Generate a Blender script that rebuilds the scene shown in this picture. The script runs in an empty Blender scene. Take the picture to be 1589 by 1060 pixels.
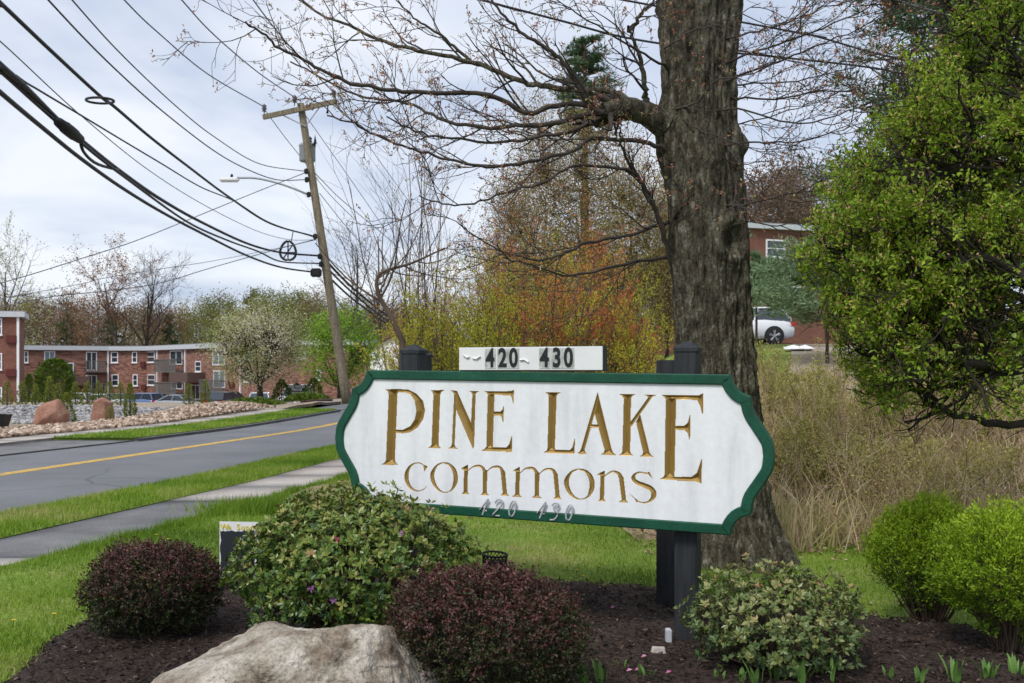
import bpy, bmesh, math, random
import numpy as np
from mathutils import Vector, Matrix

# ------------------------------------------------------------------ camera, world, sun, exposure
scene = bpy.context.scene
COL = scene.collection
FPX, CX, HY, EYE = 1545.0, 794.5, 575.0, 1.64      # focal length in photo pixels, image centre, horizon row, eye height
cam_data = bpy.data.cameras.new('camera')
cam_data.sensor_width = 36.0
cam_data.lens = FPX / 1589.0 * 36.0
cam_data.shift_y = (HY - 530.0) / 1589.0
cam_data.clip_start = 0.1
cam_data.clip_end = 2000.0
cam_data.dof.use_dof = True
cam_data.dof.focus_distance = 6.3
cam_data.dof.aperture_fstop = 6.3
cam = bpy.data.objects.new('camera', cam_data)
cam.location = (0, 0, EYE)
cam.rotation_euler = (math.radians(90), 0, 0)
COL.objects.link(cam)
scene.camera = cam

SUN_DIR = Vector((-0.42, -0.62, 0.95)).normalized()   # towards the sun
world = bpy.data.worlds.new('World')
scene.world = world
world.use_nodes = True
wn = world.node_tree
wn.nodes.clear()
def wnode(t, **kw):
    n = wn.nodes.new(t)
    for k, v in kw.items():
        setattr(n, k, v)
    return n
w_out = wnode('ShaderNodeOutputWorld')
w_bg = wnode('ShaderNodeBackground')
w_bg.inputs['Strength'].default_value = 0.1
w_sky = wnode('ShaderNodeTexSky')
w_sky.sky_type = 'NISHITA'
w_sky.sun_disc = False
w_sky.sun_elevation = math.asin(SUN_DIR.z)
w_sky.sun_rotation = math.atan2(SUN_DIR.x, SUN_DIR.y)
w_tc = wnode('ShaderNodeTexCoord')
w_sep = wnode('ShaderNodeSeparateXYZ')
wn.links.new(w_tc.outputs['Generated'], w_sep.inputs[0])
w_add = wnode('ShaderNodeMath', operation='ABSOLUTE'); wn.links.new(w_sep.outputs['Z'], w_add.inputs[0])
w_add2 = wnode('ShaderNodeMath', operation='ADD'); w_add2.inputs[1].default_value = 0.16
wn.links.new(w_add.outputs[0], w_add2.inputs[0])
w_comb = wnode('ShaderNodeCombineXYZ')
for i, ax in enumerate('XY'):
    dv = wnode('ShaderNodeMath', operation='DIVIDE')
    wn.links.new(w_sep.outputs[ax], dv.inputs[0]); wn.links.new(w_add2.outputs[0], dv.inputs[1])
    wn.links.new(dv.outputs[0], w_comb.inputs[i])
w_noise = wnode('ShaderNodeTexNoise')
w_noise.inputs['Scale'].default_value = 1.0
w_noise.inputs['Detail'].default_value = 5.0
w_noise.inputs['Roughness'].default_value = 0.5
w_noise.inputs['Distortion'].default_value = 0.35
wn.links.new(w_comb.outputs[0], w_noise.inputs['Vector'])
w_ramp = wnode('ShaderNodeValToRGB')
el = w_ramp.color_ramp.elements
el[0].position = 0.36; el[0].color = (2.75, 3.25, 4.3, 1)
el[1].position = 0.60; el[1].color = (5.3, 5.5, 5.85, 1)
e = el.new(0.48); e.color = (4.15, 4.5, 5.2, 1)
wn.links.new(w_noise.outputs['Fac'], w_ramp.inputs[0])
w_mix = wnode('ShaderNodeMix', data_type='RGBA')
w_mix.inputs['Factor'].default_value = 0.9
wn.links.new(w_sky.outputs[0], w_mix.inputs['A'])
wn.links.new(w_ramp.outputs[0], w_mix.inputs['B'])
wn.links.new(w_mix.outputs['Result'], w_bg.inputs['Color'])
wn.links.new(w_bg.outputs[0], w_out.inputs[0])

sun_data = bpy.data.lights.new('sun', 'SUN')
sun_data.energy = 1.5
sun_data.angle = math.radians(16)
sun_data.color = (1.0, 0.95, 0.88)
sun = bpy.data.objects.new('sun', sun_data)
sun.rotation_euler = (-SUN_DIR).to_track_quat('-Z', 'Y').to_euler()
sun.location = (-10, -15, 25)
COL.objects.link(sun)

scene.render.engine = 'CYCLES'
scene.cycles.max_bounces = 6
scene.cycles.transparent_max_bounces = 4
scene.view_settings.view_transform = 'Standard'
scene.view_settings.look = 'None'
scene.view_settings.gamma = 1.0
scene.view_settings.use_curve_mapping = False
scene.view_settings.exposure = 0.85

# ------------------------------------------------------------------ helpers
rng = np.random.default_rng(7)
R = random.Random(11)

def px(x, y, d):
    """world point seen at photo pixel (x, y), d metres in front of the eye"""
    return np.array([(x - CX) / FPX * d, d, EYE - (y - HY) / FPX * d])

def smooth(a, b, t):
    t = np.clip((t - a) / (b - a), 0, 1)
    return t * t * (3 - 2 * t)

def hash3(ix, iy, iz, seed=0):
    n = (ix.astype(np.int64) * 73856093) ^ (iy.astype(np.int64) * 19349663) ^ (iz.astype(np.int64) * 83492791) ^ (seed * 2654435761)
    n = (n ^ (n >> 13)) * 1274126177
    n = n ^ (n >> 16)
    return (n & 0xFFFFFF) / float(0xFFFFFF)

def vnoise(p, seed=0):
    f = np.floor(p); t = p - f; f = f.astype(np.int64)
    t = t * t * (3 - 2 * t)
    r = 0
    for dx in (0, 1):
        for dy in (0, 1):
            for dz in (0, 1):
                w = (t[..., 0] if dx else 1 - t[..., 0]) * (t[..., 1] if dy else 1 - t[..., 1]) * (t[..., 2] if dz else 1 - t[..., 2])
                r = r + w * hash3(f[..., 0] + dx, f[..., 1] + dy, f[..., 2] + dz, seed)
    return r * 2 - 1

def fbm(p, o=4, seed=0, gain=0.5):
    a, s, r = 1.0, 1.0, 0
    for i in range(o):
        r = r + a * vnoise(p * s, seed + i); a *= gain; s *= 2.03
    return r

def mesh_np(name, V, F, mat=None, rnd=None, smooth_shade=False, mat_index=None, mats=None):
    V = np.asarray(V, dtype=np.float32).reshape(-1, 3)
    if not isinstance(F, list):
        F = [F]
    F = [np.asarray(f, dtype=np.int32) for f in F if len(f)]
    me = bpy.data.meshes.new(name)
    me.vertices.add(len(V)); me.vertices.foreach_set('co', V.ravel())
    nl = sum(f.size for f in F); npoly = sum(len(f) for f in F)
    me.loops.add(nl); me.polygons.add(npoly)
    me.loops.foreach_set('vertex_index', np.concatenate([f.ravel() for f in F]))
    st = []; o = 0
    for f in F:
        st.append(o + np.arange(len(f)) * f.shape[1]); o += f.size
    me.polygons.foreach_set('loop_start', np.concatenate(st).astype(np.int32))
    if smooth_shade:
        me.polygons.foreach_set('use_smooth', np.ones(npoly, dtype=bool))
    else:
        me.polygons.foreach_set('use_smooth', np.zeros(npoly, dtype=bool))
    if mats:
        for m in mats: me.materials.append(m)
        if mat_index is not None:
            me.polygons.foreach_set('material_index', np.asarray(mat_index, dtype=np.int32))
    elif mat:
        me.materials.append(mat)
    if rnd is not None:
        at = me.attributes.new('rnd', 'FLOAT', 'POINT')
        at.data.foreach_set('value', np.asarray(rnd, dtype=np.float32))
    me.update(calc_edges=True)
    return me

def tag(o, label=None, category=None, group=None, kind=None):
    if label: o['label'] = label
    if category: o['category'] = category
    if group: o['group'] = group
    if kind: o['kind'] = kind
    return o

def obj(name, data, parent=None, label=None, category=None, group=None, kind=None, loc=None):
    o = bpy.data.objects.new(name, data)
    COL.objects.link(o)
    if parent is not None: o.parent = parent
    if loc is not None: o.location = loc
    return tag(o, label, category, group, kind)

def empty(name, loc, rz=0.0, label=None, category=None, group=None):
    o = bpy.data.objects.new(name, None)
    COL.objects.link(o)
    o.location = [float(v) for v in loc]; o.rotation_euler = (0, 0, rz)
    return tag(o, label, category, group)

class MB:
    """collects boxes, prisms and tubes and links them as one mesh"""
    def __init__(s): s.v = []; s.f = {}; s.n = 0
    def add(s, V, F):
        V = np.asarray(V, float).reshape(-1, 3)
        for f in F:
            s.f.setdefault(len(f), []).append([i + s.n for i in f])
        s.v.append(V); s.n += len(V)
        return s
    def box(s, x0, x1, y0, y1, z0, z1):
        V = [(x, y, z) for z in (z0, z1) for y in (y0, y1) for x in (x0, x1)]
        return s.add(V, [(0, 2, 3, 1), (4, 5, 7, 6), (0, 1, 5, 4), (2, 6, 7, 3), (0, 4, 6, 2), (1, 3, 7, 5)])
    def bevbox(s, x0, x1, y0, y1, z0, z1, b):
        bm = bmesh.new()
        bmesh.ops.create_cube(bm, size=1.0)
        for v in bm.verts:
            v.co = Vector(((x0 + x1) / 2 + v.co.x * (x1 - x0), (y0 + y1) / 2 + v.co.y * (y1 - y0), (z0 + z1) / 2 + v.co.z * (z1 - z0)))
        bmesh.ops.bevel(bm, geom=list(bm.edges), offset=b, segments=2, affect='EDGES')
        bm.verts.index_update()
        V = [v.co[:] for v in bm.verts]; F = [[v.index for v in f.verts] for f in bm.faces]
        bm.free()
        return s.add(V, F)
    def prism(s, pts, y0, y1):
        """polygon given in x,z, extruded along y"""
        n = len(pts)
        V = [(p[0], y0, p[1]) for p in pts] + [(p[0], y1, p[1]) for p in pts]
        F = [list(range(n))[::-1], list(range(n, 2 * n))] + [[i, (i + 1) % n, n + (i + 1) % n, n + i] for i in range(n)]
        return s.add(V, F)
    def tube(s, pts, rad, k=8, cap=True):
        V, F = tube_np([np.asarray(pts, float)], [np.asarray(rad, float) * np.ones(len(pts))], k)
        F = [list(f) for f in F]
        if cap:
            m = len(pts)
            F += [list(range(k))[::-1], list(range((m - 1) * k, m * k))]
        return s.add(V, F)
    def lathe(s, prof, c=(0, 0, 0), k=20, axis='z'):
        V = []
        for r, z in prof:
            for i in range(k):
                a = 2 * math.pi * i / k
                p = (r * math.cos(a), r * math.sin(a), z)
                if axis == 'y': p = (p[0], p[2], p[1])
                if axis == 'x': p = (p[2], p[0], p[1])
                V.append((p[0] + c[0], p[1] + c[1], p[2] + c[2]))
        F = []
        for j in range(len(prof) - 1):
            for i in range(k):
                F.append([j * k + i, j * k + (i + 1) % k, (j + 1) * k + (i + 1) % k, (j + 1) * k + i])
        F += [list(range(k))[::-1], list(range((len(prof) - 1) * k, len(prof) * k))]
        return s.add(V, F)
    def mesh(s, name, mat, smooth_shade=False, rnd=None):
        V = np.concatenate(s.v)
        tot = []
        for k, fs in s.f.items(): tot.append(np.array(fs, dtype=np.int32))
        me = mesh_np(name, V, tot, mat, smooth_shade=smooth_shade, rnd=rnd)
        bm = bmesh.new(); bm.from_mesh(me); bmesh.ops.recalc_face_normals(bm, faces=bm.faces); bm.to_mesh(me); bm.free()
        return me
    def build(s, name, mat, parent=None, smooth_shade=False, **kw):
        return obj(name, s.mesh(name, mat, smooth_shade), parent, **kw)

def tube_np(polys, radii, k=5):
    """polys: list of (n,3) arrays; returns V, quads. Polylines of one length are done together."""
    by = {}
    for i, p in enumerate(polys): by.setdefault(len(p), []).append(i)
    VV, FF, off = [], [], 0
    ang = np.arange(k) * 2 * np.pi / k
    ca, sa = np.cos(ang), np.sin(ang)
    for n, idx in by.items():
        P = np.stack([np.asarray(polys[i], float) for i in idx]); Rr = np.stack([np.asarray(radii[i], float) for i in idx])
        T = np.gradient(P, axis=1)
        T /= np.linalg.norm(T, axis=2, keepdims=True) + 1e-9
        ref = np.zeros_like(T); main = T[:, [0], :]
        vert = np.abs(main[..., 2]) > 0.85
        ref[..., 2] = np.where(vert, 0, 1); ref[..., 0] = np.where(vert, 1, 0)
        U = np.cross(T, ref); U /= np.linalg.norm(U, axis=2, keepdims=True) + 1e-9
        W = np.cross(T, U)
        V = P[:, :, None, :] + Rr[:, :, None, None] * (U[:, :, None, :] * ca[None, None, :, None] + W[:, :, None, :] * sa[None, None, :, None])
        M = len(idx)
        base = off + (np.arange(M) * n * k)[:, None, None] + (np.arange(n - 1) * k)[None, :, None]
        i0 = np.arange(k)[None, None, :]; i1 = (np.arange(k)[None, None, :] + 1) % k
        F = np.stack([base + i0, base + i1, base + k + i1, base + k + i0], axis=-1).reshape(-1, 4)
        VV.append(V.reshape(-1, 3)); FF.append(F); off += M * n * k
    return np.concatenate(VV), np.concatenate(FF)

def unit(v): return v / (np.linalg.norm(v, axis=-1, keepdims=True) + 1e-9)
def rand_dirs(n, g=rng): return unit(g.normal(size=(n, 3)))

def leaf_np(P, D, N, L, W, fold=0.12):
    """four-cornered folded leaves; returns V (n*4), quads"""
    n = len(P)
    L = np.broadcast_to(np.asarray(L, float), (n,))[:, None]; W = np.broadcast_to(np.asarray(W, float), (n,))[:, None]
    S = unit(np.cross(D, N)); Nn = unit(np.cross(S, D))
    mid = P + D * L * 0.52
    V = np.stack([P, mid + S * W / 2 + Nn * fold * L, P + D * L, mid - S * W / 2 + Nn * fold * L], axis=1).reshape(-1, 3)
    F = np.arange(n * 4, dtype=np.int32).reshape(-1, 4)
    return V, F

def resample(pts, n):
    """smooth curve (Catmull-Rom) through pts, n samples"""
    P = np.asarray(pts, float)
    if len(P) == 2: return P[0] + (P[1] - P[0]) * np.linspace(0, 1, n)[:, None]
    E = np.vstack([2 * P[0] - P[1], P, 2 * P[-1] - P[-2]])
    t = np.linspace(0, len(P) - 1 - 1e-6, n); i = t.astype(int); f = (t - i)[:, None]
    a, b, c, d = E[i], E[i + 1], E[i + 2], E[i + 3]
    return 0.5 * (2 * b + (c - a) * f + (2 * a - 5 * b + 4 * c - d) * f ** 2 + (3 * b - a - 3 * c + d) * f ** 3)

# ------------------------------------------------------------------ materials
def new_mat(name):
    m = bpy.data.materials.new(name); m.use_nodes = True
    nt = m.node_tree; nt.nodes.clear()
    return m, nt
def ramp_node(nt, stops):
    r = nt.nodes.new('ShaderNodeValToRGB')
    e = r.color_ramp.elements
    while len(e) > 1: e.remove(e[-1])
    e[0].position = stops[0][0]; e[0].color = (*stops[0][1], 1)
    for p, c in stops[1:]:
        q = e.new(p); q.color = (*c, 1)
    return r
def noise_node(nt, co, scale, detail=4, rough=0.55, stretch=None, dist=0):
    n = nt.nodes.new('ShaderNodeTexNoise')
    n.inputs['Scale'].default_value = scale; n.inputs['Detail'].default_value = detail
    n.inputs['Roughness'].default_value = rough; n.inputs['Distortion'].default_value = dist
    if stretch:
        mp = nt.nodes.new('ShaderNodeMapping'); mp.inputs['Scale'].default_value = stretch
        nt.links.new(co, mp.inputs[0]); nt.links.new(mp.outputs[0], n.inputs['Vector'])
    else:
        nt.links.new(co, n.inputs['Vector'])
    return n
def pmat(name, stops, scale=4, detail=5, rough=0.8, bump=0.0, bscale=40, bdist=0.01, spec=0.3, stretch=None, bstretch=None, fine=None, metal=0.0):
    """noise-coloured surface with fine relief; stops: colour ramp over noise; fine: (scale, amount) of small speckle"""
    m, nt = new_mat(name)
    out = nt.nodes.new('ShaderNodeOutputMaterial'); b = nt.nodes.new('ShaderNodeBsdfPrincipled')
    nt.links.new(b.outputs[0], out.inputs[0])
    co = nt.nodes.new('ShaderNodeTexCoord').outputs['Object']
    n = noise_node(nt, co, scale, detail, stretch=stretch)
    r = ramp_node(nt, stops)
    nt.links.new(n.outputs['Fac'], r.inputs[0])
    col = r.outputs[0]
    if fine:
        n2 = noise_node(nt, co, fine[0], 3)
        mr = nt.nodes.new('ShaderNodeMapRange'); mr.inputs['From Min'].default_value = 0.3; mr.inputs['From Max'].default_value = 0.7
        mr.inputs['To Min'].default_value = 1 - fine[1]; mr.inputs['To Max'].default_value = 1 + fine[1]
        nt.links.new(n2.outputs['Fac'], mr.inputs[0])
        mx = nt.nodes.new('ShaderNodeVectorMath'); mx.operation = 'SCALE'
        nt.links.new(col, mx.inputs[0]); nt.links.new(mr.outputs[0], mx.inputs['Scale'])
        col = mx.outputs[0]
    nt.links.new(col, b.inputs['Base Color'])
    b.inputs['Roughness'].default_value = rough; b.inputs['Specular IOR Level'].default_value = spec; b.inputs['Metallic'].default_value = metal
    if bump:
        n3 = noise_node(nt, co, bscale, 5, stretch=bstretch)
        bp = nt.nodes.new('ShaderNodeBump'); bp.inputs['Strength'].default_value = bump; bp.inputs['Distance'].default_value = bdist
        nt.links.new(n3.outputs['Fac'], bp.inputs['Height']); nt.links.new(bp.outputs[0], b.inputs['Normal'])
    return m
def flat(name, c, rough=0.6, spec=0.4, var=0.08, metal=0.0, bump=0.0, bscale=30):
    return pmat(name, [(0.3, tuple(v * (1 - var) for v in c)), (0.7, tuple(min(1, v * (1 + var)) for v in c))], scale=6, rough=rough, spec=spec, metal=metal, bump=bump, bscale=bscale, bdist=0.003)
def leafmat(name, stops, trans=0.3, rough=0.55, spec=0.35):
    """colour from each leaf's own number, a little light passing through"""
    m, nt = new_mat(name)
    out = nt.nodes.new('ShaderNodeOutputMaterial'); b = nt.nodes.new('ShaderNodeBsdfPrincipled')
    at = nt.nodes.new('ShaderNodeAttribute'); at.attribute_name = 'rnd'
    r = ramp_node(nt, stops)
    nt.links.new(at.outputs['Fac'], r.inputs[0]); nt.links.new(r.outputs[0], b.inputs['Base Color'])
    b.inputs['Roughness'].default_value = rough; b.inputs['Specular IOR Level'].default_value = spec
    if trans:
        t = nt.nodes.new('ShaderNodeBsdfTranslucent'); mix = nt.nodes.new('ShaderNodeMixShader'); mix.inputs[0].default_value = trans
        nt.links.new(r.outputs[0], t.inputs[0]); nt.links.new(b.outputs[0], mix.inputs[1]); nt.links.new(t.outputs[0], mix.inputs[2])
        nt.links.new(mix.outputs[0], out.inputs[0])
    else:
        nt.links.new(b.outputs[0], out.inputs[0])
    return m
def brickmat(name, c1, c2, mortar, w=0.2, h=0.067):
    m, nt = new_mat(name)
    out = nt.nodes.new('ShaderNodeOutputMaterial'); b = nt.nodes.new('ShaderNodeBsdfPrincipled'); nt.links.new(b.outputs[0], out.inputs[0])
    co = nt.nodes.new('ShaderNodeTexCoord').outputs['Object']
    sp = nt.nodes.new('ShaderNodeSeparateXYZ'); nt.links.new(co, sp.inputs[0])
    ad = nt.nodes.new('ShaderNodeMath'); ad.operation = 'SUBTRACT'
    nt.links.new(sp.outputs['X'], ad.inputs[0]); nt.links.new(sp.outputs['Y'], ad.inputs[1])
    cb = nt.nodes.new('ShaderNodeCombineXYZ'); nt.links.new(ad.outputs[0], cb.inputs[0]); nt.links.new(sp.outputs['Z'], cb.inputs[1])
    br = nt.nodes.new('ShaderNodeTexBrick'); nt.links.new(cb.outputs[0], br.inputs['Vector'])
    br.inputs['Color1'].default_value = (*c1, 1); br.inputs['Color2'].default_value = (*c2, 1); br.inputs['Mortar'].default_value = (*mortar, 1)
    br.inputs['Scale'].default_value = 1.0; br.inputs['Mortar Size'].default_value = 0.006; br.inputs['Brick Width'].default_value = w; br.inputs['Row Height'].default_value = h
    n = noise_node(nt, co, 1.6, 5)
    mr = nt.nodes.new('ShaderNodeMapRange'); mr.inputs['To Min'].default_value = 0.6; mr.inputs['To Max'].default_value = 1.4; nt.links.new(n.outputs['Fac'], mr.inputs[0])
    mx = nt.nodes.new('ShaderNodeVectorMath'); mx.operation = 'SCALE'
    nt.links.new(br.outputs['Color'], mx.inputs[0]); nt.links.new(mr.outputs[0], mx.inputs['Scale']); nt.links.new(mx.outputs[0], b.inputs['Base Color'])
    b.inputs['Roughness'].default_value = 0.9
    return m

M = {}
M['asphalt'] = pmat('asphalt', [(0.3, (0.135, 0.14, 0.15)), (0.7, (0.175, 0.18, 0.195))], scale=0.6, rough=0.85, bump=0.4, bscale=120, fine=(90, 0.22))
def add_cracks(m, scale, amount):
    nt = m.node_tree; b = [n for n in nt.nodes if n.type == 'BSDF_PRINCIPLED'][0]; l = b.inputs['Base Color'].links[0].from_socket
    co = nt.nodes.new('ShaderNodeTexCoord').outputs['Object']
    wn_ = noise_node(nt, co, 1.3, 4); mxv = nt.nodes.new('ShaderNodeMix'); mxv.data_type = 'VECTOR'; mxv.inputs['Factor'].default_value = 0.25
    nt.links.new(co, mxv.inputs[4]); nt.links.new(wn_.outputs['Color'], mxv.inputs[5])
    v = nt.nodes.new('ShaderNodeTexVoronoi'); v.feature = 'DISTANCE_TO_EDGE'; v.inputs['Scale'].default_value = scale; nt.links.new(mxv.outputs[1], v.inputs['Vector'])
    mr = nt.nodes.new('ShaderNodeMapRange'); mr.inputs['From Max'].default_value = 0.012; mr.inputs['To Min'].default_value = amount; mr.inputs['To Max'].default_value = 1.0; nt.links.new(v.outputs['Distance'], mr.inputs[0])
    n2 = noise_node(nt, co, 0.25, 3); m2 = nt.nodes.new('ShaderNodeMapRange'); m2.inputs['From Min'].default_value = 0.45; m2.inputs['From Max'].default_value = 0.55; nt.links.new(n2.outputs['Fac'], m2.inputs[0])
    mx2 = nt.nodes.new('ShaderNodeMix'); nt.links.new(m2.outputs[0], mx2.inputs[0]); mx2.inputs[2].default_value = 1.0; nt.links.new(mr.outputs[0], mx2.inputs[3])
    sc = nt.nodes.new('ShaderNodeVectorMath'); sc.operation = 'SCALE'; nt.links.new(l, sc.inputs[0]); nt.links.new(mx2.outputs[0], sc.inputs['Scale']); nt.links.new(sc.outputs[0], b.inputs['Base Color'])
add_cracks(M['asphalt'], 0.5, 0.55)
M['old_asphalt'] = pmat('old_asphalt', [(0.3, (0.12, 0.12, 0.125)), (0.7, (0.20, 0.20, 0.205))], scale=1.5, rough=0.9, bump=0.5, bscale=90, fine=(70, 0.35))
M['concrete'] = pmat('concrete', [(0.3, (0.36, 0.32, 0.29)), (0.7, (0.50, 0.46, 0.42))], scale=1.2, rough=0.9, bump=0.3, bscale=80, fine=(60, 0.15))
M['yellow_paint'] = pmat('yellow_paint', [(0.33, (0.20, 0.18, 0.14)), (0.42, (0.45, 0.30, 0.08)), (0.6, (0.58, 0.38, 0.09))], scale=9, detail=8, rough=0.85, fine=(40, 0.3))
M['lawn'] = pmat('lawn', [(0.30, (0.10, 0.165, 0.02)), (0.5, (0.16, 0.24, 0.03)), (0.72, (0.27, 0.27, 0.09))], scale=0.9, rough=0.95, bump=0.6, bscale=60, bdist=0.02, fine=(25, 0.35))
M['terrain'] = pmat('terrain', [(0.3, (0.07, 0.09, 0.02)), (0.7, (0.14, 0.13, 0.06))], scale=0.2, rough=0.95, fine=(4, 0.3))
M['gravel_lot'] = pmat('gravel_lot', [(0.32, (0.22, 0.17, 0.12)), (0.5, (0.33, 0.27, 0.20)), (0.68, (0.30, 0.29, 0.28))], scale=0.45, rough=0.95, bump=0.8, bscale=20, bdist=0.04, fine=(11, 0.4))
M['mulch'] = pmat('mulch', [(0.3, (0.02, 0.013, 0.010)), (0.7, (0.07, 0.047, 0.038))], scale=14, rough=0.95, bump=1.0, bscale=45, bdist=0.04, fine=(60, 0.6))
M['litter'] = pmat('litter', [(0.3, (0.22, 0.16, 0.09)), (0.5, (0.36, 0.27, 0.16)), (0.7, (0.20, 0.21, 0.06))], scale=2.2, rough=0.95, bump=0.8, bscale=30, bdist=0.03, fine=(30, 0.45))
M['brick_red'] = brickmat('brick_red', (0.15, 0.052, 0.036), (0.21, 0.082, 0.056), (0.19, 0.12, 0.10))
M['brick_mixed'] = brickmat('brick_mixed', (0.11, 0.042, 0.032), (0.34, 0.165, 0.12), (0.24, 0.18, 0.155), w=0.30, h=0.12)
M['white_paint'] = flat('white_paint', (0.78, 0.79, 0.81), rough=0.55)
M['fascia'] = flat('fascia', (0.50, 0.53, 0.57), rough=0.6)
M['glass_dark'] = flat('glass_dark', (0.035, 0.045, 0.06), rough=0.08, spec=0.7)
M['glass_pale'] = flat('glass_pale', (0.16, 0.20, 0.26), rough=0.1, spec=0.7)
M['grey_wood'] = pmat('grey_wood', [(0.3, (0.10, 0.098, 0.095)), (0.7, (0.19, 0.185, 0.18))], scale=9, rough=0.9)
M['brown_roof'] = pmat('brown_roof', [(0.3, (0.09, 0.055, 0.045)), (0.7, (0.15, 0.10, 0.085))], scale=8, rough=0.95)
M['flat_roof'] = flat('flat_roof', (0.25, 0.25, 0.26), rough=0.9)
M['unit_maroon'] = flat('unit_maroon', (0.10, 0.02, 0.018), rough=0.7)
M['black'] = pmat('black', [(0.3, (0.010, 0.010, 0.011)), (0.7, (0.020, 0.020, 0.022))], scale=8, rough=0.6)
M['rubber'] = flat('rubber', (0.018, 0.018, 0.019), rough=0.75, spec=0.3)
M['steel'] = flat('steel', (0.42, 0.44, 0.46), rough=0.4, metal=0.7)
M['grey_metal'] = flat('grey_metal', (0.30, 0.33, 0.35), rough=0.5)
M['pole_wood'] = pmat('pole_wood', [(0.25, (0.11, 0.092, 0.066)), (0.5, (0.20, 0.17, 0.12)), (0.75, (0.27, 0.235, 0.175))], scale=3, stretch=(5, 5, 0.35), rough=0.95, bump=0.6, bscale=6, bstretch=(8, 8, 0.5), bdist=0.03, fine=(18, 0.3))
M['wire'] = flat('wire', (0.018, 0.018, 0.022), rough=0.6)
M['wire_grey'] = flat('wire_grey', (0.10, 0.105, 0.12), rough=0.6)

# ------------------------------------------------------------------ terrain lines (x as a function of the distance y)
def line(*p):
    a = np.array(p, float)
    return lambda y: np.interp(y, a[:, 0], a[:, 1])
FAR = line((-12, -16.7), (8, -12.6), (19.8, -10.2), (23.6, -9.2), (27.5, -8.45), (33, -7.2), (36, -6.5), (45, -5.2), (60, -4.2), (150, -4.2))
MID = line((-12, -14.0), (8, -10.0), (16.3, -8.4), (22.4, -7.18), (30.5, -5.6), (36, -4.5), (45, -2.6), (60, -1), (150, -1))
NEAR = line((-12, -10.6), (8, -6.6), (11.4, -5.87), (15.4, -4.95), (21.5, -3.96), (30, -2.3), (36, -1.2), (45, 0.4), (60, 2), (150, 2))
WALK1 = line((-12, -10.1), (0, -7.3), (8, -5.45), (9.75, -5.01), (11.8, -4.54), (14.8, -3.85), (18.2, -3.30), (25, -1.9), (36, 0.2), (60, 3.2), (150, 3.2))
WALK2 = line((-12, -9.1), (0, -6.35), (8.36, -4.3), (11.4, -3.45), (15.4, -2.65), (25, -0.8), (36, 1.35), (60, 4.3), (150, 4.3))
FWALK1 = line((-12, -18.5), (10, -13.9), (21.9, -11.45), (24.8, -10.95), (27, -10.4), (35, -8.3), (38, -7.6), (45, -6.3), (60, -5.2), (150, -5.2))
FWALK2 = lambda y: FWALK1(y) - 1.0
def ZG(x, y):
    x = np.asarray(x, float); y = np.asarray(y, float)
    hill = 2.4 * smooth(9, 40, y) * smooth(0, 1, (x - NEAR(y) - 1.5) / 7.5)
    rise = 0.3 * smooth(27, 42, y) * smooth(-7.0, -2.0, x - FAR(y))
    drop = -2.0 * smooth(48, 92, y) * (1 - smooth(-14, -3, x))
    far = 5.0 * smooth(60, 140, y) * smooth(0, 25, x)
    return hill + rise + drop + far
def ground_pt(x, y, dz=0.0): return np.array([x, y, float(ZG(x, y)) + dz])
def px_on(xp, d, dz=0.0):
    """point on the ground at distance d below photo column xp"""
    return ground_pt((xp - CX) / FPX * d, d, dz)

def loft(name, left, right, ys, nx, dz, mat, skirt=0.0, noise=0.0, xpow=1.0, sink=None, **kw):
    ys = np.asarray(ys, float); s = np.linspace(0, 1, nx) ** xpow
    X = left(ys)[:, None] * (1 - s) + right(ys)[:, None] * s
    Y = np.repeat(ys[:, None], nx, 1)
    Z = ZG(X, Y) + dz
    if noise: Z = Z + noise * fbm(np.stack([X, Y, 0 * X], -1) * 0.9, 4, 3)
    if sink is not None: Z = Z - sink(X, Y)
    V = np.stack([X, Y, Z], -1)
    n = len(ys)
    idx = np.arange(n * nx).reshape(n, nx)
    F = np.stack([idx[:-1, :-1], idx[:-1, 1:], idx[1:, 1:], idx[1:, :-1]], -1).reshape(-1, 4)
    V = V.reshape(-1, 3); FL = [F]
    if skirt:
        for c, flip in ((0, 1), (nx - 1, 0)):
            low = V[idx[:, c]].copy(); low[:, 2] -= skirt
            b = len(V); V = np.vstack([V, low]); j = np.arange(n - 1)
            q = np.stack([idx[:-1, c], idx[1:, c], b + j + 1, b + j], -1)
            FL.append(q if not flip else q[:, ::-1])
        for r_ in (0, n - 1):
            low = V[idx[r_, :]].copy(); low[:, 2] -= skirt
            b = len(V); V = np.vstack([V, low]); j = np.arange(nx - 1)
            FL.append(np.stack([idx[r_, :-1], idx[r_, 1:], b + j + 1, b + j], -1))
    return obj(name, mesh_np(name, V, FL, mat, smooth_shade=True), **kw)

YS = np.concatenate([np.arange(-12, 45, 0.5), np.arange(45, 150.1, 2.5)])
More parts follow.
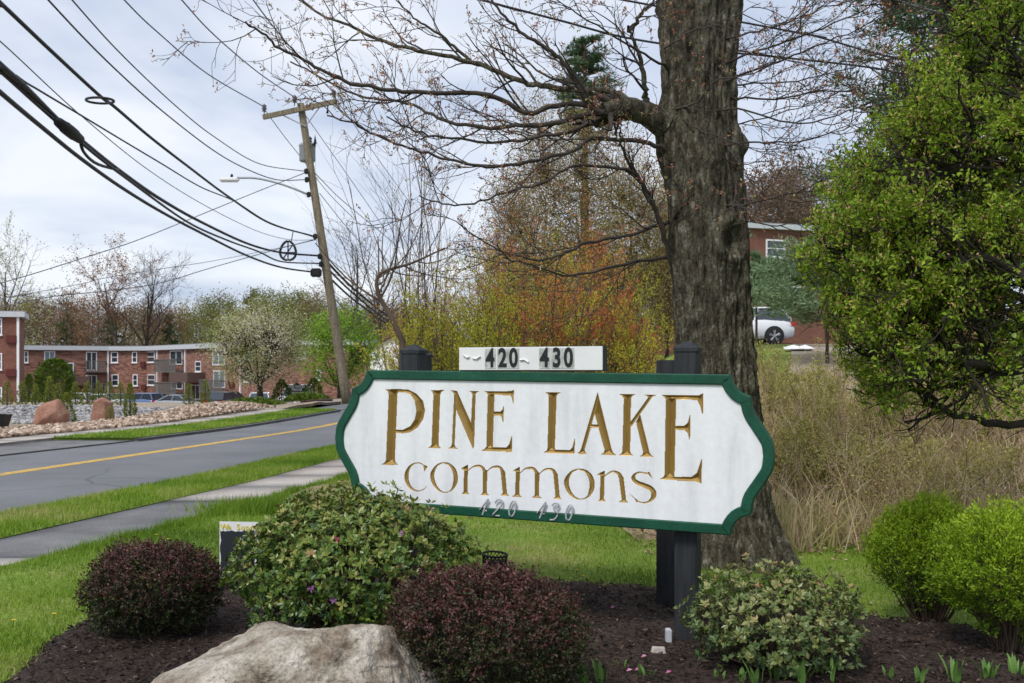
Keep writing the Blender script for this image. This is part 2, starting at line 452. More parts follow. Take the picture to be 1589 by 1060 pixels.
# base terrain to the horizon
gx = np.concatenate([np.arange(-600, -120, 40), np.arange(-120, 120, 3.0), np.arange(120, 601, 40)])
gy = np.concatenate([np.arange(-40, 180, 3.0), np.arange(180, 901, 40)])
GX, GY = np.meshgrid(gx, gy)
GZ = ZG(GX, GY) - 0.3
ii = np.arange(GX.size).reshape(GX.shape)
obj('terrain', mesh_np('terrain', np.stack([GX, GY, GZ], -1).reshape(-1, 3), np.stack([ii[:-1, :-1], ii[:-1, 1:], ii[1:, 1:], ii[1:, :-1]], -1).reshape(-1, 4), M['terrain'], smooth_shade=True), kind='structure')
loft('road', FAR, NEAR, YS, 9, -0.07, M['asphalt'], kind='structure')
loft('road_center_line', lambda y: MID(y) - 0.14, lambda y: MID(y) + 0.14, YS, 2, -0.066, M['yellow_paint'], kind='structure')
loft('grass_verge', NEAR, WALK1, YS, 5, 0.0, M['lawn'], skirt=0.1, kind='structure')
YW = YS[YS < 70]
YA = np.concatenate([np.arange(8.75, 12.4, 0.25), [12.6]])
# the footpath: concrete slabs, with a stretch patched in asphalt
loft('footpath_patch', WALK1, WALK2, YA, 5, -0.012, M['old_asphalt'], skirt=0.1, kind='structure')
walk_root = empty('footpath', (0, 0, 0)); walk_root['kind'] = 'structure'
for y0, y1 in [(8.75 - 1.5 * (k + 1), 8.75 - 1.5 * k) for k in range(9)] + [(12.6 + 1.5 * k, 12.6 + 1.5 * (k + 1)) for k in range(22)]:
    loft('paving_slab', WALK1, WALK2, np.linspace(y0 + 0.008, y1 - 0.008, 4), 4, -0.008, M['concrete'], skirt=0.08, parent=walk_root)
loft('lawn', WALK2, lambda y: 0 * y + 90, YS, 60, 0.0, M['lawn'], skirt=0.08, noise=0.02, xpow=1.6, kind='structure')
# far side of the road
YF = YS[(YS >= 24.0) & (YS <= 36.5)]
loft('far_grass_verge', FWALK1, FAR, YF, 5, 0.02, M['lawn'], skirt=0.12, kind='structure')
loft('driveway_apron', FWALK1, FAR, YS[YS <= 24.0], 5, -0.04, M['old_asphalt'], skirt=0.08, kind='structure')
loft('side_road_mouth', FWALK1, FAR, np.arange(36.5, 42.1, 0.5), 5, -0.05, M['asphalt'], skirt=0.08, kind='structure')
far_walk = empty('far_footpath', (0, 0, 0)); far_walk['kind'] = 'structure'
for k in range(12):
    loft('paving_slab', FWALK2, FWALK1, np.linspace(18.5 + 1.5 * k + 0.01, 20.0 + 1.5 * k - 0.01, 4), 3, 0.02, M['concrete'], skirt=0.1, parent=far_walk)
loft('gravel_lot', lambda y: 0 * y - 140, FWALK2, YS, 70, 0.0, M['gravel_lot'], skirt=0.1, noise=0.05, xpow=0.6, kind='structure')
loft('far_kerb', lambda y: FAR(y) - 0.0, lambda y: FAR(y) + 0.14, YS[(YS >= 24) & (YS <= 36.5)], 2, 0.0, M['old_asphalt'], skirt=0.1, kind='structure')
loft('far_curb_walk', lambda y: FAR(y) - 1.6, lambda y: FAR(y) - 0.05, np.arange(42.1, 60, 1.0), 4, 0.03, M['concrete'], skirt=0.12, kind='structure')

# ------------------------------------------------------------------ the entrance sign
M['sign_white'] = pmat('sign_white', [(0.28, (0.62, 0.64, 0.67)), (0.45, (0.74, 0.76, 0.79)), (0.7, (0.80, 0.82, 0.85))], scale=1.6, detail=8, rough=0.5, bump=0.1, bscale=60, stretch=(5, 5, 0.7), fine=(24, 0.04))
M['sign_green'] = pmat('sign_green', [(0.3, (0.004, 0.050, 0.028)), (0.62, (0.009, 0.080, 0.046)), (0.8, (0.03, 0.11, 0.07))], scale=6, detail=9, rough=0.5, fine=(60, 0.2), bump=0.25, bscale=40, bdist=0.003)
M['gold'] = pmat('gold', [(0.3, (0.30, 0.19, 0.05)), (0.7, (0.36, 0.235, 0.065))], scale=3, rough=0.42, spec=0.5, metal=0.35, stretch=(3, 3, 1))
M['post_black'] = pmat('post_black', [(0.25, (0.012, 0.014, 0.017)), (0.75, (0.035, 0.039, 0.045))], scale=4, stretch=(9, 9, 0.8), rough=0.6, bump=0.35, bscale=14, bstretch=(8, 8, 0.4), bdist=0.006)
M['tile_white'] = flat('tile_white', (0.72, 0.73, 0.74), rough=0.4, var=0.05)
M['tile_grey'] = pmat('tile_grey', [(0.35, (0.30, 0.32, 0.31)), (0.65, (0.55, 0.57, 0.55))], scale=22, rough=0.5)
M['digit_black'] = flat('digit_black', (0.012, 0.012, 0.014), rough=0.45)
M['digit_grey'] = flat('digit_grey', (0.40, 0.41, 0.44), rough=0.5)

SR = np.array([1.241, 5.60]); SL = np.array([-0.953, 6.50])
SU = (SR - SL) / np.linalg.norm(SR - SL); SN = np.array([SU[1], -SU[0]])        # along the board, towards the viewer
SO = (SR + SL) / 2
sign = empty('entrance_sign', (SO[0], SO[1], 0), math.atan2(SU[1], SU[0]), 'white and green carved entrance sign lettered PINE LAKE commons on black posts', 'sign')
def uv(x, y):
    """board coordinates (along, up) of a photo pixel"""
    dx = (x - CX) / FPX
    d = (SO @ SN) / (np.array([dx, 1.0]) @ SN)
    p = np.array([dx * d, d]) - SO
    return np.array([p @ SU, EYE - (y - HY) / FPX * d])
def uvs(pts): return np.array([uv(*p) for p in pts])

right_px = [(1135.5, 581.1), (1139.0, 593.8), (1148.0, 607), (1166, 617), (1170, 633.4), (1184, 657.2), (1197, 678.3), (1201.5, 702), (1198.5, 725.8), (1184, 749.6), (1169, 770.7), (1163.5, 799.8), (1148.0, 803.8), (1136.3, 815.6), (1131.0, 830)]
rp = uvs(right_px)
vt, vb = rp[0, 1], rp[-1, 1]
# make the profile symmetric top to bottom, then finer
half = []
for i in range(8):
    a, b = rp[i], rp[14 - i]
    half.append(((a[0] + b[0]) / 2, ((a[1] - (vt + vb) / 2) - (b[1] - (vt + vb) / 2)) / 2))
half = np.array(half)
cove = resample(half[:4], 9); ogee = resample(half[3:], 15)
prof = np.vstack([cove, ogee[1:]])
prof = np.vstack([prof, (prof[:-1] * [1, -1])[::-1]])
vc = (vt + vb) / 2
TILT = (uv(1135.5, 581.1)[1] - uv(568.9, 574.2)[1]) / (uv(1135.5, 581.1)[0] - uv(568.9, 574.2)[0])
u_left = uv(568.9, 574.2)[0]; u_right = rp[0, 0]; ucx = (u_left + u_right) / 2
hw = u_right - ucx
P0 = prof.copy(); P0[:, 0] -= ucx
outline = np.vstack([P0, (P0 * [-1, 1])[::-1]])                 # runs down the right end and up the left end
vcc = vc - TILT * (u_right - ucx)
def inset(P, w):
    n = len(P); a = np.roll(P, 1, 0); b = np.roll(P, -1, 0)
    e1 = unit(P - a); e2 = unit(b - P)
    n1 = np.stack([e1[:, 1], -e1[:, 0]], -1); n2 = np.stack([e2[:, 1], -e2[:, 0]], -1)
    m = unit(n1 + n2); c = np.clip((m * n1).sum(1), 0.6, 1)
    return P + m * (w / c)[:, None]
area = 0.5 * np.sum(outline[:, 0] * np.roll(outline[:, 1], -1) - np.roll(outline[:, 0], -1) * outline[:, 1])
INW = 0.059 if area < 0 else -0.059
inner = inset(outline, INW)
def board_xy(P):
    """centred board coordinates to the sign's local x, z with the slight tilt"""
    P = np.asarray(P, float)
    return np.stack([P[:, 0] + ucx, P[:, 1] + vcc + TILT * P[:, 0]], -1)
YF0 = 0.0      # white face lies in local y = 0, towards the viewer is -y
def make_border(yfront, yback, ywhite, name, parent, shift=0.0):
    O, I = board_xy(outline), board_xy(inner); O2 = board_xy(inset(outline, INW * 0.10)); I2 = board_xy(inset(outline, INW * 0.90))
    O, I, O2, I2 = [q + [shift, 0] for q in (O, I, O2, I2)]
    n = len(O)
    rings = [(O, yback), (O, yfront + (0.005 if yfront < yback else -0.005)), (O2, yfront), (I2, yfront), (I, yfront + (0.005 if yfront < yback else -0.005)), (I, ywhite)]
    V = np.vstack([np.stack([r[:, 0], np.full(n, y), r[:, 1]], -1) for r, y in rings])
    F = []
    for k in range(5):
        for i in range(n): F.append([k * n + i, k * n + (i + 1) % n, (k + 1) * n + (i + 1) % n, (k + 1) * n + i])
    return MB().add(V, F).build(name, M['sign_green'], parent)
make_border(-0.016, 0.05, 0.006, 'border', sign)
# -- letters, traced as outlines and strokes, carved as V grooves into a fine height field
def Zm(ox, oy, sc): return lambda pts: [(ox + p[0] / sc, oy + p[1] / sc) + tuple(q / sc for q in p[2:]) for p in pts]
z5, z6, z7 = Zm(615, 700, 8.833), Zm(750, 700, 8.833), Zm(890, 700, 8.833)
def stem(sl, sr, tl, tr, bl, br, ql, qr): return [sl, sr, ((tr[0] * 2 + sr[0]) / 3, (tr[1] + sr[1] * 2) / 3), tr, br, ((br[0] * 2 + qr[0]) / 3, (br[1] + qr[1] * 2) / 3), qr, ql, ((bl[0] * 2 + ql[0]) / 3, (bl[1] + ql[1] * 2) / 3), bl, tl, ((tl[0] * 2 + sl[0]) / 3, (tl[1] + sl[1] * 2) / 3)]
O5 = [(640, 160, 8), (560, 195, 14), (500, 290, 28), (495, 370, 31), (530, 470, 26), (600, 545, 13), (680, 568, 8), (760, 530, 14), (805, 440, 30), (812, 340, 33), (785, 250, 30), (720, 180, 16), (640, 160, 8)]
LET = {
 'P': ([stem((597, 604.2), (622, 604.2), (603.3, 612), (616.5, 612), (599.1, 714), (612.5, 714), (590.6, 721), (618.9, 721.4)),
        [(610, 604), (616.8, 603.9), (633.8, 604.9), (646.5, 611.2), (656.4, 622.5), (659.5, 636.7), (656.4, 650.8), (647.9, 663.6), (636.6, 670.7), (625.3, 672.5), (611, 671.4), (611, 667.1), (625.3, 667.1), (636.6, 661.5), (643.7, 650.8), (646.2, 638.1), (643.7, 622.5), (636.6, 611.9), (626.7, 608.4), (610, 608.4)]], []),
 'I': ([stem((667.7, 605.6), (689.7, 605.6), (672.7, 613.3), (682.9, 613.3), (669.9, 689.8), (680.2, 689.8), (662.8, 695.2), (685.4, 695.8))], []),
 'N': ([stem((698.8, 606.3), (709.1, 606.7), (704.9, 612.6), (708.5, 612.6), (701.3, 690.5), (705.3, 690.5), (694, 696), (711.2, 696.6)),
        [(704, 607), (709.1, 606.7), (732.5, 660), (736, 668), (734.3, 697.5), (708.4, 637)],
        [(727.1, 607), (744.5, 607.3), (739, 609.6), (737.8, 613.3), (735.4, 694), (733.3, 694), (731, 660), (733.2, 613.3), (731.6, 609.6)]], []),
 'E': ([[(757.2, 610), (767.1, 610), (764.3, 697), (754.8, 697)],
        [(750.6, 607.3), (792.6, 607.3), (797.5, 604.9), (796.4, 626.1), (794.5, 618), (791.2, 613.3), (767.1, 612.4), (757, 613.3), (755.5, 610)],
        [(763, 639.2), (776, 639.2), (779.6, 636), (782, 628.2), (780.6, 657.2), (778.8, 648), (775, 644.6), (763, 644)],
        [(746.9, 699), (752, 696.8), (755, 693), (764.3, 694.4), (785, 694.7), (790, 690), (794.7, 674.9), (794, 701.8), (774.9, 699.9)]], []),
 'L': ([stem((845.6, 609.1), (870.3, 609.5), (851.9, 615.5), (863.5, 615.5), (849.8, 695), (860.7, 695), (846, 701), (864, 701)),
        [(843, 702.6), (848, 699.6), (850, 696), (860.7, 698.2), (884, 698.7), (888.5, 694), (892.3, 678), (891.1, 704.2)]], []),
 'A': ([[(927.4, 609), (929.5, 617), (907.1, 698), (908.3, 702), (910.7, 704.8), (894.4, 703.6), (899.2, 701.4), (901.5, 697.5)],
        [(927.4, 609), (949, 697), (951.4, 702.8), (956.5, 706), (932.6, 705.3), (937, 702.5), (938.3, 698.2), (922.9, 642), (925, 625)],
        [(913, 658.9), (935, 658.9), (935, 663.6), (912, 663.6)]], []),
 'K': ([stem((960.5, 612.1), (986.2, 612.1), (968.2, 618.9), (978.9, 618.9), (966.1, 700.7), (977.6, 700.7), (958.9, 706.4), (983.3, 707.2)),
        [(1000.1, 612.5), (1019, 613.3), (1012.5, 615.6), (1010.2, 618.9), (977.3, 665.4), (976, 658), (1006.2, 616.5), (1003, 614.4)],
        [(987, 654.2), (993.4, 643.7), (1007.8, 702.3), (1010.4, 706.6), (1015, 709.2), (991.3, 708.6), (996.6, 706), (998.2, 702.3)]], []),
 'E2': ([[(1033.5, 616), (1049, 616), (1046.3, 743), (1031.4, 743)],
        [(1025.9, 613.3), (1084, 614.1), (1091.2, 610), (1090.4, 645.4), (1087, 631), (1081.6, 620.5), (1049, 619.2), (1033.5, 621), (1031.6, 616.6)],
        [(1044, 661.4), (1061, 661.4), (1067.6, 656), (1071.2, 641.3), (1070.4, 686.3), (1068, 674), (1062, 667.2), (1044, 666.2)],
        [(1023.4, 743.8), (1029, 741), (1031.4, 736.8), (1046.3, 740), (1072, 740.8), (1081.6, 734), (1089.2, 711.1), (1088, 750.4), (1079.2, 746.8)]], []),
 'c': ([z5([(345, 178), (430, 212), (385, 285), (375, 215)])], [z5([(400, 228, 6), (350, 178, 8), (290, 162, 8), (220, 185, 13), (165, 245, 22), (140, 330, 32), (150, 420, 30), (195, 500, 22), (260, 540, 10), (320, 545, 7), (380, 520, 6), (425, 475, 4)])]),
 'o': ([], [z5(O5)]),
 'm': ([z5([(880, 242), (985, 185), (980, 275), (930, 275), (915, 250)]),
        z5(stem((928, 262), (982, 262), (930, 275), (980, 275), (922, 555), (972, 555), (878, 588), (1015, 594))),
        z5(stem((1188, 255), (1243, 262), (1190, 275), (1245, 290), (1185, 565), (1238, 565), (1142, 602), (1278, 606))),
        z6(stem((236, 262), (292, 275), (240, 280), (298, 295), (268, 575), (322, 575), (222, 608), (360, 613)))],
       [z5([(975, 275, 6), (1050, 218, 9), (1120, 202, 13), (1180, 228, 21), (1215, 290, 27)]), z6([(40, 290, 6), (110, 228, 9), (180, 213, 13), (240, 238, 21), (268, 300, 28)])]),
 'm2': ([z6([(395, 274), (500, 215), (498, 292), (445, 292), (430, 275)]),
        z6(stem((444, 275), (499, 275), (445, 290), (498, 290), (440, 585), (493, 585), (392, 620), (528, 628))),
        z6(stem((706, 290), (764, 296), (710, 302), (768, 312), (705, 600), (758, 600), (665, 634), (805, 641))),
        z6(stem((956, 295), (1012, 305), (962, 312), (1018, 322), (990, 620), (1045, 620), (945, 652), (1085, 658)))],
       [z6([(495, 308, 6), (570, 247, 9), (640, 230, 13), (700, 252, 21), (738, 312, 28)]), z6([(765, 318, 6), (830, 260, 9), (900, 245, 13), (960, 268, 21), (988, 322, 28)])]),
 'o2': ([], [z7([(-127 + (x - 465) * 419 / 383, 240 + (y - 152) * 428 / 423, w * 1.05) for x, y, w in O5])]),
 'n': ([z7([(318, 324), (430, 265), (422, 347), (368, 347), (352, 328)]),
        z7(stem((369, 330), (423, 330), (370, 347), (422, 347), (362, 655), (415, 655), (315, 685), (460, 692))),
        z7(stem((616, 345), (680, 352), (622, 362), (685, 372), (662, 665), (718, 665), (612, 696), (760, 704)))],
       [z7([(418, 352, 6), (500, 292, 9), (560, 284, 13), (620, 312, 23), (652, 370, 30)])]),
 's': ([z7([(1000, 308), (1035, 283), (1092, 392), (1040, 340)]), z7([(763, 576), (890, 690), (862, 706), (838, 660)])],
       [z7([(1020, 308, 7), (960, 298, 8), (900, 292, 9), (850, 312, 14), (820, 350, 22), (832, 400, 27), (890, 440, 28), (970, 470, 30), (1050, 508, 33), (1098, 565, 34), (1092, 632, 28), (1040, 686, 15), (970, 709, 9), (900, 695, 8), (850, 660, 7)])]),
}
def in_poly(X, Y, P):
    r = np.zeros(X.shape, bool); n = len(P)
    for i in range(n):
        x0, y0 = P[i]; x1, y1 = P[(i + 1) % n]
        if y0 == y1: continue
        c = (y0 > Y) != (y1 > Y)
        r ^= c & (X < (x1 - x0) * (Y - y0) / (y1 - y0) + x0)
    return r
G = 0.0032
IB = board_xy(inset(outline, INW * 0.86))
umin, umax = IB[:, 0].min(), IB[:, 0].max(); vmin, vmax = IB[:, 1].min(), IB[:, 1].max()
GU = np.arange(umin, umax, G); GV = np.arange(vmin, vmax, G)
UU, VVg = np.meshgrid(GU, GV)
inside = in_poly(UU, VVg, IB)
depth = np.zeros_like(UU); owner = np.full(UU.shape, -1, np.int32)
for li, (ch, (polys, strokes)) in enumerate(LET.items()):
    pu = [uvs(p) for p in polys]
    su = []
    for s in strokes:
        a = uvs([(q[0], q[1]) for q in s]); w = np.array([q[2] for q in s]) * 6.0 / FPX
        m = resample(np.hstack([a, w[:, None]]), 60)
        su.append(m)
    allp = np.vstack(pu + [m[:, :2] for m in su])
    i0, i1 = np.searchsorted(GU, [allp[:, 0].min() - 0.03, allp[:, 0].max() + 0.03]); j0, j1 = np.searchsorted(GV, [allp[:, 1].min() - 0.03, allp[:, 1].max() + 0.03])
    X, Y = UU[j0:j1, i0:i1], VVg[j0:j1, i0:i1]
    dep = np.full(X.shape, -1.0)
    for p in pu:
        inp = in_poly(X, Y, p); de = np.full(X.shape, 9.0)
        for q0, q1 in zip(p, np.roll(p, -1, 0)):
            e_ = q1 - q0; t_ = np.clip(((X - q0[0]) * e_[0] + (Y - q0[1]) * e_[1]) / (e_ @ e_ + 1e-12), 0, 1)
            de = np.minimum(de, np.hypot(X - q0[0] - t_ * e_[0], Y - q0[1] - t_ * e_[1]))
        dep = np.maximum(dep, np.where(inp, de, -1.0))
    for m in su:
        de = np.full(X.shape, -9.0)
        for q in m: de = np.maximum(de, q[2] - np.hypot(X - q[0], Y - q[1]))
        dep = np.maximum(dep, de)
    mi = np.nonzero(dep > 0)
    sub = depth[j0:j1, i0:i1]; sub[mi] = np.maximum(sub[mi], np.minimum(dep[mi], 0.03) * 0.95)
    owner[j0:j1, i0:i1][mi] = li
nu, nv = len(GU), len(GV)
gid = np.arange(nu * nv).reshape(nv, nu)
quads = np.stack([gid[:-1, :-1], gid[:-1, 1:], gid[1:, 1:], gid[1:, :-1]], -1)
ins = inside[:-1, :-1] & inside[:-1, 1:] & inside[1:, 1:] & inside[1:, :-1]
own = np.max(np.stack([owner[:-1, :-1], owner[:-1, 1:], owner[1:, 1:], owner[1:, :-1]]), axis=0)
cnt = sum((o >= 0).astype(int) for o in (owner[:-1, :-1], owner[:-1, 1:], owner[1:, 1:], owner[1:, :-1]))
own = np.where(cnt >= 2, own, -1)
GVERT = np.stack([UU, depth, VVg], -1).reshape(-1, 3)
def sub_mesh(name, Q, mat):
    ids, inv = np.unique(Q.ravel(), return_inverse=True)
    return mesh_np(name, GVERT[ids], inv.reshape(-1, 4), mat, smooth_shade=False)
face = obj('face_board', sub_mesh('face_board', quads[ins & (own < 0)], M['sign_white']), sign)
for li, ch in enumerate(LET):
    obj('letter', sub_mesh('letter', quads[ins & (own == li)], M['gold']), face, label='carved gold letter ' + ch[0])
# board core and the second face towards the far side
back = 1.08
IB2 = board_xy(inset(outline, INW * 0.5))
SHIFT = -0.41
MB().prism(IB2, 0.035, 0.05).build('board_core', M['sign_green'], sign)
rear = MB().prism(IB2 + [SHIFT, 0], back + 0.0, back + 0.02).build('rear_board', M['sign_white'], sign)
make_border(back + 0.036, back - 0.03, back + 0.02, 'border', rear, SHIFT)
# posts
def post(u, yb, top, cap=True, w=0.132):
    h = w / 2
    z1 = top - 0.05 if cap else top
    p = MB().bevbox(u - h, u + h, yb - h, yb + h, -0.25, z1, 0.006).build('post', M['post_black'], sign)
    if cap:
        c = MB(); e = h * 1.06
        V = [(u - e, yb - e, z1), (u + e, yb - e, z1), (u + e, yb + e, z1), (u - e, yb + e, z1), (u - e, yb - e, z1 + 0.022), (u + e, yb - e, z1 + 0.022), (u + e, yb + e, z1 + 0.022), (u - e, yb + e, z1 + 0.022)]
        t = h * 0.28
        V += [(u - t, yb - t, z1 + 0.058), (u + t, yb - t, z1 + 0.058), (u + t, yb + t, z1 + 0.058), (u - t, yb + t, z1 + 0.058)]
        F = [[0, 1, 2, 3], [8, 9, 10, 11]]
        for a in (0, 4):
            for i in range(4): F.append([a + i, a + (i + 1) % 4, a + 4 + (i + 1) % 4, a + 4 + i])
        c.add(V, F).build('post_cap', M['post_black'], p)
    return p
def sign_local(X, Y):
    p = np.array([X, Y]) - SO
    return p @ SU, -(p @ SN)
uR = uv(1060, 700)[0]; uL = uv(628, 600)[0]
post(uR, 0.125, 1.80); post(uL, 0.125, 1.80)
a, b = sign_local(1.085, 6.80); post(a, back - 0.11, 1.71, cap=False)
a, b = sign_local(-0.68, 7.45); post(a, back - 0.11, 1.785)
# number box on the top edge
def digits_mesh(name, text, size, mat, depth, bold=0.0, sx=1.0):
    c = bpy.data.curves.new(name, 'FONT'); c.body = text; c.size = size; c.extrude = depth; c.offset = bold; c.align_x = 'CENTER'; c.align_y = 'CENTER'
    t = bpy.data.objects.new(name + '_tmp', c); COL.objects.link(t)
    bpy.context.view_layer.update()
    me = bpy.data.meshes.new_from_object(t)
    bpy.data.objects.remove(t)
    V = np.array([v.co[:] for v in me.vertices])
    V = np.stack([V[:, 0] * sx, -V[:, 2], V[:, 1]], -1)
    for v, q in zip(me.vertices, V): v.co = q
    me.materials.clear(); me.materials.append(mat); me.update(); me.name = name
    return me
bl = uvs([(714, 577), (940, 577), (714, 539), (936, 541)])
bz0, bz1 = bl[0, 1] + 0.004, bl[2, 1]
nb = MB().bevbox(bl[0, 0], bl[1, 0], -0.012, 0.035, bz0, bz1, 0.006).build('number_box', M['post_black'], sign)
MB().bevbox(bl[0, 0] + 0.002, bl[1, 0] - 0.014, -0.020, -0.013, bz0 + 0.006, bz1 - 0.002, 0.002).build('face_plate', M['tile_white'], nb)
zc = (bz0 + bz1) / 2 + 0.004
for xs in ((763, 782, 799), (847, 866, 884)):
    for xx, dch in zip(xs, ('4', '2', '0') if xs[0] == 763 else ('4', '3', '0')):
        u = uv(xx, 560)[0]
        MB().box(u - 0.036, u + 0.036, -0.0225, -0.0195, zc - 0.063, zc + 0.060).build('digit_tile', M['tile_grey'], nb)
        o = obj('digit', digits_mesh('digit', dch, 0.158, M['digit_black'], 0.0012, bold=0.0045, sx=0.72), nb, label='black digit ' + dch, loc=(u, -0.0245, zc - 0.002))
for x0, pts in ((0, [(722, 551), (727, 555), (731, 554)]), (0, [(736, 556), (742, 557), (748, 553)]), (0, [(809, 559), (816, 558), (822, 562)])):
    q = uvs(pts); MB().tube(np.stack([q[:, 0], np.full(3, -0.026), q[:, 1]], -1), 0.006, 5).build('torn_sticker', M['tile_white'], nb)
# small slanting house numbers along the lower edge
def slant0(cx, cy): return [(cx + 4.6 * math.cos(t) - 2.2 * math.sin(t) * -1 * 0.9, cy + 12.5 * math.sin(t)) if False else (cx + 4.8 * math.cos(t) - 2.0 * math.sin(t), cy + 12.3 * math.sin(t)) for t in np.linspace(0, 2 * math.pi, 17)]
small = [[[(759, 774), (746.5, 791), (757.5, 792)], [(759.5, 774), (755, 786), (750.5, 798.5)]],
         [[(770, 780), (773, 775.5), (778, 774.5), (781, 778), (779, 785), (766, 799), (777.5, 800)]],
         [slant0(796.8, 789)],
         [[(848, 779), (835.5, 796), (847, 797)], [(848.5, 779), (844, 792), (839, 803.5)]],
         [[(858, 784), (862, 780), (867, 781), (868, 785), (861, 791), (866, 794), (866.5, 800), (861, 806), (855, 806)]],
         [slant0(884.8, 795)]]
for sts, ch in zip(small, '420430'):
    mb = MB()
    for st in sts:
        q = uvs(st); q = resample(q, max(len(q), 16)) if len(q) > 3 else q
        V, F = tube_np([np.stack([q[:, 0], np.full(len(q), -0.017), q[:, 1]], -1)], [np.full(len(q), 0.0058)], 6)
        mb.add(V, [list(f) for f in F])
    mb.build('house_number', M['digit_grey'], sign, smooth_shade=True, label='small slanting grey digit ' + ch)

# ------------------------------------------------------------------ plants: generators
def rot_about(d, ang, g):
    """turn unit vector d by ang about a random axis across it"""
    a = g.normal(size=3); a -= d * (a @ d); a /= np.linalg.norm(a) + 1e-9
    return d * math.cos(ang) + a * math.sin(ang)
def grow(g, p0, d0, L, r, lvl, spec, out):
    s = spec[lvl]; n = s['n']
    p = np.array(p0, float); d = np.array(d0, float)
    pts = [p.copy()]; dirs = [d.copy()]
    step = L / n; wig = s.get('wig', 0.12); up = s.get('up', 0.0)
    jit = g.normal(size=(n, 3)) * wig
    for i in range(n):
        d = d + jit[i]; d[2] += up; d /= math.sqrt(d @ d) + 1e-9
        p = p + d * step
        pts.append(p.copy()); dirs.append(d.copy())
    pts = np.array(pts)
    rad = r * (1 - (1 - s.get('end', 0.3)) * np.linspace(0, 1, n + 1))
    out.setdefault(lvl, []).append((pts, rad))
    spawn(g, pts, np.array(dirs), rad, L, lvl, spec, out)
def spawn(g, pts, dirs, rad, L, lvl, spec, out):
    s = spec[lvl]
    if lvl + 1 >= len(spec):
        out.setdefault('tips', []).append((pts, dirs)); return
    n = len(pts) - 1; c = spec[lvl + 1]
    k = s['kids']
    k = int(k) + (1 if g.random() < k - int(k) else 0)
    for j in range(k):
        t = s.get('from', 0.25) + (1 - s.get('from', 0.25)) * (j + g.random()) / max(k, 1)
        t = min(t, 0.999); i = int(t * n); f = t * n - i
        q = pts[i] * (1 - f) + pts[i + 1] * f
        a = math.radians(g.uniform(*s.get('ang', (30, 60))))
        dd = rot_about(dirs[min(i + 1, n)], a, g)
        if 'flat' in s: dd[2] *= s['flat']; dd /= np.linalg.norm(dd)
        ll = L * g.uniform(*s.get('ratio', (0.4, 0.7))) * (1 - s.get('short', 0.35) * t)
        rr = max(c.get('rmin', 0.002), (rad[i] * (1 - f) + rad[min(i + 1, n)] * f) * s.get('rr', 0.55))
        grow(g, q, dd, ll, rr, lvl + 1, spec, out)
def wood_np(out, sides=(8, 6, 4, 3, 3)):
    VV, FF, o = [], [], 0
    for lvl in sorted(k for k in out if isinstance(k, int)):
        V, F = tube_np([p for p, _ in out[lvl]], [r for _, r in out[lvl]], sides[min(lvl, len(sides) - 1)])
        VV.append(V); FF.append(F + o); o += len(V)
    return np.concatenate(VV), np.concatenate(FF)
def tip_points(out, per, g, spread=0.03, bias=0.3):
    """points along the last twigs with the twig's direction"""
    P, D = [], []
    for pts, dirs in out['tips']:
        n = len(pts) - 1
        t = (bias + (1 - bias) * g.random(per)) * (n - 1e-6); i = t.astype(int); f = (t - i)[:, None]
        P.append(pts[i] * (1 - f) + pts[i + 1] * f); D.append(dirs[np.minimum(i + 1, n)])
    P = np.concatenate(P); D = np.concatenate(D)
    return P + g.normal(size=P.shape) * spread, D
def scatter_leaves(P, D, g, L, W, out_w=0.8, up=0.3, fold=0.12):
    n = len(P)
    d = unit(D * 0.4 + g.normal(size=(n, 3)) * out_w + [0, 0, up])
    nn = rand_dirs(n, g) + [0, 0, 0.8]
    return leaf_np(P, d, nn, g.uniform(L[0], L[1], n), g.uniform(W[0], W[1], n), fold)
def plant(name, loc, label, category, wood=None, leaf=None, group=None, wood_name='trunk', leaf_name='crown', leaf_mat=None, wood_mat=None, rnd=None, rz=0.0, extra=None):
    t = empty(name, loc, rz, label, category, group)
    if wood is not None:
        me = wood if isinstance(wood, bpy.types.Mesh) else mesh_np(wood_name, wood[0], wood[1], wood_mat, smooth_shade=True)
        obj(wood_name, me, t)
    if leaf is not None:
        me = leaf if isinstance(leaf, bpy.types.Mesh) else mesh_np(leaf_name, leaf[0], leaf[1], leaf_mat, rnd=rnd)
        obj(leaf_name, me, t)
    return t

M['bark'] = pmat('bark', [(0.30, (0.022, 0.018, 0.012)), (0.45, (0.070, 0.060, 0.042)), (0.58, (0.125, 0.115, 0.080)), (0.72, (0.26, 0.25, 0.21))], scale=7, detail=9, stretch=(3.0, 3.0, 1.05), rough=0.95, bump=1.0, bscale=26, bstretch=(2.2, 2.2, 0.8), bdist=0.035, fine=(45, 0.5))
M['twig_dark'] = pmat('twig_dark', [(0.3, (0.035, 0.028, 0.025)), (0.7, (0.085, 0.07, 0.06))], scale=3, rough=0.9)
M['twig_brown'] = pmat('twig_brown', [(0.3, (0.06, 0.042, 0.03)), (0.7, (0.13, 0.095, 0.07))], scale=3, rough=0.9)
M['twig_grey'] = pmat('twig_grey', [(0.3, (0.13, 0.12, 0.11)), (0.7, (0.24, 0.225, 0.205))], scale=5, rough=0.9)
M['bud'] = leafmat('bud', [(0.0, (0.22, 0.08, 0.05)), (0.5, (0.42, 0.18, 0.12)), (0.8, (0.46, 0.30, 0.15)), (1.0, (0.36, 0.36, 0.14))], trans=0.2)
M['azalea'] = leafmat('azalea', [(0.0, (0.02, 0.055, 0.014)), (0.3, (0.075, 0.15, 0.022)), (0.55, (0.17, 0.225, 0.035)), (0.78, (0.28, 0.27, 0.07)), (1.0, (0.34, 0.22, 0.10))], trans=0.15, rough=0.35, spec=0.5)
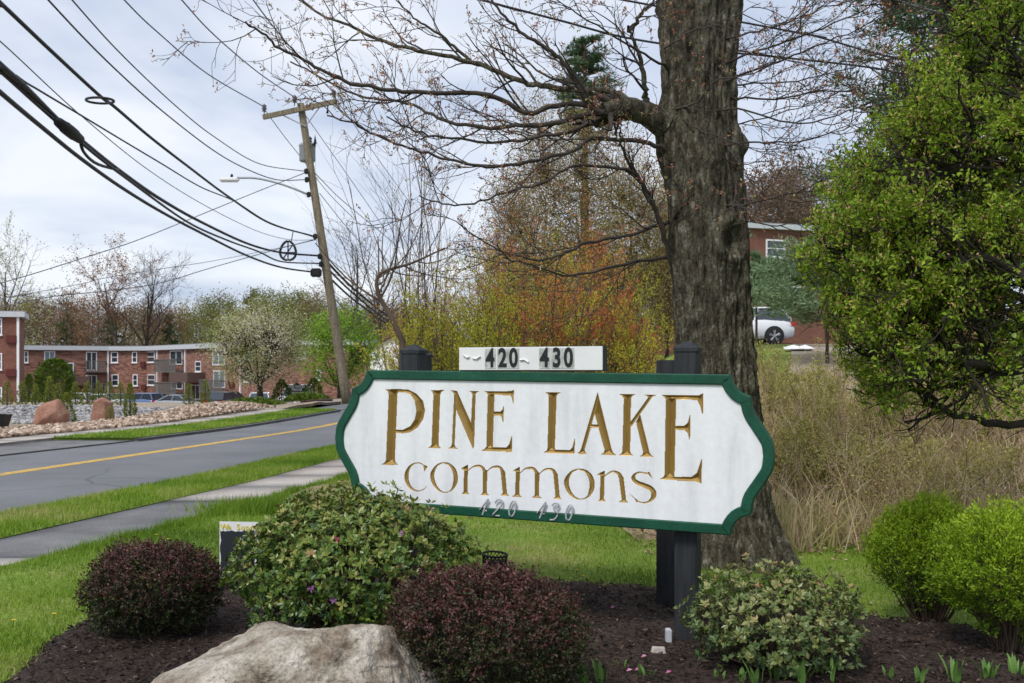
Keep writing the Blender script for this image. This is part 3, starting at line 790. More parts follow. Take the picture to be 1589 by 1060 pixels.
M['azalea_pale'] = leafmat('azalea_pale', [(0.0, (0.045, 0.095, 0.03)), (0.35, (0.12, 0.175, 0.05)), (0.65, (0.23, 0.25, 0.08)), (0.85, (0.32, 0.29, 0.12)), (1.0, (0.34, 0.20, 0.10))], trans=0.15, rough=0.38, spec=0.5)
M['barberry'] = leafmat('barberry', [(0.0, (0.022, 0.048, 0.010)), (0.32, (0.040, 0.042, 0.014)), (0.5, (0.065, 0.024, 0.018)), (0.75, (0.115, 0.038, 0.036)), (1.0, (0.22, 0.10, 0.09))], trans=0.12, rough=0.45)
M['lime'] = leafmat('lime', [(0.0, (0.08, 0.15, 0.010)), (0.35, (0.18, 0.30, 0.012)), (0.7, (0.29, 0.43, 0.018)), (1.0, (0.42, 0.53, 0.04))], trans=0.3)
M['petal'] = leafmat('petal', [(0.0, (0.42, 0.14, 0.45)), (0.6, (0.55, 0.22, 0.55)), (0.8, (0.62, 0.10, 0.20)), (1.0, (0.75, 0.50, 0.72))], trans=0.3)
M['petal_yellow'] = leafmat('petal_yellow', [(0.0, (0.75, 0.50, 0.01)), (1.0, (0.85, 0.66, 0.05))], trans=0.2)
M['crab'] = leafmat('crab', [(0.0, (0.09, 0.165, 0.012)), (0.35, (0.20, 0.31, 0.018)), (0.65, (0.31, 0.42, 0.028)), (0.82, (0.42, 0.46, 0.055)), (0.9, (0.48, 0.30, 0.11)), (1.0, (0.58, 0.35, 0.23))], trans=0.3)
M['grass_blade'] = leafmat('grass_blade', [(0.0, (0.08, 0.16, 0.012)), (0.45, (0.18, 0.31, 0.022)), (0.8, (0.28, 0.39, 0.045)), (0.93, (0.38, 0.39, 0.12)), (1.0, (0.46, 0.40, 0.19))], trans=0.3)
M['tulip_leaf'] = leafmat('tulip_leaf', [(0.0, (0.08, 0.17, 0.03)), (1.0, (0.16, 0.30, 0.07))], trans=0.25)
M['chip'] = leafmat('chip', [(0.0, (0.010, 0.007, 0.006)), (0.6, (0.035, 0.022, 0.017)), (0.93, (0.075, 0.050, 0.038)), (1.0, (0.20, 0.15, 0.11))], trans=0.0, rough=0.9)
M['straw'] = leafmat('straw', [(0.0, (0.16, 0.10, 0.06)), (0.4, (0.38, 0.26, 0.16)), (0.75, (0.54, 0.42, 0.28)), (1.0, (0.68, 0.57, 0.43))], trans=0.1)
M['weed'] = leafmat('weed', [(0.0, (0.18, 0.19, 0.04)), (0.4, (0.34, 0.33, 0.08)), (0.7, (0.50, 0.43, 0.17)), (1.0, (0.56, 0.37, 0.20))], trans=0.25)

# ------------------------------------------------------------------ mulch bed
bed_back = [(-2.62, 4.9), (-2.68, 5.45), (-2.79, 6.0), (-2.78, 6.45), (-2.6, 7.15), (-2.26, 7.6), (-1.5, 7.82), (-0.48, 7.8), (0.43, 7.6), (1.07, 7.37), (1.40, 7.10), (2.26, 6.62), (3.18, 6.18), (5.6, 5.8)]
BX = np.array([p[0] for p in bed_back]); BY = np.array([p[1] for p in bed_back])
bed_poly = resample(np.array([(5.6, 2.4), (-1.9, 2.4), (-2.4, 4.0)] + bed_back, float), 140)
def bed_dist(X, Y):
    """signed distance into the bed (positive inside)"""
    X = np.asarray(X, float); Y = np.asarray(Y, float)
    d = np.full(X.shape, 99.0); P = bed_poly; Q = np.roll(P, -1, 0)
    for a, b in zip(P, Q):
        e = b - a; l2 = e @ e + 1e-12
        t = np.clip(((X - a[0]) * e[0] + (Y - a[1]) * e[1]) / l2, 0, 1)
        d = np.minimum(d, np.hypot(X - a[0] - t * e[0], Y - a[1] - t * e[1]))
    return np.where(in_poly(X, Y, P), d, -d)
mx, my = np.meshgrid(np.arange(-3.0, 5.7, 0.045), np.arange(2.3, 8.0, 0.045))
bd = bed_dist(mx, my)
mz = ZG(mx, my) - 0.03 + 0.10 * smooth(-0.13, 0.22, bd) + 0.018 * fbm(np.stack([mx, my, 0 * mx], -1) * 7, 3, 5)
mi = np.arange(mx.size).reshape(mx.shape)
mq = np.stack([mi[:-1, :-1], mi[:-1, 1:], mi[1:, 1:], mi[1:, :-1]], -1)
keep = (bd[:-1, :-1] > -0.14)
obj('mulch_bed', mesh_np('mulch_bed', np.stack([mx, my, mz], -1).reshape(-1, 3), mq[keep], M['mulch'], smooth_shade=True), kind='structure')
def bed_z(x, y): return ZG(x, y) - 0.03 + 0.10 * smooth(-0.13, 0.22, bed_dist(np.atleast_1d(x), np.atleast_1d(y)))
# shredded bark pieces
n = 42000
cx_ = rng.uniform(-2.85, 4.2, n); cy_ = 3.9 + (7.9 - 3.9) * rng.random(n) ** 0.9
k = bed_dist(cx_, cy_) > rng.normal(0, 0.03, n); cx_, cy_ = cx_[k], cy_[k]; n = len(cx_)
P = np.stack([cx_, cy_, bed_z(cx_, cy_) + rng.uniform(-0.004, 0.02, n)], -1)
D = unit(np.stack([rng.normal(size=n), rng.normal(size=n), rng.normal(size=n) * 0.3], -1)); N = unit(rng.normal(size=(n, 3)) * 0.5 + [0, 0, 1])
V, F = leaf_np(P, D, N, rng.uniform(0.015, 0.055, n), rng.uniform(0.006, 0.018, n), 0.06)
obj('bark_mulch', mesh_np('bark_mulch', V, F, M['chip'], rnd=np.repeat(rng.random(n), 4)), label='dark shredded bark mulch covering the planting bed', category='mulch', kind='stuff')

# ------------------------------------------------------------------ shrubs of the bed
def lumpy(d, seed, amp=0.12, s=2.2): return 1 + amp * fbm(d * s + seed * 3.1, 3, seed)
def shrub_tips(n, rad, seed, zmin=-0.35, shell=(0.72, 1.0), amp=0.12, g=rng):
    d = rand_dirs(int(n * 1.8), g); d = d[d[:, 2] > zmin][:n]
    r = (shell[0] + (shell[1] - shell[0]) * g.random(len(d)) ** 0.6) * lumpy(d, seed, amp)
    st_ = g.random(len(d)) < 0.035; r[st_] *= g.uniform(1.04, 1.16, st_.sum())
    ok_ = fbm(d * r[:, None] * 4.5 + seed, 2, seed + 5) + 0.5 * d[:, 2] + 0.25 * g.normal(size=len(d)) > -0.5
    d, r = d[ok_], r[ok_]
    return d * r[:, None] * rad, d, r
def stems_np(base_z, tips, g, k, r=0.006, squeeze=0.25):
    idx = g.choice(len(tips), k, replace=False); P = []
    for i in idx:
        t = tips[i]; b = np.array([t[0] * squeeze, t[1] * squeeze, base_z])
        mid = (b + t) / 2 + g.normal(size=3) * 0.03; mid[:2] *= 0.85
        P.append(resample([b, mid, t], 5))
    return tube_np(P, [np.linspace(r, r * 0.4, 5) for _ in P], 4)
def azalea(loc, rad, zc, seed, mat, label, n=1500, lf=(0.028, 0.055), flowers=(), twigmat='twig_brown', shell=(0.62, 1.0), amp=0.13):
    g = np.random.default_rng(seed)
    T, d, r = shrub_tips(n, np.array(rad), seed, -0.75, shell, amp, g)
    T = T[T[:, 2] > -zc + 0.03]; 
    d = unit(T / np.array(rad)); m = len(T)
    ax = unit(d * 0.8 + [0, 0, 0.55] + g.normal(size=(m, 3)) * 0.25)
    per = 8
    P = np.repeat(T, per, 0); A = np.repeat(ax, per, 0); k = len(P)
    side = g.normal(size=(k, 3)); side = unit(side - A * (side * A).sum(1, keepdims=True))
    sp = np.radians(g.uniform(38, 88, k))[:, None]
    D = A * np.cos(sp) + side * np.sin(sp)
    N = unit(A * np.sin(sp) - side * np.cos(sp) + g.normal(size=(k, 3)) * 0.2)
    L = g.uniform(*lf, k); 
    V, F = leaf_np(P - A * 0.01 * g.random((k, 1)), D, N, L, L * g.uniform(0.42, 0.58, k), -0.05)
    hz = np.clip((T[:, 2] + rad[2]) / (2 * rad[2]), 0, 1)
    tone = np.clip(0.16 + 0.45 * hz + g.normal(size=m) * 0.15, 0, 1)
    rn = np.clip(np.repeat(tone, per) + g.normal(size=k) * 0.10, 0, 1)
    t = empty('azalea_shrub', (loc[0], loc[1], loc[2]), 0, label, 'shrub')
    off = np.array([0, 0, zc])
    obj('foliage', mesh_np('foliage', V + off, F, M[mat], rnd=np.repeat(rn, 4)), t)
    Vs, Fs = stems_np(-zc, T, g, 170, 0.007, 0.3)
    obj('stems', mesh_np('stems', Vs + off, Fs, M[twigmat], smooth_shade=True), t)
    for q, kind in flowers:
        V2, D2, N2 = [], [], []
        q = np.array(q, float); out = unit(q / np.array(rad) + np.array([0, -0.8, 0]))
        for ii in range(5):
            s_ = np.cross(out, [0, 0, 1.0]); s_ /= np.linalg.norm(s_); w_ = np.cross(s_, out); a = ii * 2 * math.pi / 5
            D2.append(unit(out * 0.5 + s_ * math.cos(a) + w_ * math.sin(a))); N2.append(out); V2.append(q)
        vv, ff = leaf_np(np.array(V2), unit(np.array(D2) + rng.normal(size=(5, 3)) * 0.3), np.array(N2), rng.uniform(0.018, 0.030, 5), rng.uniform(0.010, 0.018, 5), 0.1)
        obj('flower', mesh_np('flower', vv + off, ff, M['petal'], rnd=np.full(len(vv), kind)), t)
    return t
def barberry(loc, rad, zc, seed, label, n=2600):
    g = np.random.default_rng(seed)
    T, d, r = shrub_tips(n, np.array(rad), seed, -0.8, (0.6, 1.0), 0.10, g)
    T = T[T[:, 2] > -zc + 0.03]; d = unit(T / np.array(rad)); m = len(T)
    ax = unit(d * 0.9 + [0, 0, 0.35] + g.normal(size=(m, 3)) * 0.35)
    per = 11; sh = g.uniform(0.03, 0.075, m)
    P = np.repeat(T, per, 0) + np.repeat(ax * sh[:, None], per, 0) * np.tile(np.linspace(-0.6, 0.6, per), m)[:, None]
    A = np.repeat(ax, per, 0); k = len(P)
    D = unit(A * 0.5 + g.normal(size=(k, 3)) * 0.75)
    L = g.uniform(0.011, 0.021, k)
    V, F = leaf_np(P, D, unit(A + g.normal(size=(k, 3)) * 0.5), L, L * 0.6, 0.08)
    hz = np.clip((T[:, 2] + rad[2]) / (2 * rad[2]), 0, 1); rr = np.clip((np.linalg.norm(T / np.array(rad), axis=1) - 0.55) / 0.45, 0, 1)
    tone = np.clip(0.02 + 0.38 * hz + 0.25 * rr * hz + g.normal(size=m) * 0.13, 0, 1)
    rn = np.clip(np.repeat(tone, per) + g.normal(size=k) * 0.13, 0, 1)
    t = empty('barberry_shrub', loc, 0, label, 'shrub'); off = np.array([0, 0, zc])
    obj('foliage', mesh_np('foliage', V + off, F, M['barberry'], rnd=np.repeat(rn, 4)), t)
    Vs, Fs = stems_np(-zc, T, g, 150, 0.006, 0.28)
    obj('stems', mesh_np('stems', Vs + off, Fs, M['twig_dark'], smooth_shade=True), t)
    return t
def limebush(loc, rad, zc, seed, label, n=1500):
    g = np.random.default_rng(seed)
    T, d, r = shrub_tips(n, np.array(rad), seed, -0.9, (0.62, 1.0), 0.22, g)
    T[:, :2] *= (1 - 0.35 * smooth(0.0, -1.0, T[:, 2:3] / rad[2])); w = g.random(len(T)) < np.clip((T[:, 2] / rad[2] + 1.2) / 1.2, 0.25, 1)
    T = T[w]; d = unit(T / np.array(rad)); m = len(T)
    ax = unit(d * 0.8 + [0, 0, 0.7] + g.normal(size=(m, 3)) * 0.25)
    per = 16
    P = np.repeat(T, per, 0) + np.repeat(ax, per, 0) * g.uniform(-0.06, 0.045, m * per)[:, None] + g.normal(size=(m * per, 3)) * 0.008
    A = np.repeat(ax, per, 0); k = len(P)
    D = unit(A * 1.0 + g.normal(size=(k, 3)) * 0.6); L = g.uniform(0.014, 0.03, k)
    V, F = leaf_np(P, D, unit(A + g.normal(size=(k, 3)) * 0.6), L, L * 0.38, 0.06)
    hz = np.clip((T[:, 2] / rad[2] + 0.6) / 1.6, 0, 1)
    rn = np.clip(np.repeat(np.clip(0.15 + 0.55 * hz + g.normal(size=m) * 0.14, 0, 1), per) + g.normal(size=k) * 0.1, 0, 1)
    t = empty('spirea_shrub', loc, 0, label, 'shrub'); off = np.array([0, 0, zc])
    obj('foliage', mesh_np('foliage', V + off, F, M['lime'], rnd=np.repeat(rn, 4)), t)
    Vs, Fs = stems_np(-zc, T, g, 150, 0.005, 0.22)
    obj('stems', mesh_np('stems', Vs + off, Fs, M['twig_brown'], smooth_shade=True), t)
    return t
def on_bed(x, y): return (x, y, float(bed_z(x, y)[0]))
barberry(on_bed(-2.16, 6.02), (0.415, 0.40, 0.285), 0.255, 21, 'dark red barberry globe at the left end of the mulch bed', 4200)
barberry(on_bed(-0.135, 4.85), (0.515, 0.46, 0.34), 0.275, 22, 'larger dark red barberry globe to the right of the front boulder', 5200)
azalea(on_bed(-0.89, 5.72), (0.72, 0.52, 0.47), 0.44, 23, 'azalea', 'big rounded azalea with purple blossoms in front of the sign', 3400, lf=(0.022, 0.046),
       flowers=[((-0.17, -0.46, -0.02), 0.2), ((-0.05, -0.47, -0.08), 0.3), ((0.31, -0.42, 0.0), 0.3), ((0.27, -0.44, -0.16), 0.2), ((-0.05, -0.37, 0.22), 0.8), ((0.28, -0.33, 0.25), 0.4), ((0.22, -0.40, -0.3), 0.1)])
azalea(on_bed(1.42, 5.28), (0.49, 0.40, 0.32), 0.215, 24, 'azalea_pale', 'low loose pale green azalea at the foot of the right sign post', 1400, lf=(0.02, 0.042), shell=(0.5, 1.0), amp=0.2)
limebush(on_bed(2.66, 6.35), (0.36, 0.34, 0.36), 0.44, 25, 'bright lime green clipped shrub, the rear one of the right pair', 2600)
limebush(on_bed(2.80, 5.62), (0.42, 0.36, 0.36), 0.41, 26, 'bright lime green clipped shrub, the front one of the right pair', 2900)

# ------------------------------------------------------------------ boulders and stones
def boulder_np(center, planes, res=48, noise=0.03, seed=1, sharp=14.0, nscale=2.5):
    bm = bmesh.new(); bmesh.ops.create_icosphere(bm, subdivisions=res, radius=1.0)
    D = np.array([v.co[:] for v in bm.verts]); F = np.array([[v.index for v in f.verts] for f in bm.faces]); bm.free()
    D = unit(D)
    acc = np.zeros(len(D))
    for nrm, h in planes:
        nrm = np.array(nrm, float); nrm /= np.linalg.norm(nrm)
        c = np.maximum(D @ nrm, 1e-4) / h
        acc += c ** sharp
    r = acc ** (-1 / sharp)
    P = D * r[:, None]
    P = P + D * (noise * fbm(P * nscale + seed, 5, seed, 0.55))[:, None]
    return P + np.array(center), F
M['boulder'] = pmat('boulder', [(0.28, (0.055, 0.044, 0.034)), (0.40, (0.20, 0.155, 0.115)), (0.52, (0.36, 0.315, 0.255)), (0.66, (0.52, 0.475, 0.415))], scale=5.5, detail=10, rough=0.92, bump=1.0, bscale=32, bdist=0.03, fine=(70, 0.28))
M['boulder_red'] = pmat('boulder_red', [(0.3, (0.20, 0.095, 0.065)), (0.5, (0.30, 0.155, 0.11)), (0.7, (0.37, 0.215, 0.16))], scale=2.5, rough=0.92, bump=0.6, bscale=14, bdist=0.03, fine=(25, 0.15))
V, F = boulder_np((0, 0, 0), [((-0.39, 0.0, 0.92), 0.335), ((0, 0.12, 1), 0.315), ((0.75, -0.1, 0.55), 0.47), ((1, -0.15, 0.05), 0.545), ((-1, 0, 0.35), 0.62), ((-0.1, -0.85, 0.55), 0.40), ((0.25, -1, 0.05), 0.43), ((-0.6, -0.8, 0.2), 0.5), ((0, 1, 0.25), 0.40), ((0.5, 0.8, 0.3), 0.5), ((0, 0, -1), 0.3), ((0.35, -0.55, 0.75), 0.385)], 7, 0.048, 4, 34, 3.4)
obj('front_boulder', mesh_np('front_boulder', V, F, M['boulder'], smooth_shade=True), label='large tan and grey boulder at the front of the mulch bed', category='boulder', loc=on_bed(-0.955, 4.42)[:2] + (0.165,))
V, F = boulder_np((0, 0, 0), [((-0.3, -0.3, 1), 0.45), ((0.8, -0.2, 0.62), 0.50), ((-1, -0.2, 0.1), 0.46), ((0, -1, 0.3), 0.4), ((0.3, -0.8, -0.2), 0.42), ((1, 0, -0.1), 0.62), ((0, 1, 0.1), 0.45), ((0, 0, -1), 0.3), ((0.2, -0.5, 0.8), 0.46)], 5, 0.03, 9, 24)
p = px_on(76, 29.6, 0.27); obj('red_boulder', mesh_np('red_boulder', V * [0.74, 0.8, 0.80], F, M['boulder_red'], smooth_shade=True), label='wide reddish boulder with a pointed top across the road', category='boulder', loc=p)
V, F = boulder_np((0, 0, 0), [((-0.35, -0.2, 1), 0.44), ((0.5, 0, 1), 0.45), ((1, -0.2, 0.15), 0.33), ((-1, -0.4, 0.2), 0.32), ((-0.55, -1, 0.0), 0.33), ((0.4, -1, 0.2), 0.33), ((0, 1, 0.1), 0.35), ((0, 0, -1), 0.5)], 5, 0.025, 12, 24)
p = px_on(156, 31.5, 0.30); obj('red_boulder', mesh_np('red_boulder', V * [0.78, 0.85, 0.92], F, M['boulder_red'], smooth_shade=True), label='upright blunt reddish boulder across the road', category='boulder', loc=p)

# pale and grey stones of the far border: too small to tell apart
def stones_np(P, size, g):
    t = (1 + 5 ** 0.5) / 2
    ico = unit(np.array([(-1, t, 0), (1, t, 0), (-1, -t, 0), (1, -t, 0), (0, -1, t), (0, 1, t), (0, -1, -t), (0, 1, -t), (t, 0, -1), (t, 0, 1), (-t, 0, -1), (-t, 0, 1)], float))
    fi = np.array([(0, 11, 5), (0, 5, 1), (0, 1, 7), (0, 7, 10), (0, 10, 11), (1, 5, 9), (5, 11, 4), (11, 10, 2), (10, 7, 6), (7, 1, 8), (3, 9, 4), (3, 4, 2), (3, 2, 6), (3, 6, 8), (3, 8, 9), (4, 9, 5), (2, 4, 11), (6, 2, 10), (8, 6, 7), (9, 8, 1)])
    n = len(P)
    A = np.linalg.qr(g.normal(size=(n, 3, 3)))[0]
    sc = g.uniform(0.55, 1.25, (n, 1, 3)) * size[:, None, None]
    V = np.einsum('nij,nkj->nki', A, ico[None] * sc * g.uniform(0.8, 1.15, (n, 12, 1))) * [1, 1, 0.8] + P[:, None, :]
    F = fi[None] + (np.arange(n) * 12)[:, None, None]
    return V.reshape(-1, 3), F.reshape(-1, 3)
M['stone_pale'] = leafmat('stone_pale', [(0.0, (0.15, 0.10, 0.07)), (0.4, (0.32, 0.23, 0.17)), (0.8, (0.48, 0.37, 0.29)), (1.0, (0.66, 0.58, 0.50))], trans=0, rough=0.9)
M['stone_grey'] = leafmat('stone_grey', [(0.0, (0.13, 0.13, 0.14)), (0.5, (0.27, 0.27, 0.28)), (1.0, (0.48, 0.47, 0.46))], trans=0, rough=0.9)
def strip_pts(n, y0, y1, o0, o1, g):
    y = g.uniform(y0, y1, n); o = o0 + (o1 - o0) * g.random(n) ** 1.0
    x = FWALK2(y) - o
    return x, y
def mound(x, y, cx, cy, rx, ry, h): return h * np.exp(-(((x - cx) / rx) ** 2 + ((y - cy) / ry) ** 2))
g = np.random.default_rng(31)
x, y = strip_pts(6000, 23.5, 37.5, 0.15, 2.6, g)
hh = 0.30 * smooth(31, 35, y) * smooth(38.5, 36, y) * np.sin(np.clip((FWALK2(y) - x) / 2.8, 0, 1) * np.pi)
z = ZG(x, y) + 0.02 + hh + 0.05 * g.random(len(x))
sz = g.uniform(0.03, 0.085, len(x))
V, F = stones_np(np.stack([x, y, z], -1), sz, g)
obj('river_stones', mesh_np('river_stones', V, F, M['stone_pale'], rnd=np.repeat(g.random(len(x)), 12)), label='band of pale river stones along the far footpath', category='stones', kind='stuff')
x = g.uniform(-22, -7.5, 8000); y = g.uniform(30.5, 43, 8000)
k = (x < FWALK2(y) - 2.2 - 1.2 * fbm(np.stack([x, y, 0 * x], -1) * 0.3, 2, 8)) & (x > -0.52 * y); x, y = x[k], y[k]
z = ZG(x, y) + 0.02 + 0.22 * smooth(33, 40, y) * smooth(43, 40, y) * (0.55 + 0.45 * fbm(np.stack([x, y, 0 * x], -1) * 0.45, 3, 4))
V, F = stones_np(np.stack([x, y, z], -1), g.uniform(0.03, 0.10, len(x)), g)
obj('grey_gravel', mesh_np('grey_gravel', V, F, M['stone_grey'], rnd=np.repeat(g.random(len(x)), 12)), label='heaps of broken grey gravel behind the stone border', category='gravel', kind='stuff')

# ------------------------------------------------------------------ grass
def grass_np(x, y, z, g, h=(0.03, 0.07), w=0.007):
    n = len(x); P = np.stack([x, y, z], -1)
    L = g.uniform(h[0], h[1], n)[:, None]
    a = g.uniform(0, np.pi, n); S = np.stack([np.cos(a), np.sin(a), 0 * a], -1) * w * g.uniform(0.6, 1.3, n)[:, None]
    lean = np.stack([g.normal(size=n) * 0.35, g.normal(size=n) * 0.35, np.ones(n)], -1)
    V = np.stack([P - S / 2, P + S / 2, P + unit(lean) * L], 1).reshape(-1, 3)
    return V, np.arange(3 * n).reshape(-1, 3)
g = np.random.default_rng(41)
X, Y, H, Wd = [], [], [], []
def add_grass(n, f, hh, ww):
    x, y = f(n); X.append(x); Y.append(y); H.append(np.full(len(x), hh)); Wd.append(np.full(len(x), ww))
def lawn_left(n):
    y = 4.6 + (16 - 4.6) * g.random(n) ** 1.5; x = WALK2(y) + 0.03 + (g.random(n)) * (3.6 - 0.1 * y)
    k = (bed_dist(x, y) < g.normal(size=n) * 0.025) & (np.abs(x) < 0.6 * y + 0.3); return x[k], y[k]
def lawn_back(n):
    y = 5.9 + 6.6 * g.random(n) ** 1.2; x = g.uniform(-1.2, 4.8, n)
    k = (bed_dist(x, y) < g.normal(size=n) * 0.025) & ((x < 1.3) | (y < 9.3 + g.normal(size=n) * 0.35)); return x[k], y[k]
def verge(n):
    y = 5.0 + (30 - 5.0) * g.random(n) ** 1.4; x = NEAR(y) + (WALK1(y) - NEAR(y)) * g.random(n); return x, y
def fverge(n):
    y = g.uniform(24, 36.5, n); x = FWALK1(y) + (FAR(y) - FWALK1(y)) * g.random(n); return x, y
add_grass(110000, lawn_left, 0.05, 0.007); add_grass(70000, lawn_back, 0.045, 0.008); add_grass(68000, verge, 0.075, 0.011); add_grass(16000, fverge, 0.09, 0.03)
# ragged tufts at the footpath edge
def tufts(n):
    c = g.uniform(0, 1, 60); yc = 9 + 14 * c ** 1.2; i = g.integers(0, 60, n)
    y = yc[i] + g.normal(size=n) * 0.12; x = WALK2(y) + 0.05 + np.abs(g.normal(size=n)) * 0.12; return x, y
add_grass(9000, tufts, 0.10, 0.008)
def big_tuft(n):
    return -3.0 + g.normal(size=n) * 0.28, 11.6 + g.normal(size=n) * 0.2
add_grass(2500, big_tuft, 0.17, 0.012)
x, y, h, w = map(np.concatenate, (X, Y, H, Wd))
z = ZG(x, y) - 0.004
n = len(x)
L = (h * g.uniform(0.5, 1.3, n))
a = g.uniform(0, np.pi, n); S = np.stack([np.cos(a), np.sin(a), 0 * a], -1) * (w * g.uniform(0.6, 1.3, n))[:, None]
lean = np.stack([g.normal(size=n) * 0.4, g.normal(size=n) * 0.4, np.ones(n)], -1)
P = np.stack([x, y, z], -1)
V = np.stack([P - S / 2, P + S / 2, P + unit(lean) * L[:, None]], 1).reshape(-1, 3)
patch = 0.48 + 0.42 * fbm(np.stack([x, y, 0 * x], -1) * 0.9, 4, 17)
dry = 0.28 * smooth(7.4, 8.2, y) * smooth(11.5, 8.5, y) * smooth(-0.6, 0.6, x)
rn = np.clip(patch + dry + g.normal(size=n) * 0.17, 0, 1)
obj('grass', mesh_np('grass', V, np.arange(3 * n).reshape(-1, 3), M['grass_blade'], rnd=np.repeat(rn, 3)), label='short green grass of the lawn and road verges', category='grass', kind='stuff')
# dandelions
DL = ['yellow dandelion in the lawn just above the left barberry, left one', 'yellow dandelion in the lawn just above the left barberry, right one', 'yellow dandelion by the lower left edge of the mulch bed', 'yellow dandelion nearest the left edge of the lawn', 'yellow dandelion behind the mulch bed left of the sign posts, farthest left', 'yellow dandelion behind the mulch bed, second from the left', 'yellow dandelion closest to the rear mulch edge', 'yellow dandelion behind the mulch bed, farthest right']
i_d = [(242, 838), (260, 845), (83, 965), (20, 975), (880, 888), (894, 895), (904, 904), (928, 888)]
for k_, (xx, yy) in enumerate(i_d):
    d = EYE * FPX / (yy - HY); p = px_on(xx, d)
    t = empty('dandelion', p, 0, DL[k_], 'flower', 'dandelions in the lawn')
    mb = MB(); mb.tube([(0, 0, 0), (0.005, 0, 0.05)], 0.002, 4).build('stalk', M['tulip_leaf'], t)
    a = np.linspace(0, 2 * np.pi, 14)[:-1]
    D = np.stack([np.cos(a), np.sin(a), 0.35 + 0 * a], -1)
    vv, ff = leaf_np(np.tile([0.005, 0, 0.05], (13, 1)), unit(D), np.tile([0, 0, 1.0], (13, 1)), 0.018, 0.009)
    obj('flower_head', mesh_np('flower_head', vv, ff, M['petal_yellow'], rnd=np.full(len(vv), 0.5)), t)
# tulip and daffodil leaves coming up through the mulch
def shoot(xp, yp, hpx, nl, seed, label):
    d = (EYE - 0.07) * FPX / (yp - HY); g = np.random.default_rng(seed)
    c = on_bed((xp - CX) / FPX * d, d); Hh = hpx / FPX * d
    VV, FF, o = [], [], 0
    for i in range(nl):
        a = g.uniform(0, 2 * np.pi); l = Hh * g.uniform(0.65, 1.05); b = np.array([math.cos(a) * 0.02, math.sin(a) * 0.02, 0]) * g.random() * 2
        out = np.array([math.cos(a), math.sin(a), 0]) * l * g.uniform(0.1, 0.45)
        side = np.array([-math.sin(a), math.cos(a), 0]); w = g.uniform(0.008, 0.016)
        for j, (t, ww) in enumerate(((0, 0.5), (0.35, 1.0), (0.7, 0.8), (1.0, 0.06))):
            q = b + np.array([0, 0, l * t * (1 - 0.12 * t)]) + out * t * t
            VV += [q - side * w * ww, q + np.array([0, 0, 0]) - out * 0.05, q + side * w * ww]
        for j in range(3):
            for s_ in (0, 1): FF.append([o + j * 3 + s_, o + j * 3 + s_ + 1, o + j * 3 + 4 + s_, o + j * 3 + 3 + s_])
        o += 12
    return obj('bulb_leaves', mesh_np('bulb_leaves', VV, np.array(FF), M['tulip_leaf'], rnd=np.repeat(g.random(nl), 12), smooth_shade=True), label=label, category='plant', loc=c)
shoot(905, 1062, 50, 9, 1, 'cluster of tall green bulb leaves right of the large barberry')
shoot(933, 1060, 48, 6, 2, 'upright green bulb leaves beside the cluster near the large barberry')
shoot(962, 1036, 18, 2, 3, 'lone short green shoot in the mulch left of the sign post')
shoot(1002, 1052, 22, 4, 4, 'small broad green shoot in the mulch near the white block')
for k_, (xx, yy, hh, nl) in enumerate([(1112, 1056, 22, 4), (1150, 1058, 24, 5), (1172, 1062, 42, 6), (1205, 1058, 40, 4), (1245, 1064, 60, 7), (1290, 1062, 50, 3)]):
    shoot(xx, yy, hh, nl, 20 + k_, ('first', 'second', 'third', 'fourth', 'fifth', 'sixth')[k_] + ' clump of bulb leaves from the left below the pale azalea')
for k_, (xx, yy, hh, nl) in enumerate([(1380, 1050, 22, 4), (1430, 1060, 30, 5), (1480, 1058, 46, 8), (1530, 1055, 38, 8), (1575, 1050, 36, 8)]):
    shoot(xx, yy, hh, nl, 40 + k_, ('first', 'second', 'third', 'fourth', 'fifth')[k_] + ' clump of bulb leaves from the left below the lime shrubs')
# fallen pink petals
for k_, (xx, yy, c) in enumerate([(995, 1024, 0.9), (972, 1046, 0.9), (985, 1045, 0.7), (1033, 1049, 0.7), (947, 947, 0.7)]):
    d = (EYE - 0.075) * FPX / (yy - HY); p = on_bed((xx - CX) / FPX * d, d)
    vv, ff = leaf_np(np.array([[0, 0, 0.02]]), np.array([[0.9, 0.3, 0.2]]), np.array([[0, -0.3, 1.0]]), 0.035, 0.022, 0.15)
    obj('fallen_petal', mesh_np('fallen_petal', vv, ff, M['petal'], rnd=np.full(4, c)), label=['pink petal on the mulch nearest the white conduit box', 'pink petal on the mulch, lowest left of the three near the bulb shoots', 'pale petal on the mulch beside the broad green shoot', 'pink petal on the mulch in front of the pale azalea', 'petal on the mulch far behind, left of the rear post'][k_], category='petal', group='fallen petals on the mulch', loc=p)

# ------------------------------------------------------------------ the big bare maple behind the sign
TD = 8.35
trunk_px = [(895, 1080, 1250), (878, 1084, 1238), (850, 1086, 1224), (800, 1080, 1210), (740, 1068, 1199), (680, 1058, 1192), (600, 1048, 1184), (500, 1047, 1174), (400, 1041, 1170), (330, 1036, 1167), (280, 1030, 1163), (230, 1020, 1158), (180, 1022, 1152), (120, 1026, 1150), (50, 1021, 1157), (0, 1016, 1163), (-80, 1012, 1168), (-250, 1030, 1150), (-450, 1040, 1130)]
tz = np.array([EYE - (y - HY) / FPX * TD for y, a, b in trunk_px]); tcx = np.array([((a + b) / 2 - CX) / FPX * TD for y, a, b in trunk_px]); tr = np.array([(b - a) / 2 / FPX * TD for y, a, b in trunk_px])
nz, na = 520, 220
zz = np.linspace(tz[0] - 0.15, tz[-1], nz); aa = np.linspace(0, 2 * np.pi, na, endpoint=False)
cxz = np.interp(zz, tz, tcx); rz_ = np.interp(zz, tz, tr)
kk = np.ones(15) / 15
def sm(v): return np.convolve(np.pad(v, 7, mode='edge'), kk, 'valid')
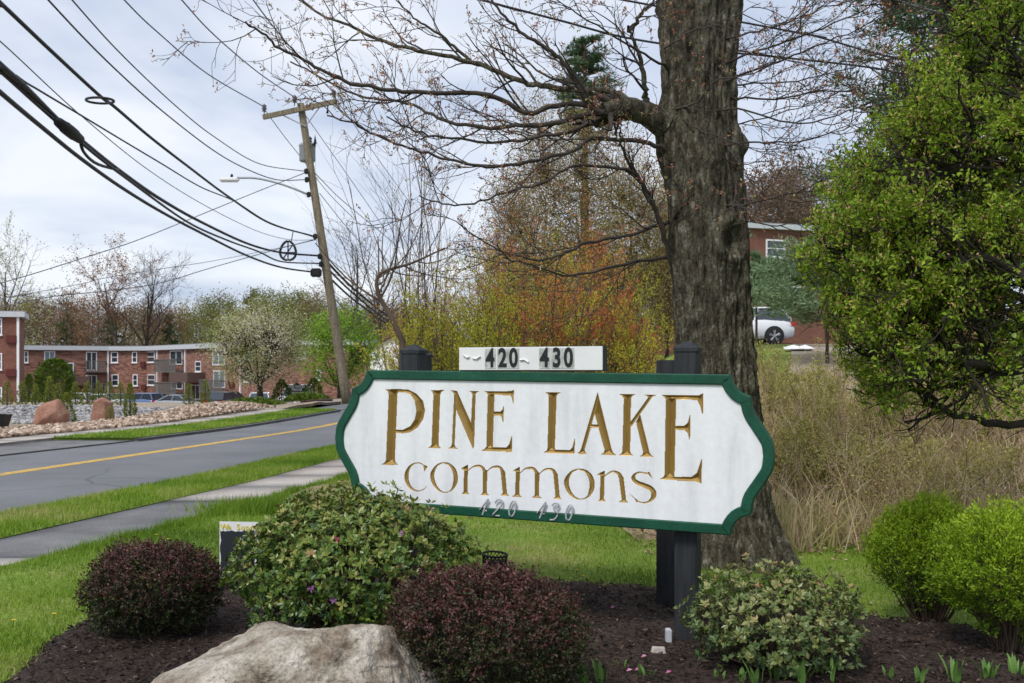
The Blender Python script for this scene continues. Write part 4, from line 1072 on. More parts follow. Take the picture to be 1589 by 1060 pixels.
cxz, rz_ = sm(cxz), sm(rz_)
ZZ, AA = np.meshgrid(zz, aa, indexing='ij')
circ = np.stack([np.cos(AA) * 4.6, np.sin(AA) * 4.6, ZZ * 1.1], -1)
warp = 0.35 * fbm(circ * np.array([0.6, 0.6, 1.2]), 2, 61)
ridge = 1 - np.abs(vnoise(np.stack([np.cos(AA + warp * 0.2) * 7.5, np.sin(AA + warp * 0.2) * 7.5, ZZ * 2.6 + warp], -1), 51)) * 2.0
ridge2 = 1 - np.abs(vnoise(np.stack([np.cos(AA) * 15, np.sin(AA) * 15, ZZ * 7.0], -1), 52)) * 2.0
disp = 0.022 * ridge + 0.016 * ridge2 + 0.012 * fbm(circ * 3.5, 3, 53) + 0.03 * fbm(circ * 0.4, 2, 54)
# root flare lobes, knot scar and burl
lobes = 0.5 + 0.5 * np.cos(AA * 5 + 0.7)
disp = disp + 0.10 * lobes * smooth(0.45, -0.1, ZZ)
def spot(xp, yp, rad):
    z0 = EYE - (yp - HY) / FPX * TD; c = np.interp(z0, zz, cxz); r0 = np.interp(z0, zz, rz_)
    s_ = np.clip(((xp - CX) / FPX * TD - c) / r0, -0.999, 0.999); a0 = -math.acos(s_)
    da = (AA - (a0 % (2 * np.pi)) + np.pi) % (2 * np.pi) - np.pi
    return np.sqrt((da * r0) ** 2 + (ZZ - z0) ** 2 * 0.6) / rad
s1 = spot(1136, 375, 0.16)
disp = disp + 0.05 * np.exp(-((s1 - 0.8) / 0.3) ** 2) - 0.045 * np.exp(-(s1 / 0.5) ** 2)
disp = disp + 0.085 * np.exp(-(spot(1154, 222, 0.075)) ** 2)
disp = disp + 0.05 * np.exp(-(spot(1022, 205, 0.2)) ** 2)
RR = rz_[:, None] * 0.925 + (disp - disp.mean()) - 0.005
TV = np.stack([cxz[:, None] + np.cos(AA) * RR, TD + 0.15 + np.sin(AA) * RR, ZZ], -1).reshape(-1, 3)
ti = np.arange(nz * na).reshape(nz, na)
TF = np.stack([ti[:-1], np.roll(ti, -1, 1)[:-1], np.roll(ti, -1, 1)[1:], ti[1:]], -1).reshape(-1, 4)
tb = np.array([2.0, TD + 0.15, 0.0])
maple = empty('maple_tree', tb, 0, 'large budding maple with a thick furrowed trunk behind the sign', 'tree')
obj('trunk', mesh_np('trunk', TV - tb, TF, M['bark'], smooth_shade=True), maple)
# limbs traced from left to right, with a change of depth along each
limbs = [
 ([(1030, 195), (1000, 175), (965, 168), (935, 172)], [0.115, 0.10, 0.085, 0.06], 0.0, -0.25),
 ([(945, 172), (929, 174), (911, 156), (892, 124), (873, 96), (842, 72), (811, 53), (780, 22), (755, -8)], 0.036, -0.2, -0.6),
 ([(1000, 168), (979, 159), (951, 143), (901, 140), (842, 132), (811, 127), (760, 105), (720, 93), (663, 82), (615, 71), (564, 51), (538, 37), (499, 23), (465, -2)], 0.042, -0.1, 0.9),
 ([(730, 95), (700, 68), (663, 42), (635, 20), (609, -5)], 0.02, 0.5, 0.2),
 ([(940, 170), (905, 162), (858, 165), (817, 176), (759, 147), (663, 144), (606, 139), (550, 130), (507, 113), (470, 91), (431, 74), (408, 51), (380, 37)], 0.032, -0.2, -1.1),
 ([(940, 175), (889, 184), (842, 194), (800, 195), (748, 198), (691, 187), (663, 173), (620, 158), (560, 150), (500, 120), (450, 96)], 0.03, -0.2, 0.5),
 ([(1040, 236), (1005, 222), (942, 215), (914, 218), (889, 233), (842, 246), (800, 255), (748, 258), (705, 249), (663, 238), (620, 224), (578, 207), (550, 192), (507, 178)], 0.026, -0.1, -0.8),
 ([(1032, 362), (1012, 315), (992, 283), (973, 264), (911, 257), (880, 261), (842, 283), (780, 299), (730, 318), (690, 316), (650, 305)], 0.022, -0.1, -0.9),
 ([(1062, 450), (1044, 415), (1030, 360), (1015, 320), (1000, 290), (976, 255), (966, 225), (962, 205)], 0.035, 0.2, -0.4),
 ([(1042, 400), (978, 408), (906, 424), (875, 427), (820, 410), (780, 400)], 0.020, -0.05, -0.9),
 ([(1040, 345), (1019, 350), (975, 367), (909, 377), (875, 393), (840, 404), (799, 396), (760, 380), (715, 352)], 0.022, -0.05, -0.6),
 ([(1005, 165), (1001, 149), (998, 118), (992, 84), (979, 53), (973, 40)], 0.04, -0.1, -0.3),
 ([(980, 48), (992, 25), (1013, 3), (1020, -20)], 0.026, -0.25, -0.3),
 ([(940, 178), (880, 205), (820, 215), (760, 222), (700, 214), (650, 205), (600, 180)], 0.022, -0.2, -1.4),
 ([(1155, 222), (1200, 222), (1260, 217), (1310, 195), (1350, 165)], 0.012, -0.1, -0.4),
 ([(1120, 128), (1180, 106), (1240, 84), (1320, 48), (1400, 10)], 0.013, -0.45, -1.4),
 ([(1110, 105), (1170, 80), (1250, 55), (1330, 20), (1370, -8)], 0.014, -0.45, -1.1),
 ([(1125, 60), (1190, 45), (1260, 20), (1310, -10)], 0.012, -0.4, -1.1),
 ([(1130, 150), (1200, 152), (1290, 140), (1380, 150), (1440, 160)], 0.012, -0.4, -0.9),
 ([(1150, 170), (1230, 190), (1300, 180), (1360, 150), (1400, 110)], 0.012, -0.3, -1.2),
 ([(1165, 315), (1240, 296), (1290, 275), (1330, 270)], 0.013, -0.1, -0.5),
 ([(1168, 346), (1210, 350), (1255, 335), (1310, 318)], 0.010, -0.1, -0.5),
 ([(1165, 130), (1240, 125), (1320, 105), (1400, 75), (1450, 60)], 0.011, 0.2, 0.8),
 ([(1150, 80), (1230, 95), (1310, 120), (1380, 135)], 0.011, 0.1, 0.9),
 ([(1160, 190), (1230, 170), (1290, 150), (1350, 100)], 0.010, 0.2, 0.8),
 ([(1060, 185), (1080, 200), (1120, 215), (1140, 245), (1155, 262), (1140, 280)], 0.010, -0.42, -0.7),
 ([(1040, 170), (1080, 160), (1110, 125), (1160, 118), (1210, 95)], 0.013, -0.4, -0.8),
 ([(1030, 75), (1070, 50), (1130, 30), (1180, 5)], 0.011, -0.42, -0.8),
 ([(1040, 110), (1010, 90), (960, 60), (900, 25), (860, -5)], 0.016, -0.3, -0.9),
]
limbs = [([(p[0][0] - 42, p[0][1] + 4)] + p if 1146 < p[0][0] < 1172 else p, r, a, b) for p, r, a, b in limbs]
gT = np.random.default_rng(71)
tspec = [dict(n=9, kids=0), dict(n=6, wig=0.16, up=0.03, kids=4.5, ang=(22, 55), ratio=(0.4, 0.75), rr=0.6, rmin=0.0045, end=0.35, **{'from': 0.2}), dict(n=4, wig=0.2, up=0.03, kids=2.2, ang=(25, 60), ratio=(0.4, 0.75), rr=0.7, rmin=0.003, end=0.5, **{'from': 0.25}), dict(n=3, wig=0.2, up=0.02, rmin=0.0022, end=0.6)]
bout = {}
for pts, r0, da, db in limbs:
    if 1035 < pts[0][0] < 1162 and da != 0.2:
        zs = EYE - (pts[0][1] - HY) / FPX * TD; rr_ = float(np.interp(zs, zz, rz_)); of = (pts[0][0] - CX) / FPX * TD - float(np.interp(zs, zz, cxz))
        da = (1 if da > 0 else -1) * (math.sqrt(max(rr_ ** 2 - of ** 2, 0.0)) - 0.07) + 0.15
    m = len(pts); dd = TD + np.linspace(da, db, m)
    P = resample(np.array([px(x, y, d) for (x, y), d in zip(pts, dd)]), 4 * m)
    P[1:] += gT.normal(size=(4 * m - 1, 3)) * 0.006
    rad = np.interp(np.linspace(0, 1, 4 * m), np.linspace(0, 1, len(np.atleast_1d(r0))), np.atleast_1d(r0)) if np.ndim(r0) else r0 * (1 - 0.72 * np.linspace(0, 1, 4 * m) ** 0.8) * 0.82
    o = obj('limb', mesh_np('limb', *tube_np([P - tb], [rad], 9), M['bark'] if rad[0] > 0.03 else M['twig_dark'], smooth_shade=True), maple)
    Ln = np.linalg.norm(np.diff(P, axis=0), axis=1).sum()
    kids = 2 + Ln * (3.8 if r0 is not None and np.ndim(r0) == 0 else 2)
    sp = dict(kids=kids, ang=(18, 55), ratio=(0.9 / max(Ln, 0.8) * 0.5, 0.9 / max(Ln, 0.8)), rr=0.5, short=0.3)
    sp['from'] = 0.12
    tspec[0] = sp | dict(n=9)
    spawn(gT, P, unit(np.gradient(P, axis=0)), rad, Ln, 0, tspec, bout)
V, F = wood_np(bout, (5, 5, 4, 3))
tw = obj('twigs', mesh_np('twigs', V - tb, F, M['twig_dark'], smooth_shade=True), maple)
TP, TDr = [], []
for pts, dirs in bout['tips']:
    if gT.random() < 0.6:
        TP.append(pts[-1]); TDr.append(dirs[-1])
        if gT.random() < 0.5: TP.append(pts[1]); TDr.append(dirs[1])
TP = np.repeat(np.array(TP), 5, 0); TDr = np.repeat(np.array(TDr), 5, 0)
V, F = scatter_leaves(TP + gT.normal(size=TP.shape) * 0.008, TDr, gT, (0.014, 0.032), (0.008, 0.017), 0.9, 0.0)
obj('buds', mesh_np('buds', V - tb, F, M['bud'], rnd=np.repeat(np.clip(np.repeat(gT.random(len(TP) // 5), 5) + gT.normal(size=len(TP)) * 0.1, 0, 1), 4)), maple)
# upper limbs above the picture so the tree is whole
uo = {}
uspec = [dict(n=8, wig=0.08, up=0.05, kids=7, ang=(30, 60), ratio=(0.4, 0.6), rr=0.5, end=0.3), dict(n=6, wig=0.14, up=0.05, kids=5, ang=(25, 60), ratio=(0.4, 0.6), rr=0.5, end=0.3, rmin=0.008), dict(n=4, wig=0.18, up=0.02, rmin=0.004, end=0.4)]
for a_ in (0.4, 2.0, 3.4, 5.0):
    grow(gT, (cxz[-1], TD + 0.15, zz[-1] - 0.6), unit(np.array([math.cos(a_), math.sin(a_), 1.4])), 4.0, 0.19, 0, uspec, uo)
obj('upper_limbs', mesh_np('upper_limbs', *[q if i else q - tb for i, q in enumerate(wood_np(uo))], M['bark'], smooth_shade=True), maple)

# ------------------------------------------------------------------ crabapple reaching in from the right
gC = np.random.default_rng(81)
cb = np.array([5.1, 7.2, 0.0]); cb[2] = float(ZG(cb[0], cb[1]))
M['crab_bark'] = pmat('crab_bark', [(0.3, (0.022, 0.018, 0.014)), (0.7, (0.06, 0.05, 0.04))], scale=8, rough=0.95, bump=0.5, bscale=30)
crab = empty('crabapple_tree', cb, 0, 'leafy green crabapple tree with pink buds filling the right side', 'tree')
cl = [
 [(1880, 760, 7.2), (1700, 700, 6.9), (1589, 663, 6.6), (1510, 649, 6.45), (1449, 630, 6.35), (1428, 608, 6.3), (1375, 600, 6.25), (1335, 614, 6.2)],
 [(1449, 630, 6.35), (1445, 604, 6.3), (1471, 573, 6.3), (1454, 526, 6.25), (1420, 500, 6.2)],
 [(1428, 608, 6.3), (1480, 597, 6.2), (1520, 575, 6.2), (1589, 567, 6.3), (1720, 600, 6.8)],
 [(1860, 650, 7.2), (1700, 560, 6.7), (1560, 500, 6.3), (1440, 470, 6.2), (1330, 440, 6.2)],
 [(1860, 620, 7.2), (1700, 450, 6.8), (1560, 360, 6.5), (1440, 310, 6.4), (1330, 275, 6.4)],
 [(1860, 560, 7.2), (1720, 340, 6.9), (1600, 210, 6.7), (1500, 130, 6.6), (1440, 100, 6.6)],
 [(1860, 520, 7.2), (1760, 240, 7.0), (1660, 60, 6.8), (1600, -40, 6.8)],
 [(1860, 560, 7.2), (1750, 420, 7.6), (1600, 330, 7.9), (1480, 260, 8.0), (1380, 230, 8.0)],
 [(1860, 620, 7.2), (1720, 520, 7.5), (1560, 450, 7.8), (1420, 400, 7.8), (1330, 370, 7.7)],
 [(1860, 540, 7.2), (1800, 200, 7.4), (1650, 60, 7.6), (1560, 40, 7.6), (1500, 50, 7.6)],
 [(1860, 560, 7.2), (1740, 500, 6.4), (1620, 440, 5.9), (1520, 400, 5.8), (1430, 400, 5.75)],
 [(1860, 560, 7.2), (1740, 330, 6.4), (1640, 240, 6.1), (1540, 200, 5.95), (1460, 190, 5.95)],
 [(1860, 600, 7.2), (1650, 520, 6.5), (1480, 500, 6.1), (1370, 490, 6.0), (1290, 480, 6.0)],
 [(1860, 600, 7.2), (1650, 400, 6.5), (1480, 390, 6.1), (1370, 380, 6.0), (1275, 400, 6.0)],
 [(1860, 600, 7.2), (1700, 560, 6.4), (1540, 560, 6.1), (1430, 555, 6.0), (1330, 545, 6.0)],
 [(1860, 600, 7.2), (1700, 540, 6.9), (1540, 540, 7.0), (1400, 560, 7.0), (1310, 570, 6.9)],
 [(1860, 560, 7.2), (1700, 300, 6.5), (1560, 260, 6.1), (1440, 270, 6.0), (1350, 300, 6.0)],
 [(1860, 560, 7.2), (1700, 220, 6.7), (1600, 120, 6.4), (1530, 60, 6.3), (1480, 20, 6.3)],
 [(1860, 600, 7.2), (2000, 350, 7.2), (2100, 250, 7.3)], [(1860, 560, 7.2), (1900, 250, 6.6), (1930, 100, 6.2)], [(1860, 560, 7.2), (1950, 250, 8.0), (2050, 150, 8.4)], [(1860, 640, 7.2), (2050, 520, 6.5), (2200, 480, 6.2)],
]
cspec = [dict(n=9), dict(n=6, wig=0.2, up=0.04, kids=5.5, ang=(25, 65), ratio=(0.45, 0.8), rr=0.55, rmin=0.006, end=0.4, **{'from': 0.15}), dict(n=4, wig=0.22, up=0.05, kids=3.0, ang=(25, 65), ratio=(0.5, 0.8), rr=0.6, rmin=0.0035, end=0.5, **{'from': 0.2}), dict(n=3, wig=0.2, up=0.05, rmin=0.0025, end=0.6)]
def crown_in(p, slack):
    'inside the left face of the crown, which swells from the top down to mid height'
    xl = np.interp(p[:, 2], [1.3, 1.54, 1.86, 2.27, 2.76, 3.17, 3.57, 3.98, 4.6], [2.35, 2.2, 2.0, 1.92, 2.02, 2.2, 2.5, 2.8, 3.1])
    return p[:, 0] * 6.3 / p[:, 1] > xl + 0.07 - slack + 0.22 * fbm(p * 2.2, 3, 12)
co = {}
P = np.array([cb + [0, 0, -0.1], cb + [-0.05, 0, 0.5], cb + [-0.15, 0, 1.1]]); 
obj('trunk', mesh_np('trunk', *[q if i else q - cb for i, q in enumerate(tube_np([resample(P, 10)], [np.linspace(0.14, 0.10, 10)], 12))], M['crab_bark'], smooth_shade=True), crab)
for li, pts in enumerate(cl):
    P = resample(np.array([px(*q) for q in pts]), 4 * len(pts)); P[1:] += gC.normal(size=(len(P) - 1, 3)) * 0.012
    r0 = 0.05 if li != 1 else 0.025
    if li in (0,): r0 = 0.034
    if li in (1, 2): r0 = 0.022
    rad = r0 * (1 - 0.7 * np.linspace(0, 1, len(P)))
    obj('limb', mesh_np('limb', *[q if i else q - cb for i, q in enumerate(tube_np([P], [rad], 8))], M['crab_bark'], smooth_shade=True), crab)
    Ln = np.linalg.norm(np.diff(P, axis=0), axis=1).sum()
    sp = dict(n=9, kids=(3 + 6.5 * Ln) if li not in (0, 1, 2) else 7, ang=(25, 75), ratio=(0.35 / Ln, 0.8 / Ln), rr=0.5, short=0.2, flat=0.8)
    sp['from'] = 0.35 if li else 0.55
    cspec[0] = sp
    spawn(gC, P, unit(np.gradient(P, axis=0)), rad, Ln, 0, cspec, co)
co = {k_: [q for q in v_ if crown_in(q[0][-1:], 0.03)[0]] if k_ != 'tips' else [q for q in v_ if crown_in(q[0][-1:], 0.03)[0]] for k_, v_ in co.items()}
V, F = wood_np(co, (5, 5, 4, 3))
obj('twigs', mesh_np('twigs', V - cb, F, M['crab_bark'], smooth_shade=True), crab)
P, D = tip_points(co, 30, gC, 0.021, 0.5)
keepz = (P[:, 2] > 1.36) & crown_in(P, 0.0) & (fbm(P * 3.2, 2, 33) + 0.22 * gC.normal(size=len(P)) > -0.30)
P, D = P[keepz], D[keepz]
tw_ = np.clip(0.40 + 0.16 * fbm(P * 2.5, 2, 9) + gC.normal(size=len(P)) * 0.16, 0, 0.84)
pk = gC.random(len(P)) < 0.22; tw_[pk] = gC.uniform(0.86, 1.0, pk.sum())
L = gC.uniform(0.018, 0.040, len(P)); L[pk] *= 0.65
d = unit(D * 0.4 + gC.normal(size=P.shape) * 0.8 + [0, 0, 0.25])
V, F = leaf_np(P, d, rand_dirs(len(P), gC) + [0, 0, 0.8], L, L * gC.uniform(0.42, 0.6, len(P)), 0.1)
obj('crown', mesh_np('crown', V - cb, F, M['crab'], rnd=np.repeat(tw_, 4)), crab)
print('crab leaves', len(P), 'maple tips', len(bout['tips']))

# ------------------------------------------------------------------ dry brush on the bank
gB = np.random.default_rng(91)
M['dry_blade'] = leafmat('dry_blade', [(0.0, (0.30, 0.32, 0.09)), (0.3, (0.46, 0.41, 0.18)), (0.6, (0.62, 0.49, 0.32)), (1.0, (0.76, 0.59, 0.46))], trans=0.3)
n = 3000
bx = gB.uniform(1.9, 11, n); by = 8.9 + 13 * gB.random(n) ** 1.35
lim = np.where(bx < 3.0, 10.4, 8.75 + 0.25 * np.sin(bx * 3))
k = (by > lim) & (bx < 0.62 * by + 0.8) & (np.hypot(bx - 2.0, by - TD - 0.15) > 0.9); bx, by = bx[k], by[k]
ex = gB.uniform(-0.6, 2.4, 700); ey = gB.uniform(11.8, 15, 700)
bx, by = np.concatenate([bx, ex]), np.concatenate([by, ey]); n = len(bx)
pol, rad, rnv = [], [], []
tipP, tipD = [], []
for i in range(n):
    h = gB.uniform(0.45, 1.25) * (0.85 if by[i] < 11 or by[i] > 15 else 1.1) * (0.7 if bx[i] < 2.2 else 1)
    d = unit(np.array([gB.normal() * 0.3, gB.normal() * 0.3, 1.0])); b = np.array([bx[i], by[i], float(ZG(bx[i], by[i])) - 0.03])
    bend = gB.normal(size=3) * 0.10 * h; bend[2] = 0
    p = np.array([b, b + d * h * 0.4 + bend * 0.3, b + d * h * 0.75 + bend, b + d * h + bend * 2.2])
    pol.append(p); rad.append(np.array([0.006, 0.005, 0.0035, 0.002]) * gB.uniform(0.6, 1.3)); rnv.append(np.clip(gB.normal(0.5, 0.22), 0, 1))
    for j in range(gB.integers(3, 7)):
        t = gB.uniform(0.3, 1.0); q = p[1] + (p[3] - p[1]) * t
        dd = unit(d + gB.normal(size=3) * 0.7); l = gB.uniform(0.10, 0.38)
        pp = np.array([q, q + dd * l * 0.4, q + dd * l * 0.75 + gB.normal(size=3) * 0.02, q + dd * l + [0, 0, gB.normal() * 0.04]])
        pol.append(pp); rad.append(np.array([0.0028, 0.0024, 0.002, 0.0014])); rnv.append(rnv[-1])
        tipP.append(pp[3]); tipD.append(dd)
V, F = tube_np(pol, rad, 3)
obj('dry_brush', mesh_np('dry_brush', V, F, M['straw'], rnd=np.repeat(np.array(rnv), 12)), label='tangle of dry tan stalks and brambles on the bank', category='brush', kind='stuff')
tipP, tipD = np.array(tipP), np.array(tipD)
gn = fbm(tipP * 0.55, 2, 5); sel = gn + gB.normal(size=len(gn)) * 0.25 > 0.08
P = np.repeat(tipP[sel], 9, 0); D = np.repeat(tipD[sel], 9, 0)
V, F = scatter_leaves(P + gB.normal(size=P.shape) * 0.05, D, gB, (0.018, 0.04), (0.01, 0.02), 0.9, 0.2)
obj('bramble_leaves', mesh_np('bramble_leaves', V, F, M['weed'], rnd=np.repeat(np.clip(gB.normal(0.5, 0.2, len(P)), 0, 1), 4)), label='young grey green leaves among the dry brush', category='leaves', kind='stuff')
# long dry grass between the stalks
n = 26000
x = gB.uniform(1.6, 11, n); y = 8.9 + 12 * gB.random(n) ** 1.5
k = (x < 0.62 * y + 0.8) & (y > 9.0 + 0.3 * np.sin(x * 2.3)) & (np.hypot(x - 2.0, y - TD - 0.15) > 0.7); x, y = x[k], y[k]; n = len(x)
cl_ = fbm(np.stack([x, y, 0 * x], -1) * 1.1, 3, 71)
hL = gB.uniform(0.2, 0.75, n) * (1 + 0.5 * cl_)
P = np.stack([x, y, ZG(x, y) - 0.02], -1); d = unit(np.stack([gB.normal(size=n) * 0.45, gB.normal(size=n) * 0.45, np.ones(n)], -1))
a_ = gB.uniform(0, np.pi, n); S = np.stack([np.cos(a_), np.sin(a_), 0 * a_], -1) * gB.uniform(0.004, 0.010, n)[:, None]
mid = P + d * hL[:, None] * 0.6; end = P + d * hL[:, None] + np.stack([gB.normal(size=n), gB.normal(size=n), -0.6 + 0 * x], -1) * hL[:, None] * 0.18
V = np.stack([P - S, P + S, mid + S * 0.8, mid - S * 0.8, end], 1).reshape(-1, 3); b_ = np.arange(n)[:, None] * 5
obj('dry_grass', mesh_np('dry_grass', V, [np.array([[0, 1, 2, 3]]) + b_, np.array([[3, 2, 4]]) + b_], M['dry_blade'], rnd=np.repeat(np.clip(0.66 + 0.5 * fbm(P * 0.6, 2, 23) + gB.normal(size=n) * 0.16, 0, 1), 5)), label='long bleached grass standing among the brambles on the bank', category='grass', kind='stuff')
# leaf litter lying under brush and tree
n = 9000
x = gB.uniform(-2.5, 8, n); y = gB.uniform(8.5, 14.5, n)
k = (y > np.where(x < 1.2, 11.0, 8.7) + gB.normal(size=n) * 0.25); x, y = x[k], y[k]; n = len(x)
P = np.stack([x, y, ZG(x, y) + 0.012 + 0.02 * gB.random(n)], -1)
V, F = leaf_np(P, unit(np.stack([gB.normal(size=n), gB.normal(size=n), 0.2 * gB.normal(size=n)], -1)), unit(gB.normal(size=(n, 3)) * 0.4 + [0, 0, 1]), gB.uniform(0.03, 0.08, n), gB.uniform(0.02, 0.05, n), 0.1)
obj('leaf_litter', mesh_np('leaf_litter', V, F, M['straw'], rnd=np.repeat(np.clip(gB.normal(0.3, 0.2, n), 0, 1), 4)), label='brown dead leaves scattered at the edge of the brush', category='leaf litter', kind='stuff')
# bare litter ground under the brush
yy_ = np.arange(8.6, 26, 0.3)
loft('brush_ground', lambda y: np.interp(y, [8.6, 9.2, 10.5, 11.3, 12, 26], [1.5, 1.25, 1.1, 0.2, -3.0, -1.2]), lambda y: 0 * y + 14, yy_, 60, 0.014, M['litter'], noise=0.02, sink=lambda X, Y: 0.10 * smooth(9.9, 8.6, Y) + 0.05 * fbm(np.stack([X, Y, 0 * X], -1) * 1.7, 3, 66) * smooth(11, 9, Y), kind='structure')

# ------------------------------------------------------------------ utility pole with its fittings
PD = 42.0
def pp(x, y, d=PD): return px(x, y, d)
foot = px_on(538.5, PD); foot = np.array([foot[0], PD, float(ZG(foot[0], PD))])
top = pp(466.5, 161)
pole_root = empty('utility_pole', foot, 0, 'leaning wooden utility pole with crossarm, transformer and street light', 'utility pole')
F0 = foot
def pl(p): return np.asarray(p) - F0
Pp = np.array([foot + (top - foot) * t for t in np.linspace(-0.02, 1, 12)])
MB().tube(pl(Pp), np.linspace(0.215, 0.145, 12), 14).build('shaft', M['pole_wood'], pole_root, smooth_shade=True)
def bar(a, b, h, w):
    """square beam from a to b"""
    a, b = np.array(a), np.array(b); t = unit(b - a); u = unit(np.cross(t, [0, 0, 1])); v = np.cross(u, t)
    V = [q + su * u * w / 2 + sv * v * h / 2 for q in (a, b) for su, sv in ((-1, -1), (1, -1), (1, 1), (-1, 1))]
    return V, [[0, 1, 2, 3], [4, 5, 6, 7], [0, 1, 5, 4], [1, 2, 6, 5], [2, 3, 7, 6], [3, 0, 4, 7]]
arm_a, arm_b = pp(408, 182, PD - 0.25), pp(523, 157, PD - 0.25)
MB().add(*bar(pl(arm_a), pl(arm_b), 0.20, 0.12)).build('crossarm', M['pole_wood'], pole_root)
for q in ((437, 178), (497, 165)):
    MB().tube([pl(pp(q[0], q[1], PD - 0.2)), pl(pp(474, 196, PD - 0.2))], 0.025, 5).build('arm_brace', M['grey_metal'], pole_root)
M['porcelain'] = flat('porcelain', (0.10, 0.10, 0.13), rough=0.3)
for bx_, by_ in ((410, 178), (457, 164), (518, 156)):
    c = pl(pp(bx_, by_, PD - 0.25))
    MB().lathe([(0.02, 0), (0.02, 0.12), (0.10, 0.14), (0.05, 0.2), (0.12, 0.24), (0.06, 0.31), (0.11, 0.35), (0.04, 0.44)], c, 10).build('insulator', M['porcelain'], pole_root, smooth_shade=True)
c = pl(pp(477, 251, PD + 0.35))
tf = MB().lathe([(0.30, 0), (0.34, 0.04), (0.34, 0.62), (0.36, 0.64), (0.36, 0.72), (0.26, 0.78), (0.05, 0.80)], c, 20).build('transformer', M['grey_metal'], pole_root, smooth_shade=True)
MB().lathe([(0.05, 0), (0.09, 0.08), (0.05, 0.14), (0.09, 0.2), (0.03, 0.28)], c + np.array([0.12, 0, 0.78]), 8).build('bushing', M['porcelain'], tf)
MB().tube([pl(pp(486, 226)), pl(pp(489, 222)), pl(pp(489, 208))], 0.07, 6).build('fuse_cutout', M['black'], pole_root)
MB().tube([pl(pp(498, 165)), pl(pp(509, 162)), pl(pp(508, 176))], 0.06, 6).build('arrester', M['black'], pole_root)
# street light on its bent arm
la = resample([pp(481, 303), pp(440, 287), pp(400, 277), pp(368, 276)], 14)
sl = MB().tube(pl(la), 0.045, 8).build('light_arm', M['grey_metal'], pole_root, smooth_shade=True)
hd = pl(pp(356, 279))
lh = MB().bevbox(hd[0] - 0.42, hd[0] + 0.40, hd[1] - 0.16, hd[1] + 0.16, hd[2] - 0.09, hd[2] + 0.09, 0.06).build('lamp_head', M['white_paint'], pole_root)
MB().lathe([(0.06, 0.08), (0.06, 0.2), (0.03, 0.24)], hd + np.array([0.1, 0, 0]), 8).build('photocell', M['black'], lh)
for q in ((474, 266), (475, 279), (478, 302), (488, 367), (495, 398), (497, 410)):
    p_ = pl(pp(q[0] + 1, q[1], PD - 0.24)); MB().lathe([(0.03, -0.12), (0.09, -0.08), (0.09, 0.08), (0.03, 0.12)], p_, 8).build('wire_bracket', M['black'], pole_root)
MB().bevbox(pl(pp(493, 425))[0] - 0.22, pl(pp(493, 425))[0] + 0.22, -0.5, -0.2, pl(pp(493, 431))[2], pl(pp(493, 418))[2], 0.05).build('terminal_box', M['black'], pole_root)
mb = MB()
ring = [pp(447 + 11 * math.cos(t) * (1.1 - 0.25 * math.sin(t)), 389 - 15 * math.sin(t), PD - 0.6) for t in np.linspace(0, 2 * math.pi, 19)]
mb.tube(pl(np.array(ring)), 0.055, 6, cap=False)
for a_, b_ in (((437, 392), (457, 392)), ((447, 374), (447, 404)), ((440, 401), (455, 379))): mb.tube([pl(pp(*a_, PD - 0.6)), pl(pp(*b_, PD - 0.6))], 0.03, 5)
mb.tube([pl(pp(452, 375, PD - 0.6)), pl(pp(455, 358, PD - 0.4))], 0.02, 4); mb.build('cable_coil', M['wire'], pole_root)

# ------------------------------------------------------------------ overhead wires
def wire(pts, z_near, z_pole, rad, label, mat='wire', d_end=PD, name='overhead_wire'):
    """wire that reaches the pole at its last point; its height runs from z_near at the first point"""
    n = len(pts); P = []
    zl = EYE + (HY - pts[-1][1]) / FPX * d_end
    for i, (x, y) in enumerate(pts):
        t = i / (n - 1); z = z_near + (zl - z_near) * t ** 1.4
        d = (z - EYE) * FPX / (HY - y)
        P.append(px(x, y, min(d, d_end) if i < n - 1 else d_end))
    P = np.array(P); t_ = unit(P[0] - P[1]); ext = np.array([P[0] + t_ * k_ + [0, 0, 0.0025 * k_ * k_] for k_ in (26.0, 13.0)])
    Q = resample(np.vstack([ext, P]), 8 * n + 12)
    o = P[-1]
    return obj(name, mesh_np(name, *[q if i else q - o for i, q in enumerate(tube_np([Q], [np.full(len(Q), rad)], 6))], M[mat], smooth_shade=True), label=label, category='cable', group='wires strung to the utility pole', loc=o), P
wire([(-60, -50), (0, 4), (75, 75), (153, 147), (178, 166), (232, 212), (290, 257), (357, 307), (420, 347), (488, 367)], 6.9, 7, 0.034, 'thick black cable with a slack loop, uppermost of the heavy cables')
wire([(-40, 60), (29, 120), (62, 141), (124, 178), (187, 216), (249, 253), (311, 290), (365, 313), (420, 346), (487, 368)], 6.4, 7, 0.018, 'thin black wire running just below the looped heavy cable')
wire([(-60, 45), (0, 100), (41, 137), (91, 187), (124, 216), (187, 266), (249, 309), (311, 344), (384, 378), (437, 392), (495, 397)], 5.6, 6, 0.042, 'heavy black cable bundle that carries the splice closure')
wire([(-60, 60), (0, 110), (62, 166), (124, 220), (187, 270), (290, 344), (353, 373), (400, 390), (437, 406), (497, 409)], 5.6, 6, 0.030, 'black cable running close under the splice bundle')
wire([(-60, 90), (0, 143), (62, 195), (124, 245), (187, 290), (249, 328), (311, 361), (384, 397), (437, 415), (491, 423)], 5.3, 6, 0.036, 'lowest heavy black cable along the road')
wire([(-20, -110), (75, 0), (166, 95), (249, 170), (332, 234), (384, 263), (430, 279), (474, 279)], 8.5, 9, 0.020, 'thin wire ending just above the street light arm, lower of two')
wire([(20, -110), (112, 0), (187, 83), (270, 162), (332, 212), (402, 254), (474, 266)], 8.8, 9, 0.017, 'thin wire ending just above the street light arm, upper of two')
wire([(80, -130), (193, 0), (249, 54), (324, 116), (410, 166)], 11.2, 12, 0.020, 'thin wire to the left end of the crossarm')
